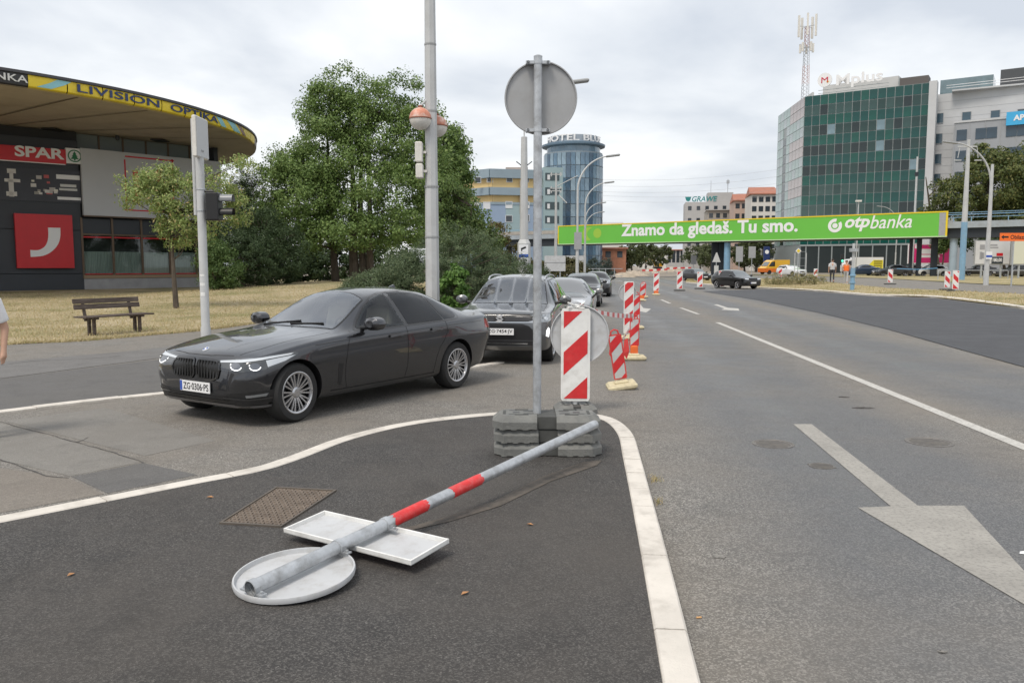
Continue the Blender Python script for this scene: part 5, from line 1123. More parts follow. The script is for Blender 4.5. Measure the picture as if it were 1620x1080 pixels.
# window wall to the right
d3 = (W3-W2).normalized(); zt3 = zof(345, 49); L3 = (W3-W2).length
wall(W2, W3, z_base-.3, z_base+.75, mat('pale plinth', (.33, .33, .34), .8, var=.1, vscale=2), 'plinth', .3)
wall(W2, W3, z_base+.75, zt3, M_black, 'dark_interior', .05, off=-1.3)
nb = 5; zz = [z_base+.85, zt3-1.0, zt3]
M_cur = mat('pale curtain', (.42, .43, .42), .9, var=.3, vscale=6, stretch=(6, 6, .1))
for k in range(nb):
    a, b = W2+d3*(L3*k/nb), W2+d3*(L3*(k+1)/nb)
    wall(a+d3*.07, b-d3*.07, z_base+.98, zz[1]-.06, T_side, 'window_pane', .02, off=-.05); wall(a+d3*.07, b-d3*.07, zz[1]+.06, zz[2]-.06, M_grey, 'upper_panel', .02, off=-.04)
    wall(a-d3*.06, a+d3*.06, z_base+.75, zt3, M_brz, 'mullion', .14, off=.03)
    m = MB(); cz0, cz1 = z_base+1.0, z_base+2.4; n3 = Vector((d3.y, -d3.x, 0)); vs = []; nf = 40
    for j in range(nf+1):
        p = a+(b-a)*(j/nf)-n3*(.35+.05*(j % 2)); vs += [(p.x, p.y, cz0), (p.x, p.y, cz1)]
    m.add(vs, [(2*j, 2*j+1, 2*j+3, 2*j+2) for j in range(nf)]); m.build('curtain', M_cur, pv)
wall(W2, W3, zz[1]-.05, zz[1]+.05, M_brz, 'transom', .16, off=.035); wall(W2, W3, z_base+.77, z_base+.97, mat('tan sill', (.30, .22, .14), .7), 'sill', .2, off=.04)
wall(W2, W3, zz[1]-.2, zz[1]-.12, M_spar, 'red_strip', .02, off=-.02); wall(W2, W3, z_base+1.0, z_base+1.06, M_spar, 'red_strip', .02, off=-.02)
zc0, zc1 = zof(341, 48.5), zof(236, 48.5)
fb = wall(W2+d3*.05, W3, zc0, zc1, M_pale, 'white_board', .2, off=.35)
wall(W2+d3*.05, W3, zc0-.08, zc0-.01, M_brz, 'board_edge', .22, off=.36)
ls = thing('framed_logo', 'thin red square outline with a red check mark on the pale board', 'sign')
for (a, b, c2_, d2) in ((198, 250, 275, 252.2), (198, 333, 275, 335), (198, 252.4, 200.2, 332.8), (273, 252.4, 275, 332.8)): wbox(a, b, c2_, d2, .37, .02, M_spar, 'outline_bar', ls, W2, d3)
for (a, b, c2_, d2) in ((211, 270, 219, 312), (248, 273, 257, 290), (219, 290, 228, 296)): wbox(a, b, c2_, d2, .37, .02, M_spar, 'mark', ls, W2, d3)
n3 = Vector((d3.y, -d3.x, 0)); q = on_wall(243, 275, .37, W2, d3); m = MB(); m.prism([(-.45, -.5), (-.3, -.5), (.5, .35), (.4, .4), (-.45, -.35)], q, d3, (0, 0, 1), n3*.01); m.build('check_stroke', M_spar, ls)
wall(W2-d3*.4, W3, zc1-.6, ZS0, mat('clerestory glass', (.20, .24, .25), .1, spec=.6), 'clerestory', .1, off=-.6)
for k in range(7): a = W2+d3*(L3*k/6.2); wall(a-d3*.05, a+d3*.05, zc1-.6, ZS0, M_brz, 'clerestory_mullion', .1, off=-.55)
B3 = W3+Vector((-9, 7, 0)); wall(W3, B3, z_base-.3, ZS0, M_grey, 'side_wall', .3); wall(W3-d3*.06, W3+d3*.06, z_base, zt3+.0, M_brz, 'mullion', .14, off=.03)
wall(B3, Vector((-48, 55, 0)), z_base-.3, ZS0, M_grey, 'back_wall', .3)
# ---------------------------------------------------------------- foliage
def leaves(name, C, Nr, size, aspect, m, parent, droop=.3):
    n = len(C); C = np.asarray(C); Nr = np.asarray(Nr); rnd = np.random.randn(n, 3)*.75; d = Nr+rnd; d[:, 2] -= 0; d /= np.linalg.norm(d, axis=1)[:, None]+1e-9
    a = np.cross(d, np.random.randn(n, 3)); a /= np.linalg.norm(a, axis=1)[:, None]+1e-9; a[:, 2] -= droop; a /= np.linalg.norm(a, axis=1)[:, None]+1e-9
    b = np.cross(d, a); b /= np.linalg.norm(b, axis=1)[:, None]+1e-9; s = size*np.random.uniform(.55, 1.3, (n, 1))
    V = np.stack([C-a*s*.5, C+b*s*aspect*.5+d*s*.12, C+a*s*.5, C-b*s*aspect*.5+d*s*.12], 1).reshape(-1, 3)
    me = bpy.data.meshes.new(name); me.vertices.add(4*n); me.vertices.foreach_set('co', V.ravel()); me.loops.add(4*n); me.loops.foreach_set('vertex_index', np.arange(4*n, dtype=np.int32))
    me.polygons.add(n); me.polygons.foreach_set('loop_start', np.arange(0, 4*n, 4, dtype=np.int32)); me.update(calc_edges=True); me.materials.append(m); return link(name, me, parent)
def crown_points(blobs, nclump, per, cr, flat=.8, inner=.45):
    vol = np.array([b[3]*b[4]*b[5] for b in blobs])**.67; pr = vol/vol.sum(); C, Nn, cl = [], [], []
    for k in range(nclump):
        b = blobs[np.random.choice(len(blobs), p=pr)]; u = np.random.randn(3); u /= np.linalg.norm(u); r = inner+(1-inner)*np.random.rand()**.45
        c = np.array(b[:3])+u*r*np.array(b[3:6]); cl.append(c); k2 = int(per*np.random.uniform(.5, 1.5)); v = np.random.randn(k2, 3); v /= np.linalg.norm(v, axis=1)[:, None]
        rad = cr*np.random.uniform(.6, 1.35); v2 = v*(np.random.rand(k2, 1)**.4)*rad; v2[:, 2] *= flat; C.append(c+v2); Nn.append(v*.6+u*.7+np.array([0, 0, .35]))
    return np.concatenate(C), np.concatenate(Nn), cl
def tree(name, label, loc, trunks, blobs, nclump, per, cr, size, m, cat='tree', aspect=.6, group=None, trunk_r=.25, bark=None, droop=.3, inner=.45, flat=.8, limbs=26):
    t = thing(name, label, cat, loc, 0, group); C, Nn, cl = crown_points(blobs, nclump, per, cr, flat, inner); leaves('crown', C, Nn, size, aspect, m, t, droop)
    tm = MB(); top = max(b[2]+b[5]*.4 for b in blobs); tops = []
    for (x, y, r) in trunks:
        pts = [(x, y, -.15)]; px, py = x, y
        for k in range(1, 6): px += random.uniform(-.12, .12)+x*.08; py += random.uniform(-.12, .12)+y*.08; pts.append((px, py, top*k/6)); tops.append(Vector(pts[-1]))
        tm.tube(pts, [r*1.35, r, r*.8, r*.6, r*.4, r*.2], 8)
    random.shuffle(cl)
    for c in cl[:limbs]:
        c = Vector(c); src = [q for q in tops if q.z < c.z] or tops[:1]; b = min(src, key=lambda q: (q-c).length); mid = b.lerp(c, .5)+Vector((0, 0, -.2)); tm.tube([b, mid, c], [trunks[0][2]*.3, trunks[0][2]*.18, .015], 5, caps=False)
    tm.build('trunk', bark or M_bark, t, smooth=True); return t
LF_big = leafmat('broad leaf', (.095, .16, .042), (.205, .30, .088), (.28, .35, .12))
LF_yel = leafmat('yellowing leaf', (.19, .28, .075), (.37, .43, .16), (.48, .36, .17))
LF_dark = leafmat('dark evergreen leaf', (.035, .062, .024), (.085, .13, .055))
LF_jun = leafmat('bluish juniper', (.06, .10, .045), (.16, .21, .11), (.22, .25, .12))
LF_mid = leafmat('mid leaf', (.06, .11, .03), (.14, .2, .06), (.2, .23, .07))
LF_far = leafmat('olive far leaf', (.055, .075, .03), (.12, .14, .055))
def tz(px, Y): p = gx(px, Y); return p
random.seed(11); np.random.seed(11)
# big maple
p = tz(568, 50.)
tree('broadleaf_tree', 'tall dense green broadleaf tree with several trunks behind the lawn', p, [(-.3, 0, .26), (.25, .2, .22), (.75, -.1, .2), (-1.6, .6, .2)],
     [(-3.6, 0, 4.6, 2.6, 2.4, 3.2), (-2.9, 0, 5.2, 3.2, 3.0, 3.2), (.5, 0, 5.4, 4.2, 3.4, 3.4), (3.6, .3, 5.0, 2.9, 2.8, 3.2), (-1.6, 0, 8.6, 2.7, 2.6, 2.6), (1.8, .2, 8.6, 3.0, 2.6, 2.6), (-.6, 0, 11.4, 1.5, 1.5, 2.2), (-.4, 0, 10., 1.8, 1.6, 2.), (-2.2, .2, 10.4, 1.3, 1.3, 1.8), (2.9, 0, 10.9, 1.3, 1.3, 1.9), (1.2, .3, 11.0, 1.4, 1.4, 1.6), (4.6, 0, 9.2, 1.2, 1.2, 2.4), (-4.4, 0, 6.8, 1.6, 1.8, 1.9), (0, -.5, 2.9, 4.6, 3., 1.2)],
     900, 150, .66, .135, LF_big, aspect=.75, inner=.3)
# two trees behind it to the right, then a slim poplar
p = tz(705, 62.)
tree('broadleaf_tree', 'rounded green tree half hidden behind the globe lamp pole', p, [(0, 0, .3)], [(0, 0, 5.4, 2.6, 2.6, 4.0), (.3, 0, 8.6, 1.8, 1.8, 3.4), (1.3, 0, 4.0, 1.8, 2, 2.4), (-.8, 0, 9.8, 1.1, 1.1, 3.)], 210, 85, .75, .26, LF_big)
p = tz(722, 78.); tree('poplar', 'slim dark columnar tree rising behind the rounded green one', p, [(0, 0, .25)], [(0, 0, 7, 1.4, 1.4, 5.4), (0, 0, 11.6, .8, .8, 2.6)], 110, 70, .7, .3, LF_dark)
p = tz(742, 55.); tree('small_tree', 'yellow green tree below the apartment block beside the footbridge', p, [(0, 0, .12)], [(-.6, 0, 3.3, 1.9, 1.4, 1.5), (-1.4, 0, 5.4, 1.3, 1.2, 1.6), (1.0, 0, 2.6, 1.3, 1.2, 1.)], 130, 70, .5, .2, LF_mid)
p = tz(790, 75.); tree('small_tree', 'small rusty green tree under the footbridge end', p, [(0, 0, .1)], [(-.5, 0, 3.6, 1.8, 1.4, 1.4), (.6, 0, 2.4, 1.3, 1.2, 1.)], 60, 60, .5, .24, leafmat('rusty leaf', (.08, .09, .03), (.18, .14, .05)))
# young tree on the lawn
p = gnd(279, 488)
tree('young_tree', 'young thin tree with yellowing leaves standing on the dry lawn', (p.x, p.y, p.z), [(0, 0, .09)], [(-.9, 0, 4.15, 1.0, .9, .62), (.3, 0, 4.0, 1.1, 1.0, .9), (1.6, 0, 4.4, 1.05, .9, .8), (2.2, 0, 3.7, .8, .8, .6), (.3, 0, 2.75, .65, .6, .55), (-.2, 0, 3.1, .7, .6, .5), (2.4, .2, 5.2, .6, .6, .4), (-1.4, 0, 4.9, .6, .5, .35), (1.0, 0, 3.2, 1.0, .8, .6), (-.2, 0, 4.7, 1.2, .9, .5)], 240, 62, .32, .12, LF_yel, aspect=.45, trunk_r=.09, limbs=40, inner=.2)
# evergreen thicket by the pavilion
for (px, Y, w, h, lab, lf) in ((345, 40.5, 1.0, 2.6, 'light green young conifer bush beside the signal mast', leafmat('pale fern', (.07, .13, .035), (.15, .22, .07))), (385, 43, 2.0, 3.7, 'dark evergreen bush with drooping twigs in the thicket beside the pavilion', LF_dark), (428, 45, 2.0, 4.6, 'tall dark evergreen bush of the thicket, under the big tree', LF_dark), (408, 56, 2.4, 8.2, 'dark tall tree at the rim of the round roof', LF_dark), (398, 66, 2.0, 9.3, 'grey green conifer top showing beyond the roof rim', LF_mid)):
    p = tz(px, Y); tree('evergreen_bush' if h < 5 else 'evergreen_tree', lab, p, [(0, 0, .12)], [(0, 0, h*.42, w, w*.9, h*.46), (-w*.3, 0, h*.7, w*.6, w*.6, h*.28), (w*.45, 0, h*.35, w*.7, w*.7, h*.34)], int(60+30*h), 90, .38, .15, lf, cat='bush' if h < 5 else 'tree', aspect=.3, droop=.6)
# dark hedge seen under the big tree
for (px, Y, w) in ((470, 66, 4), (520, 68, 4), (610, 68, 4.5)):
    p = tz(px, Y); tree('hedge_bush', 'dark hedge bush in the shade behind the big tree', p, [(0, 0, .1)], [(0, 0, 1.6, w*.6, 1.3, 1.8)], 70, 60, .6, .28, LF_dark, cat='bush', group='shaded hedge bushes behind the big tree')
# spreading junipers in front of the tree
jl = ['low spreading juniper at the lawn corner behind the saloon roof', 'spreading juniper left of the globe lamp pole', 'juniper right of the globe lamp pole, tallest of the row', 'juniper behind the suv bonnet beside the camera pole', 'juniper thicket under the footbridge, dark green']
for k, (px, Y, w, h) in enumerate(((590, 27, 1.3, 1.55), (640, 26, 1.7, 2.3), (715, 26, 1.8, 3.1), (778, 27, 1.4, 2.5), (815, 34, 1.6, 1.9))):
    p = tz(px, Y); tree('juniper_bush', jl[k], p, [(0, 0, .07)], [(0, 0, h*.45, w, w*.8, h*.45), (-w*.5, 0, h*.35, w*.7, w*.6, h*.32), (w*.4, -.2, h*.6, w*.6, w*.6, h*.34), (0, .1, h*.8, w*.4, w*.4, h*.2)], 300, 110, .22, .085, LF_jun if k < 4 else LF_dark, cat='bush', aspect=.22, droop=-.5, group='junipers between lawn and slip lane')
p = tz(717, 24.5); tree('fig_bush', 'bright green leafy shoot growing among the junipers by the lamp pole', p, [(0, 0, .03)], [(0, 0, .95, .45, .4, .6), (.1, 0, 1.5, .25, .25, .3)], 46, 40, .16, .15, leafmat('bright leaf', (.08, .17, .035), (.15, .26, .06)), cat='bush')
# grass blades on the lawn, the median and the kerb foot
def blades(name, pts, h, m, w=.012):
    n = len(pts); P = np.asarray(pts); a = np.random.rand(n)*2*pi; hh = h*np.random.uniform(.4, 1.3, n); l = np.random.randn(n, 2)*h*.45; V = np.zeros((n, 3, 3))
    V[:, 0] = P; V[:, 1] = P; V[:, 0, 0] -= np.cos(a)*w; V[:, 0, 1] -= np.sin(a)*w; V[:, 1, 0] += np.cos(a)*w; V[:, 1, 1] += np.sin(a)*w; V[:, 2] = P; V[:, 2, :2] += l; V[:, 2, 2] += hh
    me = bpy.data.meshes.new(name); me.vertices.add(3*n); me.vertices.foreach_set('co', V.ravel()); me.loops.add(3*n); me.loops.foreach_set('vertex_index', np.arange(3*n, dtype=np.int32)); me.polygons.add(n); me.polygons.foreach_set('loop_start', np.arange(0, 3*n, 3, dtype=np.int32)); me.update(calc_edges=True); me.materials.append(m); return link(name, me)
def inpoly(x, y, P):
    c = False; j = len(P)-1
    for i in range(len(P)):
        if (P[i][1] > y) != (P[j][1] > y) and x < (P[j][0]-P[i][0])*(y-P[i][1])/(P[j][1]-P[i][1])+P[i][0]: c = not c
        j = i
    return c
LG = leafmat('dry blades', (.40, .33, .16), (.58, .48, .29), (.27, .31, .11))
lawnP = edge+[(-4.2, 31), (-2.2, 33), (0, 42), (-40, 42)]; pts = []
while len(pts) < 45000:
    y = 15+27*random.random()**1.7; x = -30+30*random.random()
    if inpoly(x, y, lawnP): pts.append((x, y, terr(x, y)+.03))
EP = resample(smooth_path(edge, 6), .05)
for _ in range(9000): q_ = random.choice(EP); w_ = abs(random.gauss(0, .16))*random.choice((1, 1, -.35)); pts.append((q_.x+random.uniform(-.1, .1), q_.y+w_-.02+.10*sin(q_.x*2.3)*sin(q_.x*.9), terr(q_.x, q_.y)+.005))
tag(blades('dry_grass', pts, .06, LG), 'dry yellow grass of the lawn', 'grass', kind='stuff')
mp = pxpoly(mk)+pxpoly(mb); pts = []; x0, x1 = min(p[0] for p in mp), max(p[0] for p in mp); y0, y1 = min(p[1] for p in mp), max(p[1] for p in mp)
while len(pts) < 16000:
    x, y = random.uniform(x0, min(x1, 45)), random.uniform(y0, min(y1, 110))
    if inpoly(x, y, mp): pts.append((x, y, terr(x, y)+.04))
tag(blades('median_grass', pts, .09, LG, .02), 'dry grass of the median strip', 'grass', kind='stuff')
for k, (px, py, n, r) in enumerate(((1037, 760, 60, .05), (1042, 795, 40, .035))):
    c_ = gnd(px, py); o_ = blades('grass_tuft', [(c_.x+random.gauss(0, r*.5), c_.y+random.gauss(0, r), 0) for _ in range(n)], .045, LG, .003); tag(o_, ('dry straw coloured grass tuft at the foot of the island kerb', 'smaller greenish grass tuft beside the straw coloured one at the kerb')[k], 'grass')
# ---------------------------------------------------------------- footbridge with the banner
random.seed(21)
BL, BR = Vector((at(895, 380, 132).x, 132, 0)), Vector((at(1504, 360, 96.6).x, 96.6, 0)); bd_ = (BR-BL).normalized(); bn = Vector((bd_.y, -bd_.x, 0)); BLEN = (BR-BL).length
def onb(px, py, off=0.):
    r = ray(px, py); o = Vector((0, 0, CAMH)); t_ = (BL+bn*off-o).dot(bn)/Vector((r.x, r.y, 0)).dot(bn); return o+r*t_
def slab(m, u0, u1, y0, y1, z0, z1):                    # along the bridge axis
    P = [BL+bd_*u+bn*w for u, w in ((u0, y0), (u1, y0), (u1, y1), (u0, y1))]; m.add([(p.x, p.y, z) for z in (z0, z1) for p in P], [(0, 1, 5, 4), (1, 2, 6, 5), (2, 3, 7, 6), (3, 0, 4, 7), (4, 5, 6, 7), (0, 3, 2, 1)]); return m
br = thing('footbridge', 'long dark steel footbridge with grey parapet crossing the whole road', 'bridge'); U0, U1 = -34., BLEN+26
slab(MB(), U0, U1, -1.7, 1.7, 6.15, 6.9).build('deck', mat('grey bridge edge', (.33, .37, .40), .7, var=.1, vscale=1, dirt=(.22, .2, .18), dscale=1.5), br)
slab(MB(), U0, U1, -1.3, 1.3, 5.0, 6.14).build('girder', M_darkst, br)
slab(MB(), U0, -1, 1.6, 1.74, 6.91, 7.45).build('parapet', mat('weathered parapet', (.38, .35, .31), .8, var=.15, vscale=1.2), br)
m = MB()
for z in (7.35, 7.9): slab(m, BLEN, U1, 1.5, 1.56, z, z+.07)
slab(m, U0, U1, -1.6, -1.52, 7.85, 7.93); tag(m.build('rail', M_bluep, br), kind='stuff')
for k in range(14): slab(MB(), BLEN+.5+1.85*k, BLEN+.58+1.85*k, 1.5, 1.56, 6.9, 7.35).build('rail_post', M_bluep, br)
def bcol(px, w, mt, off, dep=.5, name='column', z1=5.0):
    p = onb(px, 420, off); m = MB(); m.box((p.x, p.y, (z1+terr(p.x, p.y)-.2)/2), (w, dep, z1-terr(p.x, p.y)+.2)); return m.build(name, mt, br)
for px, w in ((1131, 1.0), (1141, .8)): bcol(px, w, M_darkst, 0)
for px, w in ((1440, .3), (1453, .5), (1477, .7)): bcol(px, w, M_darkst, 0, .3)
p = onb(1507, 420, 0.6); m = MB(); m.lathe([(.42, terr(p.x, p.y)-.1), (.42, 5.0)], (p.x, p.y, 0), n=14); m.build('column', mat('blue grey column', (.30, .37, .43), .6, var=.1, vscale=1), br, smooth=True)
p = onb(1150, 420, 1.0); m = MB(); m.lathe([(.45, terr(p.x, p.y)-.1), (.45, 4.95)], (p.x, p.y, 0), n=14); m.build('column', M_bluep, br, smooth=True)
for u in (-12, -30): p = BL+bd_*u; m = MB(); m.box((p.x, p.y, 2.4), (1, .6, 5.2)); m.build('column', M_darkst, br)
M_ban = mat('green banner', (.135, .47, .055), .5, var=.03, vscale=.3); M_yl = mat('yellow banner edge', (.75, .55, .02), .5)
bnr = thing('banner', 'long bright green advertising banner with white lettering hung on the footbridge', 'banner')
zt0, zb0 = onb(895, 357.5, 1.95).z, onb(895, 387, 1.95).z; zt1, zb1 = onb(1504, 333.5, 1.95).z, onb(1504, 374.5, 1.95).z; zt_, zb_ = (zt0+zt1)/2, (zb0+zb1)/2
slab(MB(), .0, BLEN-.2, 1.78, 1.95, zb_+.12, zt_-.12).build('sheet', M_ban, bnr)
slab(MB(), -.2, BLEN, 1.76, 1.99, zt_-.12, zt_+.03).build('top_edge', M_yl, bnr); slab(MB(), -.2, BLEN, 1.76, 1.99, zb_, zb_+.12).build('bottom_edge', mat('pale banner edge', (.5, .62, .4), .5), bnr)
slab(MB(), -.2, -.01, 1.76, 1.99, zb_+.121, zt_-.121).build('side_edge', M_yl, bnr); slab(MB(), BLEN-.19, BLEN, 1.76, 1.99, zb_+.121, zt_-.121).build('side_edge', M_yl, bnr); slab(MB(), BLEN-.9, BLEN-.21, 1.951, 1.97, zb_+.15, zt_-.15).build('grey_strip', M_alu, bnr)
def btext(name, body, x0, x1, py, h, **k):
    a, b = onb(x0, py, 1.955), onb(x1, py, 1.955); a.z = b.z = (a.z+b.z)/2; return text(name, body, M_swhite, bnr, (a+b)/2, bd_, (0, 0, 1), width=(b-a).length, height=h, ext=.01, **k)
hb = zt_-zb_
btext('slogan', 'Znamo da gledaš. Tu smo.', 983, 1262, 363.5, hb*.78, bold=.03)
btext('brand_letters', 'otp', 1337, 1376, 354.5, hb*.62, bold=.03, shear=.25); btext('brand_letters', 'banka', 1377, 1443, 350.5, hb*.55, bold=.006, shear=.25)
q = onb(1321, 357, 1.957); m = MB(); R_ = hb*.29; Mb = Matrix((bd_, bn, Vector((0, 0, 1)))).transposed().to_4x4()
m.lathe([(R_*.55, 0), (R_*.55, .02), (R_, .02), (R_, 0)], (0, 0, 0), 'y', n=30, a0=radians(75), a1=radians(395)); m.xf(Matrix.Translation(q) @ Mb); m.build('logo_ring', M_swhite, bnr)
m = MB(); m.lathe([(.01, .02), (R_*.38, .02), (R_*.38, 0)], (0, 0, 0), 'y', n=16); m.xf(Matrix.Translation(q) @ Mb); m.build('logo_dot', M_swhite, bnr)
q = onb(945, 370, 1.953); M_fade = mat('olive print', (.30, .50, .05), .5); m = MB(); m.lathe([(.01, .008), (.75, .008), (.75, 0)], (0, 0, .1), 'y', n=20); m.xf(Matrix.Translation(q) @ Mb); m.build('print_dot', M_fade, bnr)
m = MB(); m.lathe([(1.2, 0), (1.2, .008), (2.2, .008), (2.2, 0)], (0, 0, 0), 'y', n=24, a0=radians(100), a1=radians(250)); m.v = [(v[0]*.9, v[1], max(-hb*.34, min(hb*.34, v[2]*.75))) for v in m.v]; m.xf(Matrix.Translation(onb(938, 370, 1.953)) @ Mb); m.build('print_arc', M_fade, bnr)
# ---------------------------------------------------------------- buildings
def facade_box(parent, a, b, z0, z1, m, name='wall', depth=14.):
    a, b = Vector((a[0], a[1], 0)), Vector((b[0], b[1], 0)); d = (b-a).normalized(); n = Vector((d.y, -d.x, 0)); q = MB()
    q.add([(p.x, p.y, z) for z in (z0, z1) for p in (a, b, b-n*depth, a-n*depth)], [(0, 1, 5, 4), (1, 2, 6, 5), (2, 3, 7, 6), (3, 0, 4, 7), (4, 5, 6, 7), (0, 3, 2, 1)]); return q.build(name, m, parent)
_wc = {}
def pane(parent, a, d, u, z, w, h, m, off=.05, th=.08, name='window', frame=None, fw=.08):
    n = Vector((d.y, -d.x, 0)); key = (round(w, 3), round(h, 3), m.name, th, name)
    if key not in _wc: _wc[key] = MB().box((0, 0, 0), (w, th, h)).mesh(name, m)
    o = link(name, _wc[key], parent); o.location = Vector((a.x, a.y, 0))+d*u+n*off+Vector((0, 0, z)); o.rotation_euler = (0, 0, atan2(d.y, d.x))
    if frame:
        k2 = (round(w, 3), round(h, 3), frame.name, 'f')
        if k2 not in _wc:
            q = MB()
            for s in (-1, 1): q.box((s*(w/2+fw/2), -.02, 0), (fw, th+.04, h+2*fw)); q.box((0, -.02, s*(h/2+fw/2)), (w, th+.04, fw))
            _wc[k2] = q.mesh('frame', frame)
        link('frame', _wc[k2], o)
    return o
def ptA(px, Y): return Vector((at(px, 400, Y).x, Y, 0))
def glassmat(name, c, r=.08, spec=.7, var=.25): return mat(name, c, r, var=var, vscale=.35, spec=spec)
G1 = glassmat('green spandrel glass', (.006, .062, .056), .05, .55); G2 = glassmat('green window glass', (.016, .046, .042), .05, .6); G3 = glassmat('dark window glass', (.014, .026, .028), .05, .6); G1b = glassmat('lighter green spandrel', (.010, .080, .064), .05, .5); G2b = glassmat('mid green window', (.024, .064, .058), .06, .7); G4 = glassmat('pale open window', (.16, .24, .28)); M_mull = mat('aluminium mullion', (.30, .33, .33), .45, .3)
of = thing('green_office', 'tall office block with a green glass grid front and rooftop letters', 'building')
OL, OR_, OS = ptA(1265, 150.), ptA(1460, 138.6), ptA(1225, 169.); od = (OR_-OL).normalized(); olen = (OR_-OL).length; zT = at(1265, 153, 150).z
n_ = Vector((od.y, -od.x, 0)); q = MB(); P = [OL, OR_, OR_-n_*16, OS]; q.add([(p.x, p.y, z) for z in (-.5, zT) for p in P], [(0, 1, 5, 4), (1, 2, 6, 5), (2, 3, 7, 6), (3, 0, 4, 7), (4, 5, 6, 7), (0, 3, 2, 1)]); q.build('core', M_mull, of)
cols, rows = 15, 15; z_lo = 5.6; rh = (zT-z_lo)/rows; cw = olen/cols; random.seed(3)
for r in range(rows):
    for c_ in range(cols):
        top_ = rows-1-r; g_ = random.choice((G1, G1, G1b)) if top_ % 2 == 0 else random.choice((G2, G2, G2b, G2b, G3))
        if top_ in (5, 7): g_ = G3 if random.random() < .75 else G2
        if (top_, c_) in ((3, 3), (3, 9), (5, 9), (7, 13)): g_ = G4
        pane(of, OL, od, cw*(c_+.5), z_lo+rh*(r+.5), cw-.11, rh-.11, g_, off=.03+random.uniform(-.012, .012), name='pane')
sd_ = (OL-OS).normalized(); sl_ = (OL-OS).length; SG = [glassmat('pale side glass', (.25, .35, .33), .12, .6), glassmat('pinkish side glass', (.37, .32, .31), .12, .6), glassmat('grey side glass', (.30, .36, .37), .12, .6)]
for r in range(rows):
    for c_ in range(8):
        if c_ == 2 and r < 13: continue
        pane(of, OS, sd_, sl_/8*(c_+.5), z_lo+rh*(r+.5), sl_/8-.12, rh-.12, SG[1 if (c_ > 3 and r % 4 in (1, 2)) else (0 if (c_+r) % 3 else 2)], off=.03, name='side_pane')
for r in range(12): pane(of, OS, sd_, sl_/8*2.5, z_lo+rh*(r+.5), sl_/8*1.2, rh-.5, G3, off=.02, name='stair_window')
pane(of, OL, od, olen*.5, 2.9, olen-.4, 5.0, mat('dark shop front', (.03, .038, .04), .15), off=.05, name='shop_front')
for k in range(9): pane(of, OL, od, olen*(k+.5)/9, 2.9, .2, 5.0, M_mull, off=.12, name='shop_mullion')
pane(of, OL, od, olen*.5, 5.45, olen, .3, M_mull, off=.2, name='canopy')
pane(of, OR_, od, .4, zT/2, 1.2, zT+.2, mat('light grey stone', (.50, .51, .52), .7, var=.06, vscale=.3), off=-.3, th=2., name='edge_pier')
q = MB(); a = OL+od*2-n_*5; b = OL+od*15-n_*4; facade_box(of, a, b, zT, zT+2.6, mat('roof plant grey', (.50, .50, .49), .7, var=.06, vscale=.4), 'penthouse', 6); facade_box(of, OL+od*15.5-n_*2, OL+od*20-n_*2, zT+.1, zT+1.7, mat('cooling unit', (.10, .09, .085), .7), 'cooling_unit', 3); facade_box(of, OL+od*15.3-n_*2.1, OL+od*15.5-n_*2.1, zT+.1, zT+1.8, M_mull, 'unit_frame', 3)
facade_box(of, OS+sd_*.5-Vector((-1.5, 0, 0)), OL-sd_*.5-Vector((-1.5, 0, 0)), zT-1., zT+.9, mat('roof plant grey', (.50, .50, .49), .7), 'side_parapet', .3)
m = MB(); slabz = zT+.6; p0, p1 = OL+od*2.2-n_*.6, OL+od*14-n_*.6
for z in (zT+.35, zT+.9): m.tube([(p0.x, p0.y, z), (p1.x, p1.y, z)], .05, 5)
tag(m.build('roof_rail', M_mull, of), kind='stuff')
qq = OL+od*1.2-n_*1.; 
def onp(px, py, a, d, off=0.):
    n = Vector((d.y, -d.x, 0)); r = ray(px, py); o = Vector((0, 0, CAMH)); t_ = (a+n*off-o).dot(n)/Vector((r.x, r.y, 0)).dot(n); return o+r*t_
p0, p1 = onp(1323, 130, OL, od, -.4), onp(1397, 122, OL, od, -.4); p0.z = p1.z = (p0.z+p1.z)/2
text('rooftop_letters', 'Mplus', M_swhite, of, (p0+p1)/2, od, (0, 0, 1), width=(p1-p0).length, height=2.5, bold=.02, ext=.1)
q0 = onp(1305, 127, OL, od, -.4); m = MB(); Mo = Matrix((od, n_, Vector((0, 0, 1)))).transposed().to_4x4(); m.lathe([(.01, .15), (1.25, .15), (1.25, -.1), (.01, -.1)], (0, 0, 0), 'y', n=30); m.xf(Matrix.Translation(q0) @ Mo); rd = m.build('logo_roundel', M_swhite, of)
text('logo_letter', 'M', mat('crimson', (.55, .02, .06), .5), rd, q0+n_*.16, od, (0, 0, 1), width=1.15, height=1.0, bold=.0, ext=.02); m = MB(); qp = q0+n_*.17+od*.55-Vector((0, 0, .35)); m.box(qp, (.5, .03, .12), rz=atan2(od.y, od.x)); m.box(qp, (.12, .034, .5), rz=atan2(od.y, od.x)); m.build('logo_plus', M_yl, rd)
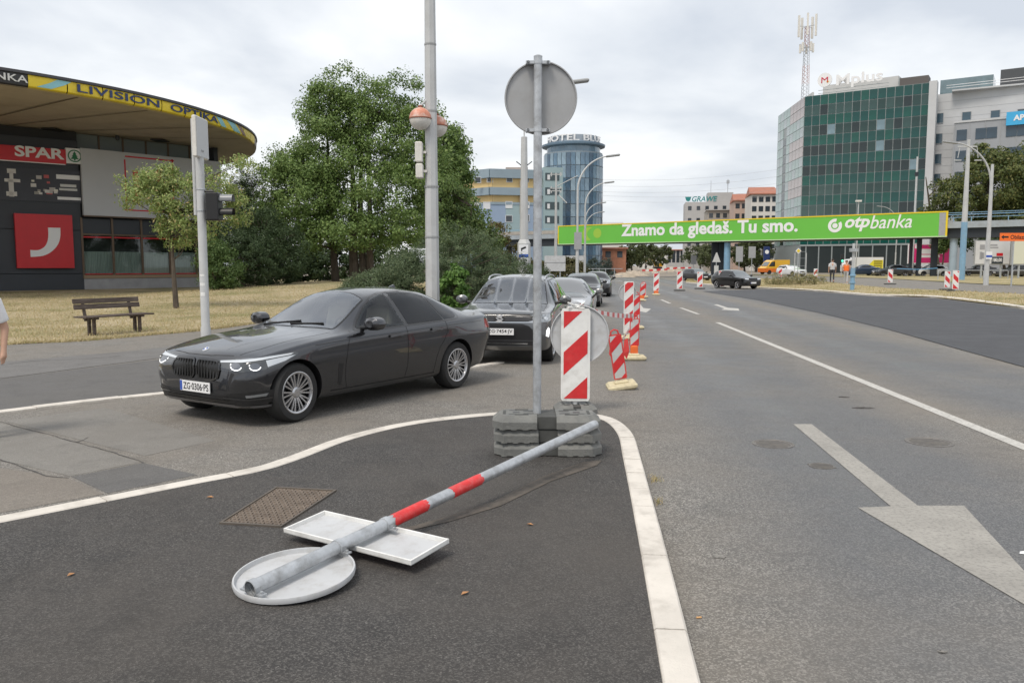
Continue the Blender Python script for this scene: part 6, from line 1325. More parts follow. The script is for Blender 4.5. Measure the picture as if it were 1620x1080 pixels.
# lattice mast
mp_ = onp(1274, 140, OL, od, -6.); Ym = mp_.y; mt = thing('antenna_mast', 'red and white lattice antenna mast on the office roof', 'antenna', (mp_.x, Ym, zT))
zq = [at(1273, y, Ym).z-zT for y in (125, 22)]; Hm = zq[1]
for k in range(4):
    z0_, z1_ = Hm*.85*k/4, Hm*.85*(k+1)/4; m = MB(); w = .55-.06*k
    for sx, sy in ((-1, -1), (1, -1), (1, 1), (-1, 1)): m.tube([(sx*w, sy*w, z0_-(.3 if k == 0 else 0)), (sx*w*.9, sy*w*.9, z1_)], .05, 5)
    nn = 5
    for j in range(nn):
        za, zb2 = z0_+(z1_-z0_)*j/nn, z0_+(z1_-z0_)*(j+1)/nn
        for (ax, ay, bx, by) in ((-1, -1, 1, -1), (1, -1, 1, 1), (1, 1, -1, 1), (-1, 1, -1, -1)): m.tube([(ax*w, ay*w, za), (bx*w*.95, by*w*.95, zb2)], .03, 4)
    m.build('mast_section', M_galv if k % 2 == 0 else mat('faded red mast', (.40, .25, .22), .6), mt)
for k in range(10):
    a = k*2*pi/10; rr_ = 1.6 if k % 2 else 1.2; zz = Hm*(.86 if k % 2 else .62); m = MB(); m.box((rr_*cos(a), rr_*sin(a), zz), (.34, .34, Hm*.24 if k % 2 else Hm*.1), rz=a); m.build('antenna_panel', M_ivory, mt)
    m = MB(); m.tube([(0, 0, zz), (rr_*cos(a), rr_*sin(a), zz)], .05, 4); m.build('antenna_arm', M_galv, mt)
# grey office to the right
go = thing('grey_office', 'pale grey stone office block with square windows beside the green one', 'building'); A1, A2 = ptA(1463, 141.), ptA(1720, 128.); gd_ = (A2-A1).normalized(); zg_ = at(1470, 150, 140.6).z
M_stone = mat('light grey stone', (.50, .51, .52), .7, var=.06, vscale=.3); M_rib = mat('stone joint', (.33, .34, .35), .8)
facade_box(go, A1, A2, -.5, zg_, M_stone, depth=12)
for z in [zg_-1.35*k for k in range(1, 20)]: pane(go, A1, gd_, 14, z, 28, .05, M_rib, off=.005, th=.02, name='stone_joint')
WB = glassmat('blue grey window', (.05, .09, .12)); u_of = lambda px: (onp(px, 300, A1, gd_)-A1).xy.length
for px in (1480, 1523, 1568, 1610):
    for y in (188, 220, 252, 283, 314):
        p = onp(px if px > 1490 else px-(y-188)*.02, y-(px-1480)*.05, A1, gd_); pane(go, A1, gd_, u_of(px), p.z, 1.25, 1.6, WB, off=.02, name='window', frame=M_rib)
facade_box(go, A1+gd_*2-Vector((0, 2, 0)), A2, zg_, zg_+.25, M_stone, 'roof_slab', 8)
facade_box(go, A1+gd_*3+Vector((0, 4, 0)), A1+gd_*11+Vector((0, 4, 0)), zg_, zg_+3., glassmat('roof glass', (.14, .20, .22)), 'penthouse', 6); facade_box(go, A1+gd_*12+Vector((0, 4, 0)), A2+Vector((0, 4, 0)), zg_, zg_+3.6, mat('dark roof plant', (.06, .065, .07), .6), 'roof_plant', 6)
m = MB(); a, b = A1+gd_*2, A2
for z in (zg_+.9, zg_+1.3): m.tube([(a.x, a.y-.2, z), (b.x, b.y-.2, z)], .04, 4)
tag(m.build('roof_rail', M_swhite, go), kind='stuff')
gw = thing('grey_wing', 'dark grey wing with blue window bands in front of the pale grey office', 'building'); A3, A4 = ptA(1499, 136.), ptA(1740, 124.); gd2 = (A4-A3).normalized(); zw = at(1500, 192, 136).z; facade_box(gw, A3, A4, -.5, zw, mat('grey panel', (.30, .315, .335), .6, var=.08, vscale=.4), depth=3)
for r, y in enumerate((215, 248, 281, 314)):
    for c_ in range(11):
        u = 1.2+c_*2.15+(.6 if c_ % 2 else 0); p = at(1499, y, 136); pane(gw, A3, gd2, u, p.z, 1.5, 1.75, glassmat('wing window', (.035, .06, .085)), off=.04, name='window')
for k in range(12): pane(gw, A3, gd2, 2.2*k+.1, zw/2, .1, zw, M_rib, off=.03, name='mullion')
pane(gw, A3, gd2, 11.5, zw-.2, 23, .3, M_stone, off=.1, name='cornice')
bs = thing('blue_sign', 'light blue roof sign with a white mark on the dark grey wing', 'sign'); a_ = onp(1592, 189, A3, gd2, .3); b_ = onp(1650, 183, A3, gd2, .3); c_ = (a_+b_)/2; m = MB(); m.box(c_, ((b_-a_).length, .3, 2.1), rz=atan2(gd2.y, gd2.x)); m.build('board', mat('sky blue board', (.05, .38, .68), .5), bs); text('letters', 'AP', M_swhite, bs, onp(1612, 186, A3, gd2, .46), gd2, (0, 0, 1), width=1.5, height=.9, bold=.04, ext=.02)
# hotel tower
ht = thing('hotel_tower', 'round blue glass hotel tower with white letters round its top', 'building'); hp = ptA(906, 165.); Rh = 46/FPX*165; zh = lambda y: at(906, y, 165-Rh).z
HG = [glassmat('hotel glass %d' % k, c, .1, .7, .3) for k, c in enumerate(((.11, .19, .27), (.17, .26, .34), (.07, .12, .18), (.22, .31, .38)))]
m = MB(); m.lathe([(Rh-.12, 0), (Rh-.12, zh(238)), (.1, zh(238)+.1)], (hp.x, hp.y, 0), n=48); m.build('core', mat('tower frame', (.22, .27, .31), .5), ht, smooth=True)
NC, NR = 40, 9; zA, zB = 1.2, zh(240); chord = 2*Rh*sin(pi/NC)
for c_ in range(NC):
    a = 2*pi*(c_+.5)/NC
    if sin(a) > .45: continue
    for r in range(NR):
        g_ = HG[2] if c_ % 5 == 3 else HG[random.choice((0, 0, 1, 1, 3))]; key = ('h', g_.name); hh_ = (zB-zA)/NR
        if key not in _wc: _wc[key] = MB().box((0, 0, 0), (.1, chord-.1, hh_-.14)).mesh('pane', g_)
        o = link('pane', _wc[key], ht); o.location = (hp.x+(Rh-.03)*cos(a), hp.y+(Rh-.03)*sin(a), zA+hh_*(r+.5)); o.rotation_euler = (0, 0, a)
m = MB(); m.lathe([(Rh*.9, zh(240)), (Rh*.9, zh(228))], (hp.x, hp.y, 0), n=40); m.build('top_storey', HG[1], ht, smooth=True)
m = MB(); m.lathe([(Rh*.9, zh(229)), (Rh*1.06, zh(227)), (Rh*1.07, zh(224)), (Rh*.85, zh(221)), (.1, zh(220))], (hp.x, hp.y, 0), n=40); m.build('eaves', mat('blue eaves', (.13, .20, .27), .5), ht, smooth=30)
m = MB(); m.lathe([(Rh*.86, zh(222)), (Rh*.86, zh(211)), (.1, zh(210.5))], (hp.x, hp.y, 0), n=40); m.build('drum', mat('drum grey', (.30, .35, .40), .6), ht, smooth=30)
wd = 2*Rh*.86*1.05
text('letters', 'HOTEL BLUE', M_swhite, ht, (0, 0, 0), (1, 0, 0), (0, 0, 1), width=Rh*2.35, height=1.25, bold=.02, ext=.05, warp=lambda u, v, d: (hp.x+(Rh*.9+d)*sin(u/(Rh*.86)), hp.y-(Rh*.9+d)*cos(u/(Rh*.86)), zh(216)+v))
# apartment block beside it
ap = thing('apartment_block', 'blue and yellow apartment block with balconies next to the round tower', 'building'); Q0, Q1, Q2 = ptA(728, 152.), ptA(775, 147.), ptA(888, 150.); zy = lambda y: at(800, y, 148).z
M_apb = mat('pale blue render', (.28, .36, .48), .8, var=.05, vscale=.3); M_apy = mat('yellow render', (.68, .50, .24), .8, var=.06, vscale=.3); M_apg = mat('grey blue parapet', (.25, .32, .37), .7, var=.06, vscale=.4); M_apt = mat('greenish render', (.30, .40, .42), .8, var=.05, vscale=.3); M_beige = mat('beige render', (.42, .36, .28), .85, var=.1, vscale=.5)
M_shut = mat('white shutter', (.66, .67, .68), .6); M_gl = glassmat('flat window', (.03, .04, .05))
for (a, b) in ((Q0, Q1), (Q1, Q2)):
    d_ = (b-a).normalized(); n2 = Vector((d_.y, -d_.x, 0))
    facade_box(ap, a, b, -.3, zy(324), M_apb, 'wall', 10); facade_box(ap, a-n2*.5, b-n2*.5, zy(324), zy(282), M_apy, 'wall', 8); facade_box(ap, a+n2*.3, b+n2*.3, zy(309), zy(297), M_apg, 'balcony', 2.2); facade_box(ap, a+n2*.2, b+n2*.2, zy(282), zy(268), M_apg, 'roof_parapet', 9); facade_box(ap, a+n2*.1, b+n2*.1, zy(324), zy(320), M_apg, 'ledge', 2)
d_ = (Q2-Q1).normalized(); n2 = Vector((d_.y, -d_.x, 0))
for px, y in ((756, 284), (775, 283), (806, 283), (832, 283), (806, 303)): p = onp(px, y, Q1-n2*.5, d_); pane(ap, Q1-n2*.5, d_, (p-Q1).dot(d_), p.z-.1, 1.0, .95, M_gl, off=.03, name='window', frame=M_shut)
for px, y in ((752, 324), (770, 325), (805, 324), (832, 324), (805, 346), (832, 345)): p = onp(px, y, Q1, d_); pane(ap, Q1, d_, (p-Q1).dot(d_), p.z, 1.15, 1.1, M_shut if y < 330 else M_gl, off=.03, name='window', frame=M_shut)
pane(ap, Q1, d_, 4.8, (zy(386)+zy(324))/2, 3.6, zy(324)-zy(386), M_apt, off=.01, th=.04, name='render_panel')
u0 = (onp(858, 340, Q1, d_)-Q1).dot(d_); u1 = (Q2-Q1).dot(d_)
facade_box(ap, Q1+d_*u0+n2*.8, Q2+n2*.8, -.3, zy(264), M_apt, 'balcony_tower', 10)
for y in (279, 302, 325, 347): pane(ap, Q1+n2*.8, d_, (u0+u1)/2-.2, at(870, y, 148).z, (u1-u0)*.72, 1.35, mat('shaded balcony', (.05, .075, .085), .4), off=.02, name='balcony_shade_panel'); pane(ap, Q1+n2*.8, d_, (u0+u1)/2-.9, at(870, y, 148).z-.1, .5, .9, M_shut, off=.07, name='balcony_door')  # flat dark panels, the shade of the balconies put into their colour
pane(ap, Q1, d_, 5.9, zy(312), .55, zy(270)-zy(322), M_beige, off=.12, th=.4, name='pillar')
facade_box(ap, ptA(800, 158), ptA(835, 158), zy(270), zy(254), mat('roof hut', (.42, .36, .32), .8, var=.1, vscale=.4), 'roof_hut', 4)
# far street fronts beyond the bridge
def far_block(name, label, px0, px1, Y, ytop, mt, rows, cols, wm, roof=None, ww=1.1, wh=1.3, z0=3., pitched=False):
    t = thing(name, label, 'building'); a, b = ptA(px0, Y), ptA(px1, Y); b = ptA(px1, Y-.15*(b.x-a.x)); d = (b-a).normalized(); L_ = (b-a).length; z1 = at((px0+px1)/2, ytop, Y).z; facade_box(t, a, b, -.3, z1, mt, 'wall', 12)
    for r in range(rows):
        for c in range(cols): pane(t, a, d, L_*(c+.5)/cols, z0+(z1-z0)*(r+.5)/rows, ww, wh, wm, off=.03, name='window')
    if roof:
        n = Vector((d.y, -d.x, 0)); h = 2.4 if pitched else .5; m = MB(); A_, B_ = a-d*.5+n*.6, b+d*.5+n*.6; r0, r1 = a-n*6, b-n*6
        m.add([(A_.x, A_.y, z1), (B_.x, B_.y, z1), (B_.x, B_.y, z1+.25), (A_.x, A_.y, z1+.25), (r0.x, r0.y, z1+h), (r1.x, r1.y, z1+h), ((b-n*12.5).x, (b-n*12.5).y, z1), ((a-n*12.5).x, (a-n*12.5).y, z1)], [(0, 1, 2, 3), (3, 2, 5, 4), (4, 5, 6, 7), (0, 3, 4, 7), (1, 6, 5, 2), (0, 7, 6, 1)]); m.build('roof', roof, t)
    return t, a, d, z1
M_tile = mat('red roof tile', (.36, .15, .10), .85, var=.15, vscale=1); M_conc2 = mat('grey render', (.42, .41, .40), .85, var=.06, vscale=.3); M_pink = mat('pink beige render', (.48, .36, .30), .85, var=.06, vscale=.3); M_lt = mat('off white render', (.60, .58, .54), .85, var=.05, vscale=.3)
tG, aG, dG, zG = far_block('insurance_building', 'grey block with green rooftop letters beyond the bridge', 1083, 1165, 262., 320, M_conc2, 5, 6, M_gl)
text('rooftop_letters', 'GRAWE', mat('teal letters', (.02, .22, .22), .5), tG, (*(aG+dG*6).xy, zG+1.0), dG, (0, 0, 1), width=8., height=1.7, bold=.02, ext=.05, shear=.2); m = MB(); m.prism([(-1, .7), (1, .7), (.6, -.5), (0, -.8), (-.6, -.5)], (*(aG+dG*.8).xy, zG+1.), dG, (0, 0, 1), (0, -.1, 0)); m.build('rooftop_emblem', mat('teal letters', (.02, .22, .22), .5), tG)
facade_box(tG, aG+dG*7, aG+dG*15, zG, zG+3., M_conc2, 'lift_house', 6); m = MB(); q = aG+dG*14
m.tube([(q.x, q.y+3, zG+3), (q.x, q.y+3, zG+7.5)], .12, 5); m.box((q.x, q.y+3, zG+6.6), (.8, .8, 1.)); m.tube([(q.x-5.5, q.y+3, zG+3), (q.x-5.5, q.y+3, zG+7)], .08, 5); tag(m.build('aerials', M_galv, tG), kind='stuff')
far_block('street_house', 'grey mansard fronted house before the insurance block', 1118, 1162, 235., 333, mat('taupe render', (.35, .32, .28), .85, var=.08, vscale=.3), 5, 4, M_gl, M_conc2)
far_block('street_house', 'pink beige house with tiled roof left of the green office', 1160, 1200, 220., 318, M_pink, 6, 4, M_gl, M_tile, pitched=True)
far_block('street_house', 'white rendered house with tiled roof and chimney beside the green office', 1186, 1228, 205., 308, M_lt, 7, 4, M_gl, M_tile, pitched=True)
far_block('far_block', 'pale distant block seen under the left part of the banner', 1010, 1062, 330., 392, M_lt, 4, 6, M_gl, M_conc2, z0=4)
far_block('far_block', 'distant grey flats with small windows beyond the construction site', 1056, 1096, 300., 396, M_conc2, 4, 6, M_gl, M_tile)
far_block('low_shop', 'low pale shop with a grey awning behind the yellow van', 1205, 1245, 175., 396, M_lt, 1, 4, M_gl, M_conc2)
far_block('brick_shed', 'small orange brick shed left of the far avenue', 953, 990, 170., 394, mat('orange brick', (.45, .20, .12), .85, var=.12, vscale=2), 1, 2, M_gl, M_tile)
far_block('white_house', 'far white house with light roof behind the round tower', 950, 985, 260., 362, M_lt, 4, 5, M_gl, M_conc2, pitched=True)
far_block('retail_hall', 'low grey hall with dark openings behind the pink poster', 1395, 1640, 150., 392, M_conc2, 1, 14, M_gl, M_conc2, ww=1.4, wh=2.)
# trees beyond
random.seed(31); np.random.seed(31)
for (px, Y, h, w, lab) in ((1000, 210, 7.5, 4.5, 'olive tree beside the brick shed on the far avenue'), (1022, 235, 7.5, 5, 'olive tree of the far avenue, beyond the shed'), (1042, 260, 8, 4.5, 'hazy tree before the pale distant block'), (1108, 215, 7., 5.5, 'bushy tree left of the dark bridge legs'), (1125, 190, 6, 4., 'low olive tree right beside the dark bridge legs'), (1178, 180, 6.8, 3.6, 'dark tree behind the grey sign backs'), (1196, 165, 7.2, 3.4, 'dark tree beside the blue totem'), (985, 180, 5.5, 3, 'small clipped tree in front of the brick shed')):
    p = gx(px, Y); tree('avenue_tree', lab, p, [(0, 0, .2)], [(0, 0, h*.58, w, w*.8, h*.4), (w*.3, 0, h*.75, w*.6, w*.5, h*.25)], 70, 60, .9, .5, LF_far, group='trees of the far avenue', limbs=10)
tr = (1560, 112.); p = gx(*tr)
tree('broadleaf_tree', 'large yellow green tree behind the right end of the footbridge', p, [(0, 0, .45), (-6, 1, .3), (4, 1, .35)], [(0, 0, 12, 6, 5, 5), (5, 0, 13, 5, 5, 5.4), (-5, 0, 9.6, 3.6, 3.6, 3.6), (3, 0, 7.5, 6, 4, 3.4), (-1, 0, 15.4, 3, 3, 2.6), (7, 0, 8, 4, 4, 5)], 420, 75, 1.1, .42, leafmat('autumn green', (.06, .09, .025), (.15, .17, .05), (.22, .2, .07)))
p = gx(1489, 108.); tree('small_tree', 'small green tree hanging before the pink poster behind the bridge legs', p, [(0, 0, .14)], [(-.3, 0, 3.9, .9, .8, .9), (.5, 0, 4.7, 1.1, 1., .8)], 40, 60, .6, .3, LF_mid)
p = gx(1590, 100.); tree('small_tree', 'dark shaded tree behind the white billboard', p, [(0, 0, .2)], [(0, 0, 4., 2.6, 2., 2.), (-4, 0, 4.2, 2, 2, 1.6)], 100, 60, .7, .32, LF_dark)
for k, (px, Y, h) in enumerate(((940, 85, 2.6), (956, 90, 2.9), (925, 80, 2.0))): p = gx(px, Y); tree('spruce_bush', 'bluish spruce bush by the wire fence left of the avenue', p, [(0, 0, .07)], [(0, 0, h*.3, h*.45, h*.4, h*.32), (0, 0, h*.65, h*.26, h*.25, h*.34)], 60, 60, .35, .2, leafmat('blue spruce', (.05, .075, .06), (.11, .14, .12)), cat='bush', aspect=.3, group='spruce bushes by the wire fence')
for k, (px, Y) in enumerate(((845, 60), (862, 66), (893, 58), (903, 66))): p = gx(px, Y); tree('verge_bush', 'brownish green roadside bush behind the waiting cars', p, [(0, 0, .06)], [(0, 0, 1.1, 1.5, 1., 1.1)], 60, 60, .4, .2, leafmat('brown green', (.07, .075, .03), (.16, .14, .06)), cat='bush', group='roadside bushes behind the waiting cars')
# tall weeds on the median
for k, (px, Y, w) in enumerate(((1228, 66, 1.2), (1247, 64, 1.3), (1268, 62, 1.4), (1287, 60, 1.), (1160, 78, 1.2), (1172, 74, .9))):
    p = gx(px, Y); tree('median_shrub', 'scrubby dry shrub on the median near the parked hatchback', p, [(0, 0, .03)], [(0, 0, .35, w, 1.2, .3), (random.uniform(-.5, .5), 0, .6, .4, .4, .45)], 40, 36, .2, .09, leafmat('scrub leaf', (.16, .17, .07), (.30, .27, .13), (.42, .27, .18)), cat='bush', group='dry shrubs on the median', limbs=8)
# ---------------------------------------------------------------- right hand poles, boards, signs
random.seed(41)
def pole_thing(name, label, cat, px, Y, ytop, r0, r1, m=M_steel, foot=None):
    p = gx(px, Y); t = thing(name, label, cat, p); z = at(px, ytop, Y).z-p.z
    if foot:
        q = MB(); q.tube([(0, 0, -.1), (0, 0, foot)], r0*1.08, 10); q.build('foot', M_bluep, t, smooth=True)
    q = MB(); q.tube([(0, 0, -.1 if not foot else foot), (0, 0, z)], [r0, r1], 10); q.build('pole', m, t, smooth=True); return t, p, z
t, p, z = pole_thing('catenary_mast', 'tall grey mast with cross arms and blue foot at the right end of the banner', 'pole', 1522, 72., 221, .24, .13, foot=5.2)
m = MB(); m.box((-.1, 0, z-.6), (1.7, .1, .12)); m.build('cross_arm', M_steel, t)
for s in (-1, 1): m = MB(); m.tube([(s*.75, 0, z-.6), (s*.9, 0, z-1.6)], .03, 5); m.box((s*.9, 0, z-1.8), (.6, .12, .08)); m.build('hanger', M_steel, t)
street_lamp(1560, 58., 1502, 226, 'tall curved street lamp on the right verge with its arm towards the banner end', r=.1)
t, p, z = pole_thing('catenary_mast', 'thin grey mast standing before the green office front', 'pole', 1443, 104., 248, .15, .1); m = MB(); m.box((0, 0, z-2.2), (.35, .3, .5)); m.build('fitting', M_darkst, t)
street_lamp(1416, 112., 1392, 327, 'curved lamp behind the brand lettering of the banner')
t, p, z = pole_thing('square_head_lamp', 'straight lamp post with a small flat head behind the banner', 'street lamp', 1354, 112., 318, .1, .08); m = MB(); m.box((0, 0, z), (.7, .5, .25)); m.build('lamp_head', M_ivory, t)
t, p, z = pole_thing('billboard_mast', 'grey steel mast with white notice in front of the white billboard', 'pole', 1561, 54., 260, .17, .09); c_ = at(1562, 404, 54)-p; m = MB(); m.box((c_.x, -.2, c_.z), (.4, .02, .5)); m.build('notice', M_swhite, t); m = MB(); m.box((c_.x, -.215, c_.z-.06), (.4, .006, .14)); m.build('blue_strip', M_blue, t)
p = gnd(1348, 460); t = thing('blue_post', 'blue painted pump shaped street post on the median edge', 'post', p); s = p.y/FPX; H_ = 36*s; m = MB(); m.lathe([(.13, 0), (.13, H_*.32), (.17, H_*.33), (.17, H_*.40), (.13, H_*.41), (.13, H_*.62), (.18, H_*.64), (.18, H_*.7), (.14, H_*.72), (.14, H_)], n=14, caps=True); m.build('body', M_bluep, t, smooth=35); m = MB(); m.tube([(0, 0, H_), (0, 0, at(1348, 385, p.y).z-p.z)], .09, 8); m.build('post', M_steel, t, smooth=True); m = MB(); m.lathe([(.26, H_*1.7), (.26, H_*1.85)], n=12, caps=True); m.build('collar', M_galv, t)
def board(name, label, px0, px1, y0, y1, Y, m, legs=2, cat='billboard', frame=M_alu, ground=None):
    a, b = at(px0, (y0+y1)/2, Y), at(px1, (y0+y1)/2, Y); z0, z1 = at(px0, y1, Y).z, at(px0, y0, Y).z; p = gx((px0+px1)/2, Y); t = thing(name, label, cat, p); w = b.x-a.x; zc = (z0+z1)/2-p.z
    q = MB(); q.box((0, 0, zc), (w, .18, z1-z0)); q.build('frame', frame, t); q = MB(); q.box((0, -.1, zc), (w*.965, .03, (z1-z0)*.92)); q.build('panel', m, t)
    for k in range(legs): x = (k+.5-legs/2)*w/max(1, legs)*1.1; q = MB(); q.box((x, .05, (z0-p.z)/2), (.14, .14, z0-p.z+.2)); q.build('leg', M_galv, t)
    return t, p, zc, w, z1-z0
M_bb = mat('white poster', (.60, .60, .60), .5, var=.05, vscale=.3, dirt=(.35, .35, .36), dscale=.25, damt=.5)
t, p, zc, w, h = board('billboard', 'white billboard with grey portrait print and a price box', 1540, 1596, 380, 419, 84., M_bb); 
q = MB(); q.box((w*.14, -.125, zc-h*.31), (w*.32, .02, h*.28)); q.build('price_box', mat('dark price box', (.03, .04, .05), .5), t); text('price', '180,00', M_swhite, t, (w*.14, -.137, zc-h*.31), (1, 0, 0), (0, 0, 1), width=w*.26, height=h*.17, bold=.03, ext=.004); text('print', None, mat('sign red', (.55, .012, .02), .4), t, (w*.2, -.125, zc-h*.08), (1, 0, 0), (0, 0, 1), width=w*.18, height=h*.12, ext=.004)
for k, (x, z_, a, b) in enumerate(((-.30, .22, .14, .2), (-.33, -.12, .07, .3), (-.27, -.12, .07, .24), (.02, .3, .2, .06), (.02, .2, .26, .05))): q = MB(); q.box((w*x, -.122, zc+h*z_), (w*a, .01, h*b)); q.build('print_patch', mat('grey print', (.3, .3, .31), .5), t)
t, p, zc, w, h = board('billboard', 'yellow and white billboard beside the white one, behind the orange sign', 1598, 1660, 380, 419, 82., mat('pale yellow poster', (.62, .62, .5), .5)); q = MB(); q.box((w*.22, -.125, zc-h*.12), (w*.5, .02, h*.66)); q.build('yellow_field', mat('yellow field', (.80, .70, .04), .5), t); text('print', None, mat('green print', (.1, .3, .08), .5), t, (w*.22, -.137, zc-h*.1), (1, 0, 0), (0, 0, 1), width=w*.4, height=h*.14, ext=.004)
M_mag = mat('magenta poster', (.62, .02, .17), .5)
t, p, zc, w, h = board('billboard', 'magenta billboard with white lettering behind the bridge legs', 1435, 1503, 386, 417, 116., M_mag, frame=M_swhite)
for body, x, z_, ww, hh in ((None, .02, .12, .62, .26), (None, -.02, -.12, .5, .14), (None, -.28, .35, .14, .16)): text('print', body, M_swhite, t, (w*x, -.118, zc+h*z_), (1, 0, 0), (0, 0, 1), width=w*ww, height=h*hh, bold=.03, ext=.004)
p = gx(1602, 50.); t = thing('detour_sign', 'orange detour sign with a black arrow on a thin grey post', 'road sign', p); c_ = at(1606, 375, 50)-p; q = MB(); q.box((c_.x, 0, c_.z), (1.9, .04, .5)); q.build('board', mat('orange sign', (.85, .16, .02), .45), t)
q = MB(); q.prism([(-.26, 0), (-.1, .13), (-.1, .05), (.2, .05), (.2, -.05), (-.1, -.05), (-.1, -.13)], (c_.x-.62, -.022, c_.z), (1, 0, 0), (0, 0, 1), (0, -.004, 0)); q.build('arrow', M_ink, t); text('lettering', 'Obilazak', M_ink, t, (c_.x+.25, -.022, c_.z), (1, 0, 0), (0, 0, 1), width=1.1, height=.26, bold=.01, ext=.003); q = MB(); q.tube([(0, .05, -.1), (0, .05, c_.z+.25)], .045, 8); q.build('post', M_galv, t)
# sign backs, priority diamond, triangle, totem, signal
def small_sign(label, px, Y, yc, shape, sz, m, name='traffic_sign'):
    p = gx(px, Y); t = thing(name, label, 'road sign', p); z = at(px, yc, Y).z-p.z; s = Y/FPX; q = MB()
    P = {'box': [(-sz[0]*s/2, -sz[1]*s/2), (sz[0]*s/2, -sz[1]*s/2), (sz[0]*s/2, sz[1]*s/2), (-sz[0]*s/2, sz[1]*s/2)], 'tri': [(-sz[0]*s/2, -sz[1]*s/2), (sz[0]*s/2, -sz[1]*s/2), (.05, sz[1]*s/2), (-.05, sz[1]*s/2)], 'dia': [(0, -sz[1]*s/2), (sz[0]*s/2, 0), (0, sz[1]*s/2), (-sz[0]*s/2, 0)]}[shape]
    q.prism(P, (0, -.06, z), (1, 0, 0), (0, 0, 1), (0, .04, 0)); q.build('plate', m, t); q = MB(); q.tube([(0, 0, -.1), (0, 0, z+sz[1]*s*.45)], .045, 8); q.build('post', M_galv, t); return t, z, s
t, z, s = small_sign('triangular sign seen from behind with a small plate under it', 1133, 84., 407, 'tri', (13, 15), M_alu_l); q = MB(); q.box((0, -.04, z-1.3), (.45, .04, .9)); q.build('lower_plate', M_alu_l, t)
small_sign('tall grey sign back left of the dark tree', 1169, 105., 402, 'box', (11, 24), M_alu); small_sign('wide grey sign back beside the blue totem', 1189, 107., 399, 'box', (11, 18), M_alu); small_sign('grey sign back over the construction site', 1097, 120., 411, 'box', (9, 14), M_alu)
t, z, s = small_sign('yellow diamond priority sign on a thin post behind the median shrubs', 1262, 80., 397, 'dia', (9, 9), M_swhite); q = MB(); q.prism([(0, -.2), (.2, 0), (0, .2), (-.2, 0)], (0, -.068, z), (1, 0, 0), (0, 0, 1), (0, .004, 0)); q.build('yellow_field', M_yl, t)
p = gx(1212, 150.); t = thing('blue_totem', 'dark blue petrol station totem with a white roundel', 'sign', p); z = at(1212, 390, 150).z-p.z; q = MB(); q.bbox((0, 0, z/2), (1.1, .4, z), .05); q.build('pillar', mat('navy totem', (.012, .03, .12), .45), t); q = MB(); q.lathe([(.01, -.22), (.38, -.22), (.38, -.15)], (0, 0, z-1.), 'y', n=16); q.build('roundel', M_swhite, t)
p = gx(1331, 96.); t = thing('far_signal', 'small traffic light showing green behind the two walking men', 'traffic light', p); z = at(1331, 405, 96).z-p.z; q = MB(); q.tube([(0, 0, -.1), (0, 0, z)], .06, 8); q.build('pole', M_galv, t); q = MB(); q.bbox((0, -.1, z-.3), (.35, .25, 1.), .03); hd = q.build('signal_head', M_black, t); q = MB(); q.lathe([(.01, -.24), (.13, -.235), (.13, -.2)], (0, 0, z-.58), 'y', n=14); q.build('green_lens', mat('lit green lens', (.05, .5, .3), .3, emit=(.1, .9, .5, 1.2)), hd)
# wire fence frames
for k, px in enumerate((1257, 1275)): pole_thing('fence_post', 'thin pale post of the wire fence behind the median shrubs', 'post', px, 74., 400, .035, .035)[0]['group'] = 'wire fence posts'
a, b = gx(1257, 74.), gx(1275, 74.); m = MB()
for z in (.6, 1.3, 2.0, 2.6): m.tube([a+Vector((0, 0, z)), b+Vector((0, 0, z))], .01, 4)
tag(m.build('fence_wires', M_galv), 'thin wires strung between the two pale posts on the median', 'fence')
t = thing('wire_fence', 'grey wire fence with posts along the verge by the spruce bushes', 'fence'); m = MB()
for px in (938, 948, 958, 972): p = gx(px, 74.); q = MB(); q.tube([p, p+Vector((0, 0, 1.5))], .04, 6); q.build('post', M_galv, t)
for z in (.3, .8, 1.45): m.tube([gx(930, 74.)+Vector((0, 0, z)), gx(985, 74.)+Vector((0, 0, z))], .025, 4)
tag(m.build('rails', M_galv, t), kind='stuff')
p = gx(893, 98.); t = thing('site_hoarding', 'pale grey panelled hoarding below the round tower', 'fence', p)
for k in range(5): q = MB(); q.box((-1.9+k*.98, 0, 1.5), (.95, .06, 2.9)); q.build('panel', M_alu_l, t)
p = gx(1570, 74.); t = thing('hoop_rail', 'low grey hoop railing along the right verge', 'railing', p)
for k in range(5): x = -5+k*2.3; q = MB(); q.tube([(x, 0, -.05), (x, 0, .8), (x+.08, 0, .88), (x+1.8, 0, .88), (x+1.88, 0, .8), (x+1.88, 0, -.05)], .035, 6); q.build('hoop', M_galv, t, smooth=True)
p0, p1 = gx(1419, 84.), gx(1483, 84.); m = MB(); m.tube([p0+Vector((0, 0, 1.)), p0.lerp(p1, .5)+Vector((0, 0, .92)), p1+Vector((0, 0, 1.05))], .035, 6); tag(m.build('blue_tape', mat('blue tape', (.12, .35, .60), .5)), 'blue cordon tape strung past the dark bridge legs', 'tape')
# overhead cables
for k, (y0, y1) in enumerate(((284, 268), (294, 279), (303, 290), (309, 300), (317, 309))):
    a, b = at(948, y0, 150+k), at(1232, y1, 150+k); m = MB(); m.tube([a.lerp(b, j/10)-Vector((0, 0, .8*4*(j/10)*(1-j/10))) for j in range(11)], .016, 4); tag(m.build('overhead_cable', mat('cable', (.42, .43, .44), .6)), 'thin overhead cable spanning the sky between round tower and green office', 'cable', 'overhead cables')
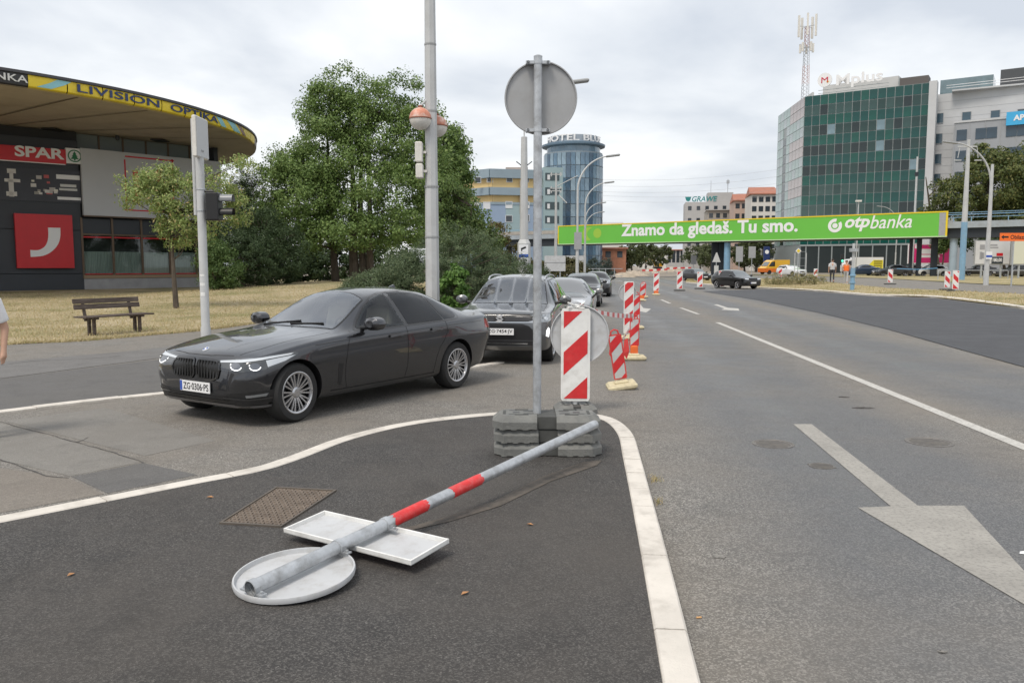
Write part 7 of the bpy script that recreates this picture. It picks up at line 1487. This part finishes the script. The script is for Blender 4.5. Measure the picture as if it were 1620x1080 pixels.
# ---------------------------------------------------------------- vehicles on the far right
def car_px(px, py, sp, label, col, head, name='distant_car', metal=.3):
    p = gnd(px, py); return simple_car(sp, name, label, p.x, p.y, radians(head), paint('paint %.2f %.2f %.2f' % col, col, .32, metal), zg=p.z)
car_px(1262, 437.5, rescale(HATCH, L=3.6, H=1.0), 'small white car parked behind the median shrubs', (.72, .72, .72), -65)
car_px(1345, 436, rescale(SEDAN, L=4.5), 'blue car beside the lorry cab behind the two men', (.05, .09, .17), 178)
car_px(1392, 437, rescale(SEDAN, L=4.5), 'dark car behind the lorry tail', (.03, .035, .045), 178); car_px(1422, 434.5, rescale(SEDAN, L=4.5), 'grey blue car passing the thin mast under the bridge', (.07, .08, .09), 178)
car_px(1456, 437, HATCH, 'white car between the dark bridge legs', (.65, .65, .64), 178); car_px(1527, 436, rescale(SEDAN, L=4.6), 'black car parked under the trees by the blue column', (.02, .02, .022), 178); car_px(1584, 438, rescale(SEDAN, L=4.6), 'dark grey car behind the white billboard legs', (.05, .05, .055), 178)
p = gnd(1224, 434); t = thing('yellow_van', 'yellow delivery van with orange lower body behind the black hatchback', 'van', p, radians(200)); s = 1.
prof = [(2.2, .35), (2.25, .95), (1.75, 1.2), (1.1, 1.95), (.7, 2.15), (-2.2, 2.2), (-2.25, .35)]
m = MB(); m.prism(prof, (0, -.85, 0), (1, 0, 0), (0, 0, 1), (0, 1.7, 0)); m.build('body', mat('van yellow', (.80, .45, .02), .4, coat=.5), t); m = MB(); m.prism([(2.23, .36), (2.26, .9), (-2.27, .9), (-2.27, .36)], (0, -.87, 0), (1, 0, 0), (0, 0, 1), (0, 1.74, 0)); m.build('lower_band', mat('van orange', (.75, .18, .02), .4), t)
for sgn in (-1, 1):
    m = MB(); m.prism([(1.6, 1.22), (1.08, 1.85), (.5, 1.95), (.5, 1.22)], (0, sgn*.86-.01, 0), (1, 0, 0), (0, 0, 1), (0, .02, 0)); m.build('side_window', M_glass_d, t)
    for x in (1.45, -1.4): m = MB(); m.lathe([(.05, -.1), (.32, -.1), (.33, .1), (.05, .1)], (x, sgn*.8, .33), 'y', n=18, caps=True); m.build('wheel', M_rubber, t)
m = MB(); m.prism([(-.7, 0), (.7, 0), (.6, .85), (-.6, .85)], (1.74, 0, 1.24), (0, 1, 0), (-.62, 0, .72), (.03, 0, .03)); m.build('windscreen', M_glass, t)
p = gnd(1362, 434.5); Y_ = p.y; t = thing('box_lorry', 'white box lorry with a yellow printed side waiting behind the two men', 'lorry', p, radians(180)); k = Y_/FPX
Lb = 60*k*.95; m = MB(); m.box((-Lb*.14, 0, 27*k*.62), (Lb*.74, 2.2, 27*k*.78)); bx = m.build('box_body', M_swhite, t); hb2 = 27*k*.78; zb2 = 27*k*.62
m = MB(); m.prism([(-Lb*.5, -hb2*.48), (Lb*.2, -hb2*.48), (-.1*Lb, -.1*hb2), (-Lb*.24, hb2*.3), (-Lb*.5, hb2*.3)], (0, 1.105, zb2), (1, 0, 0), (0, 0, 1), (0, .01, 0)); m.build('yellow_print', mat('yellow field', (.80, .70, .04), .5), bx)
for r in range(3): text('print', None, mat('brown print2', (.3, .25, .03), .5), bx, (-Lb*.36, 1.118, zb2+hb2*(.2-.16*r)), (-1, 0, 0), (0, 0, 1), width=Lb*.22, height=hb2*.11, bold=.02, ext=.003)
m = MB(); m.prism([(Lb*.25, .5), (Lb*.5, .5), (Lb*.5, 1.25), (Lb*.43, 2.2), (Lb*.25, 2.3)], (0, -1.0, 0), (1, 0, 0), (0, 0, 1), (0, 2.0, 0)); m.build('cab', M_swhite, t); m = MB(); m.prism([(Lb*.30, 1.3), (Lb*.47, 1.3), (Lb*.42, 2.0), (Lb*.30, 2.05)], (0, 1.0, 0), (1, 0, 0), (0, 0, 1), (0, .012, 0)); m.build('cab_window', M_glass_d, t)
m = MB(); m.box((0, 0, .5), (Lb*.9, 1.0, .25)); m.build('chassis', M_black, t)
for x in (Lb*.36, -Lb*.3):
    for sgn in (-1, 1): m = MB(); m.lathe([(.05, -.13), (.42, -.13), (.43, .13), (.05, .13)], (x, sgn*.9, .43), 'y', n=18, caps=True); m.build('wheel', M_rubber, t)
# excavators, barriers and rubble of the works
def digger(px, Y, label, flip=1):
    p = gx(px, Y); t = thing('excavator', label, 'excavator', p); M_dy = mat('machine yellow', (.70, .36, .02), .5)
    for s_ in (-1, 1): m = MB(); m.bbox((0, s_*1., .45), (3.2, .55, .9), .2); m.build('track', M_black, t)
    m = MB(); m.bbox((-.4*flip, 0, 1.5), (2.8, 2.2, 1.1), .12); m.build('body', M_dy, t); m = MB(); m.bbox((.6*flip, .5, 2.3), (1.1, 1., 1.3), .1); m.build('cab', M_glass_d, t)
    m = MB(); m.tube([(.9*flip, -.4, 1.6), (2.4*flip, -.4, 3.9), (4.2*flip, -.4, 3.4)], .22, 6); m.tube([(4.2*flip, -.4, 3.5), (4.5*flip, -.4, 1.2)], .16, 6); m.build('boom', M_dy, t); m = MB(); m.prism([(0, 0), (.8*flip, .1), (.5*flip, .9), (-.1*flip, .9)], (4.1*flip, -.8, .5), (1, 0, 0), (0, 0, 1), (0, .8, 0)); m.build('bucket', M_darkst, t)
digger(1040, 300, 'yellow excavator digging on the far works site', -1); digger(1066, 330, 'yellow excavator parked under the banner left of the bridge legs', 1)
for k, px in enumerate((1024, 1036, 1048, 1062, 1074, 1086)):
    p = gx(px, 150+3*k); t = thing('site_barrier', 'red and white site barrier of the row beyond the bridge', 'barrier', p, .1, 'site barriers beyond the bridge')
    for j in range(3): m = MB(); m.box((-.66+.66*j, 0, .85), (.64, .05, .3)); m.build('board_field', M_red if j != 1 else M_white, t)
    for s_ in (-.8, .8): m = MB(); m.box((s_, .05, .5), (.08, .08, 1.)); m.build('leg', M_galv, t)
random.seed(8)
for k, (px, Y, r) in enumerate(((985, 120, 1.4), (1003, 135, 1.8), (1030, 175, 2.2), (1062, 180, 2.0))):
    p = gx(px, Y); m = MB(); n = 14; vs = [(0, 0, r*.55)]; fs = []
    for j in range(3):
        for i in range(n): a = 2*pi*i/n; q = r*(j+1)/3*random.uniform(.85, 1.15); vs.append((q*1.6*cos(a), q*sin(a), (r*.5*(1-((j+1)/3)**1.3)+random.uniform(0, .12) if j < 2 else -.15)))
    fs += [(0, 1+i, 1+(i+1) % n) for i in range(n)]
    for j in range(2): fs += [(1+j*n+i, 1+(j+1)*n+i, 1+(j+1)*n+(i+1) % n, 1+j*n+(i+1) % n) for i in range(n)]
    o = m.add(vs, fs).build('rubble_heap', mat('rubble', (.40, .34, .27), .95, var=.25, vscale=2, bump=1, bscale=5), smooth=60); o.location = p; tag(o, 'heap of pale earth and rubble on the works site', 'rubble', 'rubble heaps of the works site')
# small litter and dry leaves
M_leafd = mat('dry brown leaf', (.42, .22, .10), .8)
for k, (px, py, z) in enumerate(((333, 786, IZ), (113, 908, IZ), (838, 829, IZ), (735, 938, IZ))):
    p = gnd(px, py, z); m = MB(); a = k*1.3; m.add([(.024*cos(a), .024*sin(a), .004), (.015*cos(a+1.6), .015*sin(a+1.6), .012), (-.03*cos(a), -.03*sin(a), .006), (.015*cos(a-1.6), .015*sin(a-1.6), .01), (0, 0, .002)], [(0, 1, 4), (1, 2, 4), (2, 3, 4), (3, 0, 4)]); o = m.build('fallen_leaf', M_leafd); o.location = p-Vector((0, 0, .004)); tag(o, 'curled dry brown leaf lying on the dark island asphalt', 'leaf', 'dry leaves on the island')
p = gnd(1106, 978); m = MB(); m.tube([(-.014, 0, .006), (.012, .004, .006)], .0045, 8); o = m.build('cigarette_end', mat('cigarette paper', (.62, .36, .16), .8)); o.location = p; tag(o, 'cigarette end lying on the road beside the island kerb', 'litter')
p = gnd(1618, 876); m = MB(); m.add([(-.02, 0, .004), (.01, -.015, .006), (.02, .015, .015), (-.005, .02, .01)], [(0, 1, 2, 3)]); o = m.build('paper_scrap', M_swhite); o.location = p; tag(o, 'white paper scrap lying on the road beside the large arrow', 'litter')
# ---------------------------------------------------------------- people
def skin_mesh(name, joints, edges, m, parent=None, sub=2):
    me = bpy.data.meshes.new(name); me.from_pydata([j[0] for j in joints], edges, []); o = link(name, me); sm = o.modifiers.new('s', 'SKIN'); 
    for i, v in enumerate(me.skin_vertices[0].data if me.skin_vertices else []): v.radius = joints[i][1]
    if not me.skin_vertices:
        bpy.context.view_layer.update()
    return o, sm
def person(label, loc, rz, H, shirt, trousers, vest=None, arm_bend=0., stride=.12, hair=(.05, .035, .025), short=True, name='person', lean=0.):
    t = thing(name, label, 'person', loc, rz); k = H/1.78; M_sk = mat('skin', (.50, .30, .21), .55)
    def body(nm, segs, m, n=12, parent=t):
        q = MB()
        for pts, rad in segs: q.tube([Vector(p)*k for p in pts], [r*k for r in rad], n)
        o = q.build(nm, m, parent, smooth=True); md = o.modifiers.new('r', 'REMESH'); md.mode = 'VOXEL'; md.voxel_size = .016*k; s2 = o.modifiers.new('s', 'SMOOTH'); s2.iterations = 5
        dg = bpy.context.evaluated_depsgraph_get(); me = bpy.data.meshes.new_from_object(o.evaluated_get(dg)); o.modifiers.clear(); o.data = me; me.name = nm; me.polygons.foreach_set('use_smooth', [True]*len(me.polygons)); return o
    s = stride; legs = []
    for sg, f in ((1, 1), (-1, -1)): legs.append(([(.0, sg*.09, .93), (s*f*.5, sg*.10, .52), (s*f-.05, sg*.10, .10)], [.092, .062, .045]))
    arms = []
    for sg, f in ((1, -1), (-1, 1)):
        sh = (0, sg*.19, 1.43); el = (s*f*.5-.03, sg*.25, 1.13); wr = (s*f*.9+.05+arm_bend*.18, sg*.26, .88+arm_bend*.2); arms.append((sh, el, wr))
    head = [([(0.01, 0, 1.50), (.015, 0, 1.58), (.03, 0, 1.66), (.02, 0, 1.74), (.01, 0, 1.775)], [.055, .062, .092, .085, .04]), ([(.10, 0, 1.645), (.13, 0, 1.632)], [.022, .016])]
    for sg in (1, -1): head.append(([(0.01, sg*.085, 1.665), (.0, sg*.10, 1.66)], [.022, .018]))
    segs = head+[([(0, 0, .9), (0, 0, 1.15), (0, 0, 1.38), (0, 0, 1.5)], [.12, .115, .13, .06])]
    for sh, el, wr in arms:
        segs.append(([sh, el, wr], [.05, .042, .03])); d = Vector((.02, 0, -1)).normalized(); w = Vector(wr)
        segs.append(([w, w+Vector((.01, 0, -.08))], [.03, .038]))
        for j in range(4): segs.append(([w+Vector((-.03+.02*j, 0, -.08)), w+Vector((-.03+.022*j+.015, 0, -.13)), w+Vector((-.025+.02*j+.03, 0, -.165+.012*abs(j-1.5)))], [.0105, .010, .0085]))
        segs.append(([w+Vector((.03, 0, -.04)), w+Vector((.055, 0, -.075)), w+Vector((.06, 0, -.11))], [.013, .012, .009]))
    for sg, f in ((1, 1), (-1, -1)): segs.append(([(s*f-.05, sg*.1, .2), (s*f-.05, sg*.1, .07)], [.045, .04]))
    segs += [([p for p in l_[0]], [.05, .04, .04]) for l_ in legs]
    body('body', segs, M_sk)
    body('trousers', legs+[([(0, -.06, .96), (0, .06, .96)], [.125, .125]), ([(0, 0, .9), (0, 0, 1.0)], [.14, .135])], mat('cloth %.2f %.2f %.2f' % trousers, trousers, .85, var=.1, vscale=9))
    sh_s = [([(0, -.05, .97), (0, -.05, 1.2), (0, -.08, 1.38)], [.135, .13, .12]), ([(0, .05, .97), (0, .05, 1.2), (0, .08, 1.38)], [.135, .13, .12]), ([(0, -.17, 1.42), (0, 0, 1.46), (0, .17, 1.42)], [.075, .08, .075])]
    for sh, el, wr in arms: e2 = Vector(sh).lerp(Vector(el), .8 if short else 1.); sh_s.append(([sh, e2]+([] if short else [wr]), [.075, .07]+([] if short else [.05])))
    body('shirt', sh_s, mat('cloth %.2f %.2f %.2f' % shirt, shirt, .85, var=.06, vscale=9))
    if vest: body('vest', [([(0, -.05, .99), (0, -.05, 1.2), (0, -.07, 1.40)], [.15, .145, .135]), ([(0, .05, .99), (0, .05, 1.2), (0, .07, 1.40)], [.15, .145, .135])], mat('orange vest', (.85, .17, .02), .7))
    body('hair', [([(-.02, 0, 1.70), (-.01, 0, 1.75), (0, 0, 1.785)], [.095, .098, .05]), ([(-.05, 0, 1.64), (-.03, 0, 1.72)], [.06, .075])] if vest is None else [([(.0, 0, 1.72), (.0, 0, 1.78)], [.115, .09])], mat('hair %.2f' % hair[0], hair, .8))
    for sg, f in ((1, 1), (-1, -1)): body('shoe', [([(s*f-.08, sg*.1, .045), (s*f+.05, sg*.1, .05), (s*f+.15, sg*.105, .035)], [.045, .048, .035])], mat('shoe', (.03, .03, .03), .6) if vest is None else M_white)
    return t
p = gnd(1316, 447); person('man in grey t-shirt and dark trousers walking on the road behind the median', p, radians(75), 37*p.y/FPX, (.50, .50, .50), (.04, .04, .045), stride=.1)
p = gnd(1338, 449.5); person('worker in orange vest with arms forward beside the blue post', p, radians(60), 1.72, (.45, .25, .16), (.42, .42, .42), vest=True, arm_bend=.8, stride=.12)
q = at(1, 520, 8.0); person('passer-by in a white t-shirt whose arm just enters the picture beside the slip lane', (q.x-.262, 8.0, 0), radians(-85), 1.76, (.72, .72, .73), (.06, .07, .1), stride=.1, arm_bend=.15)
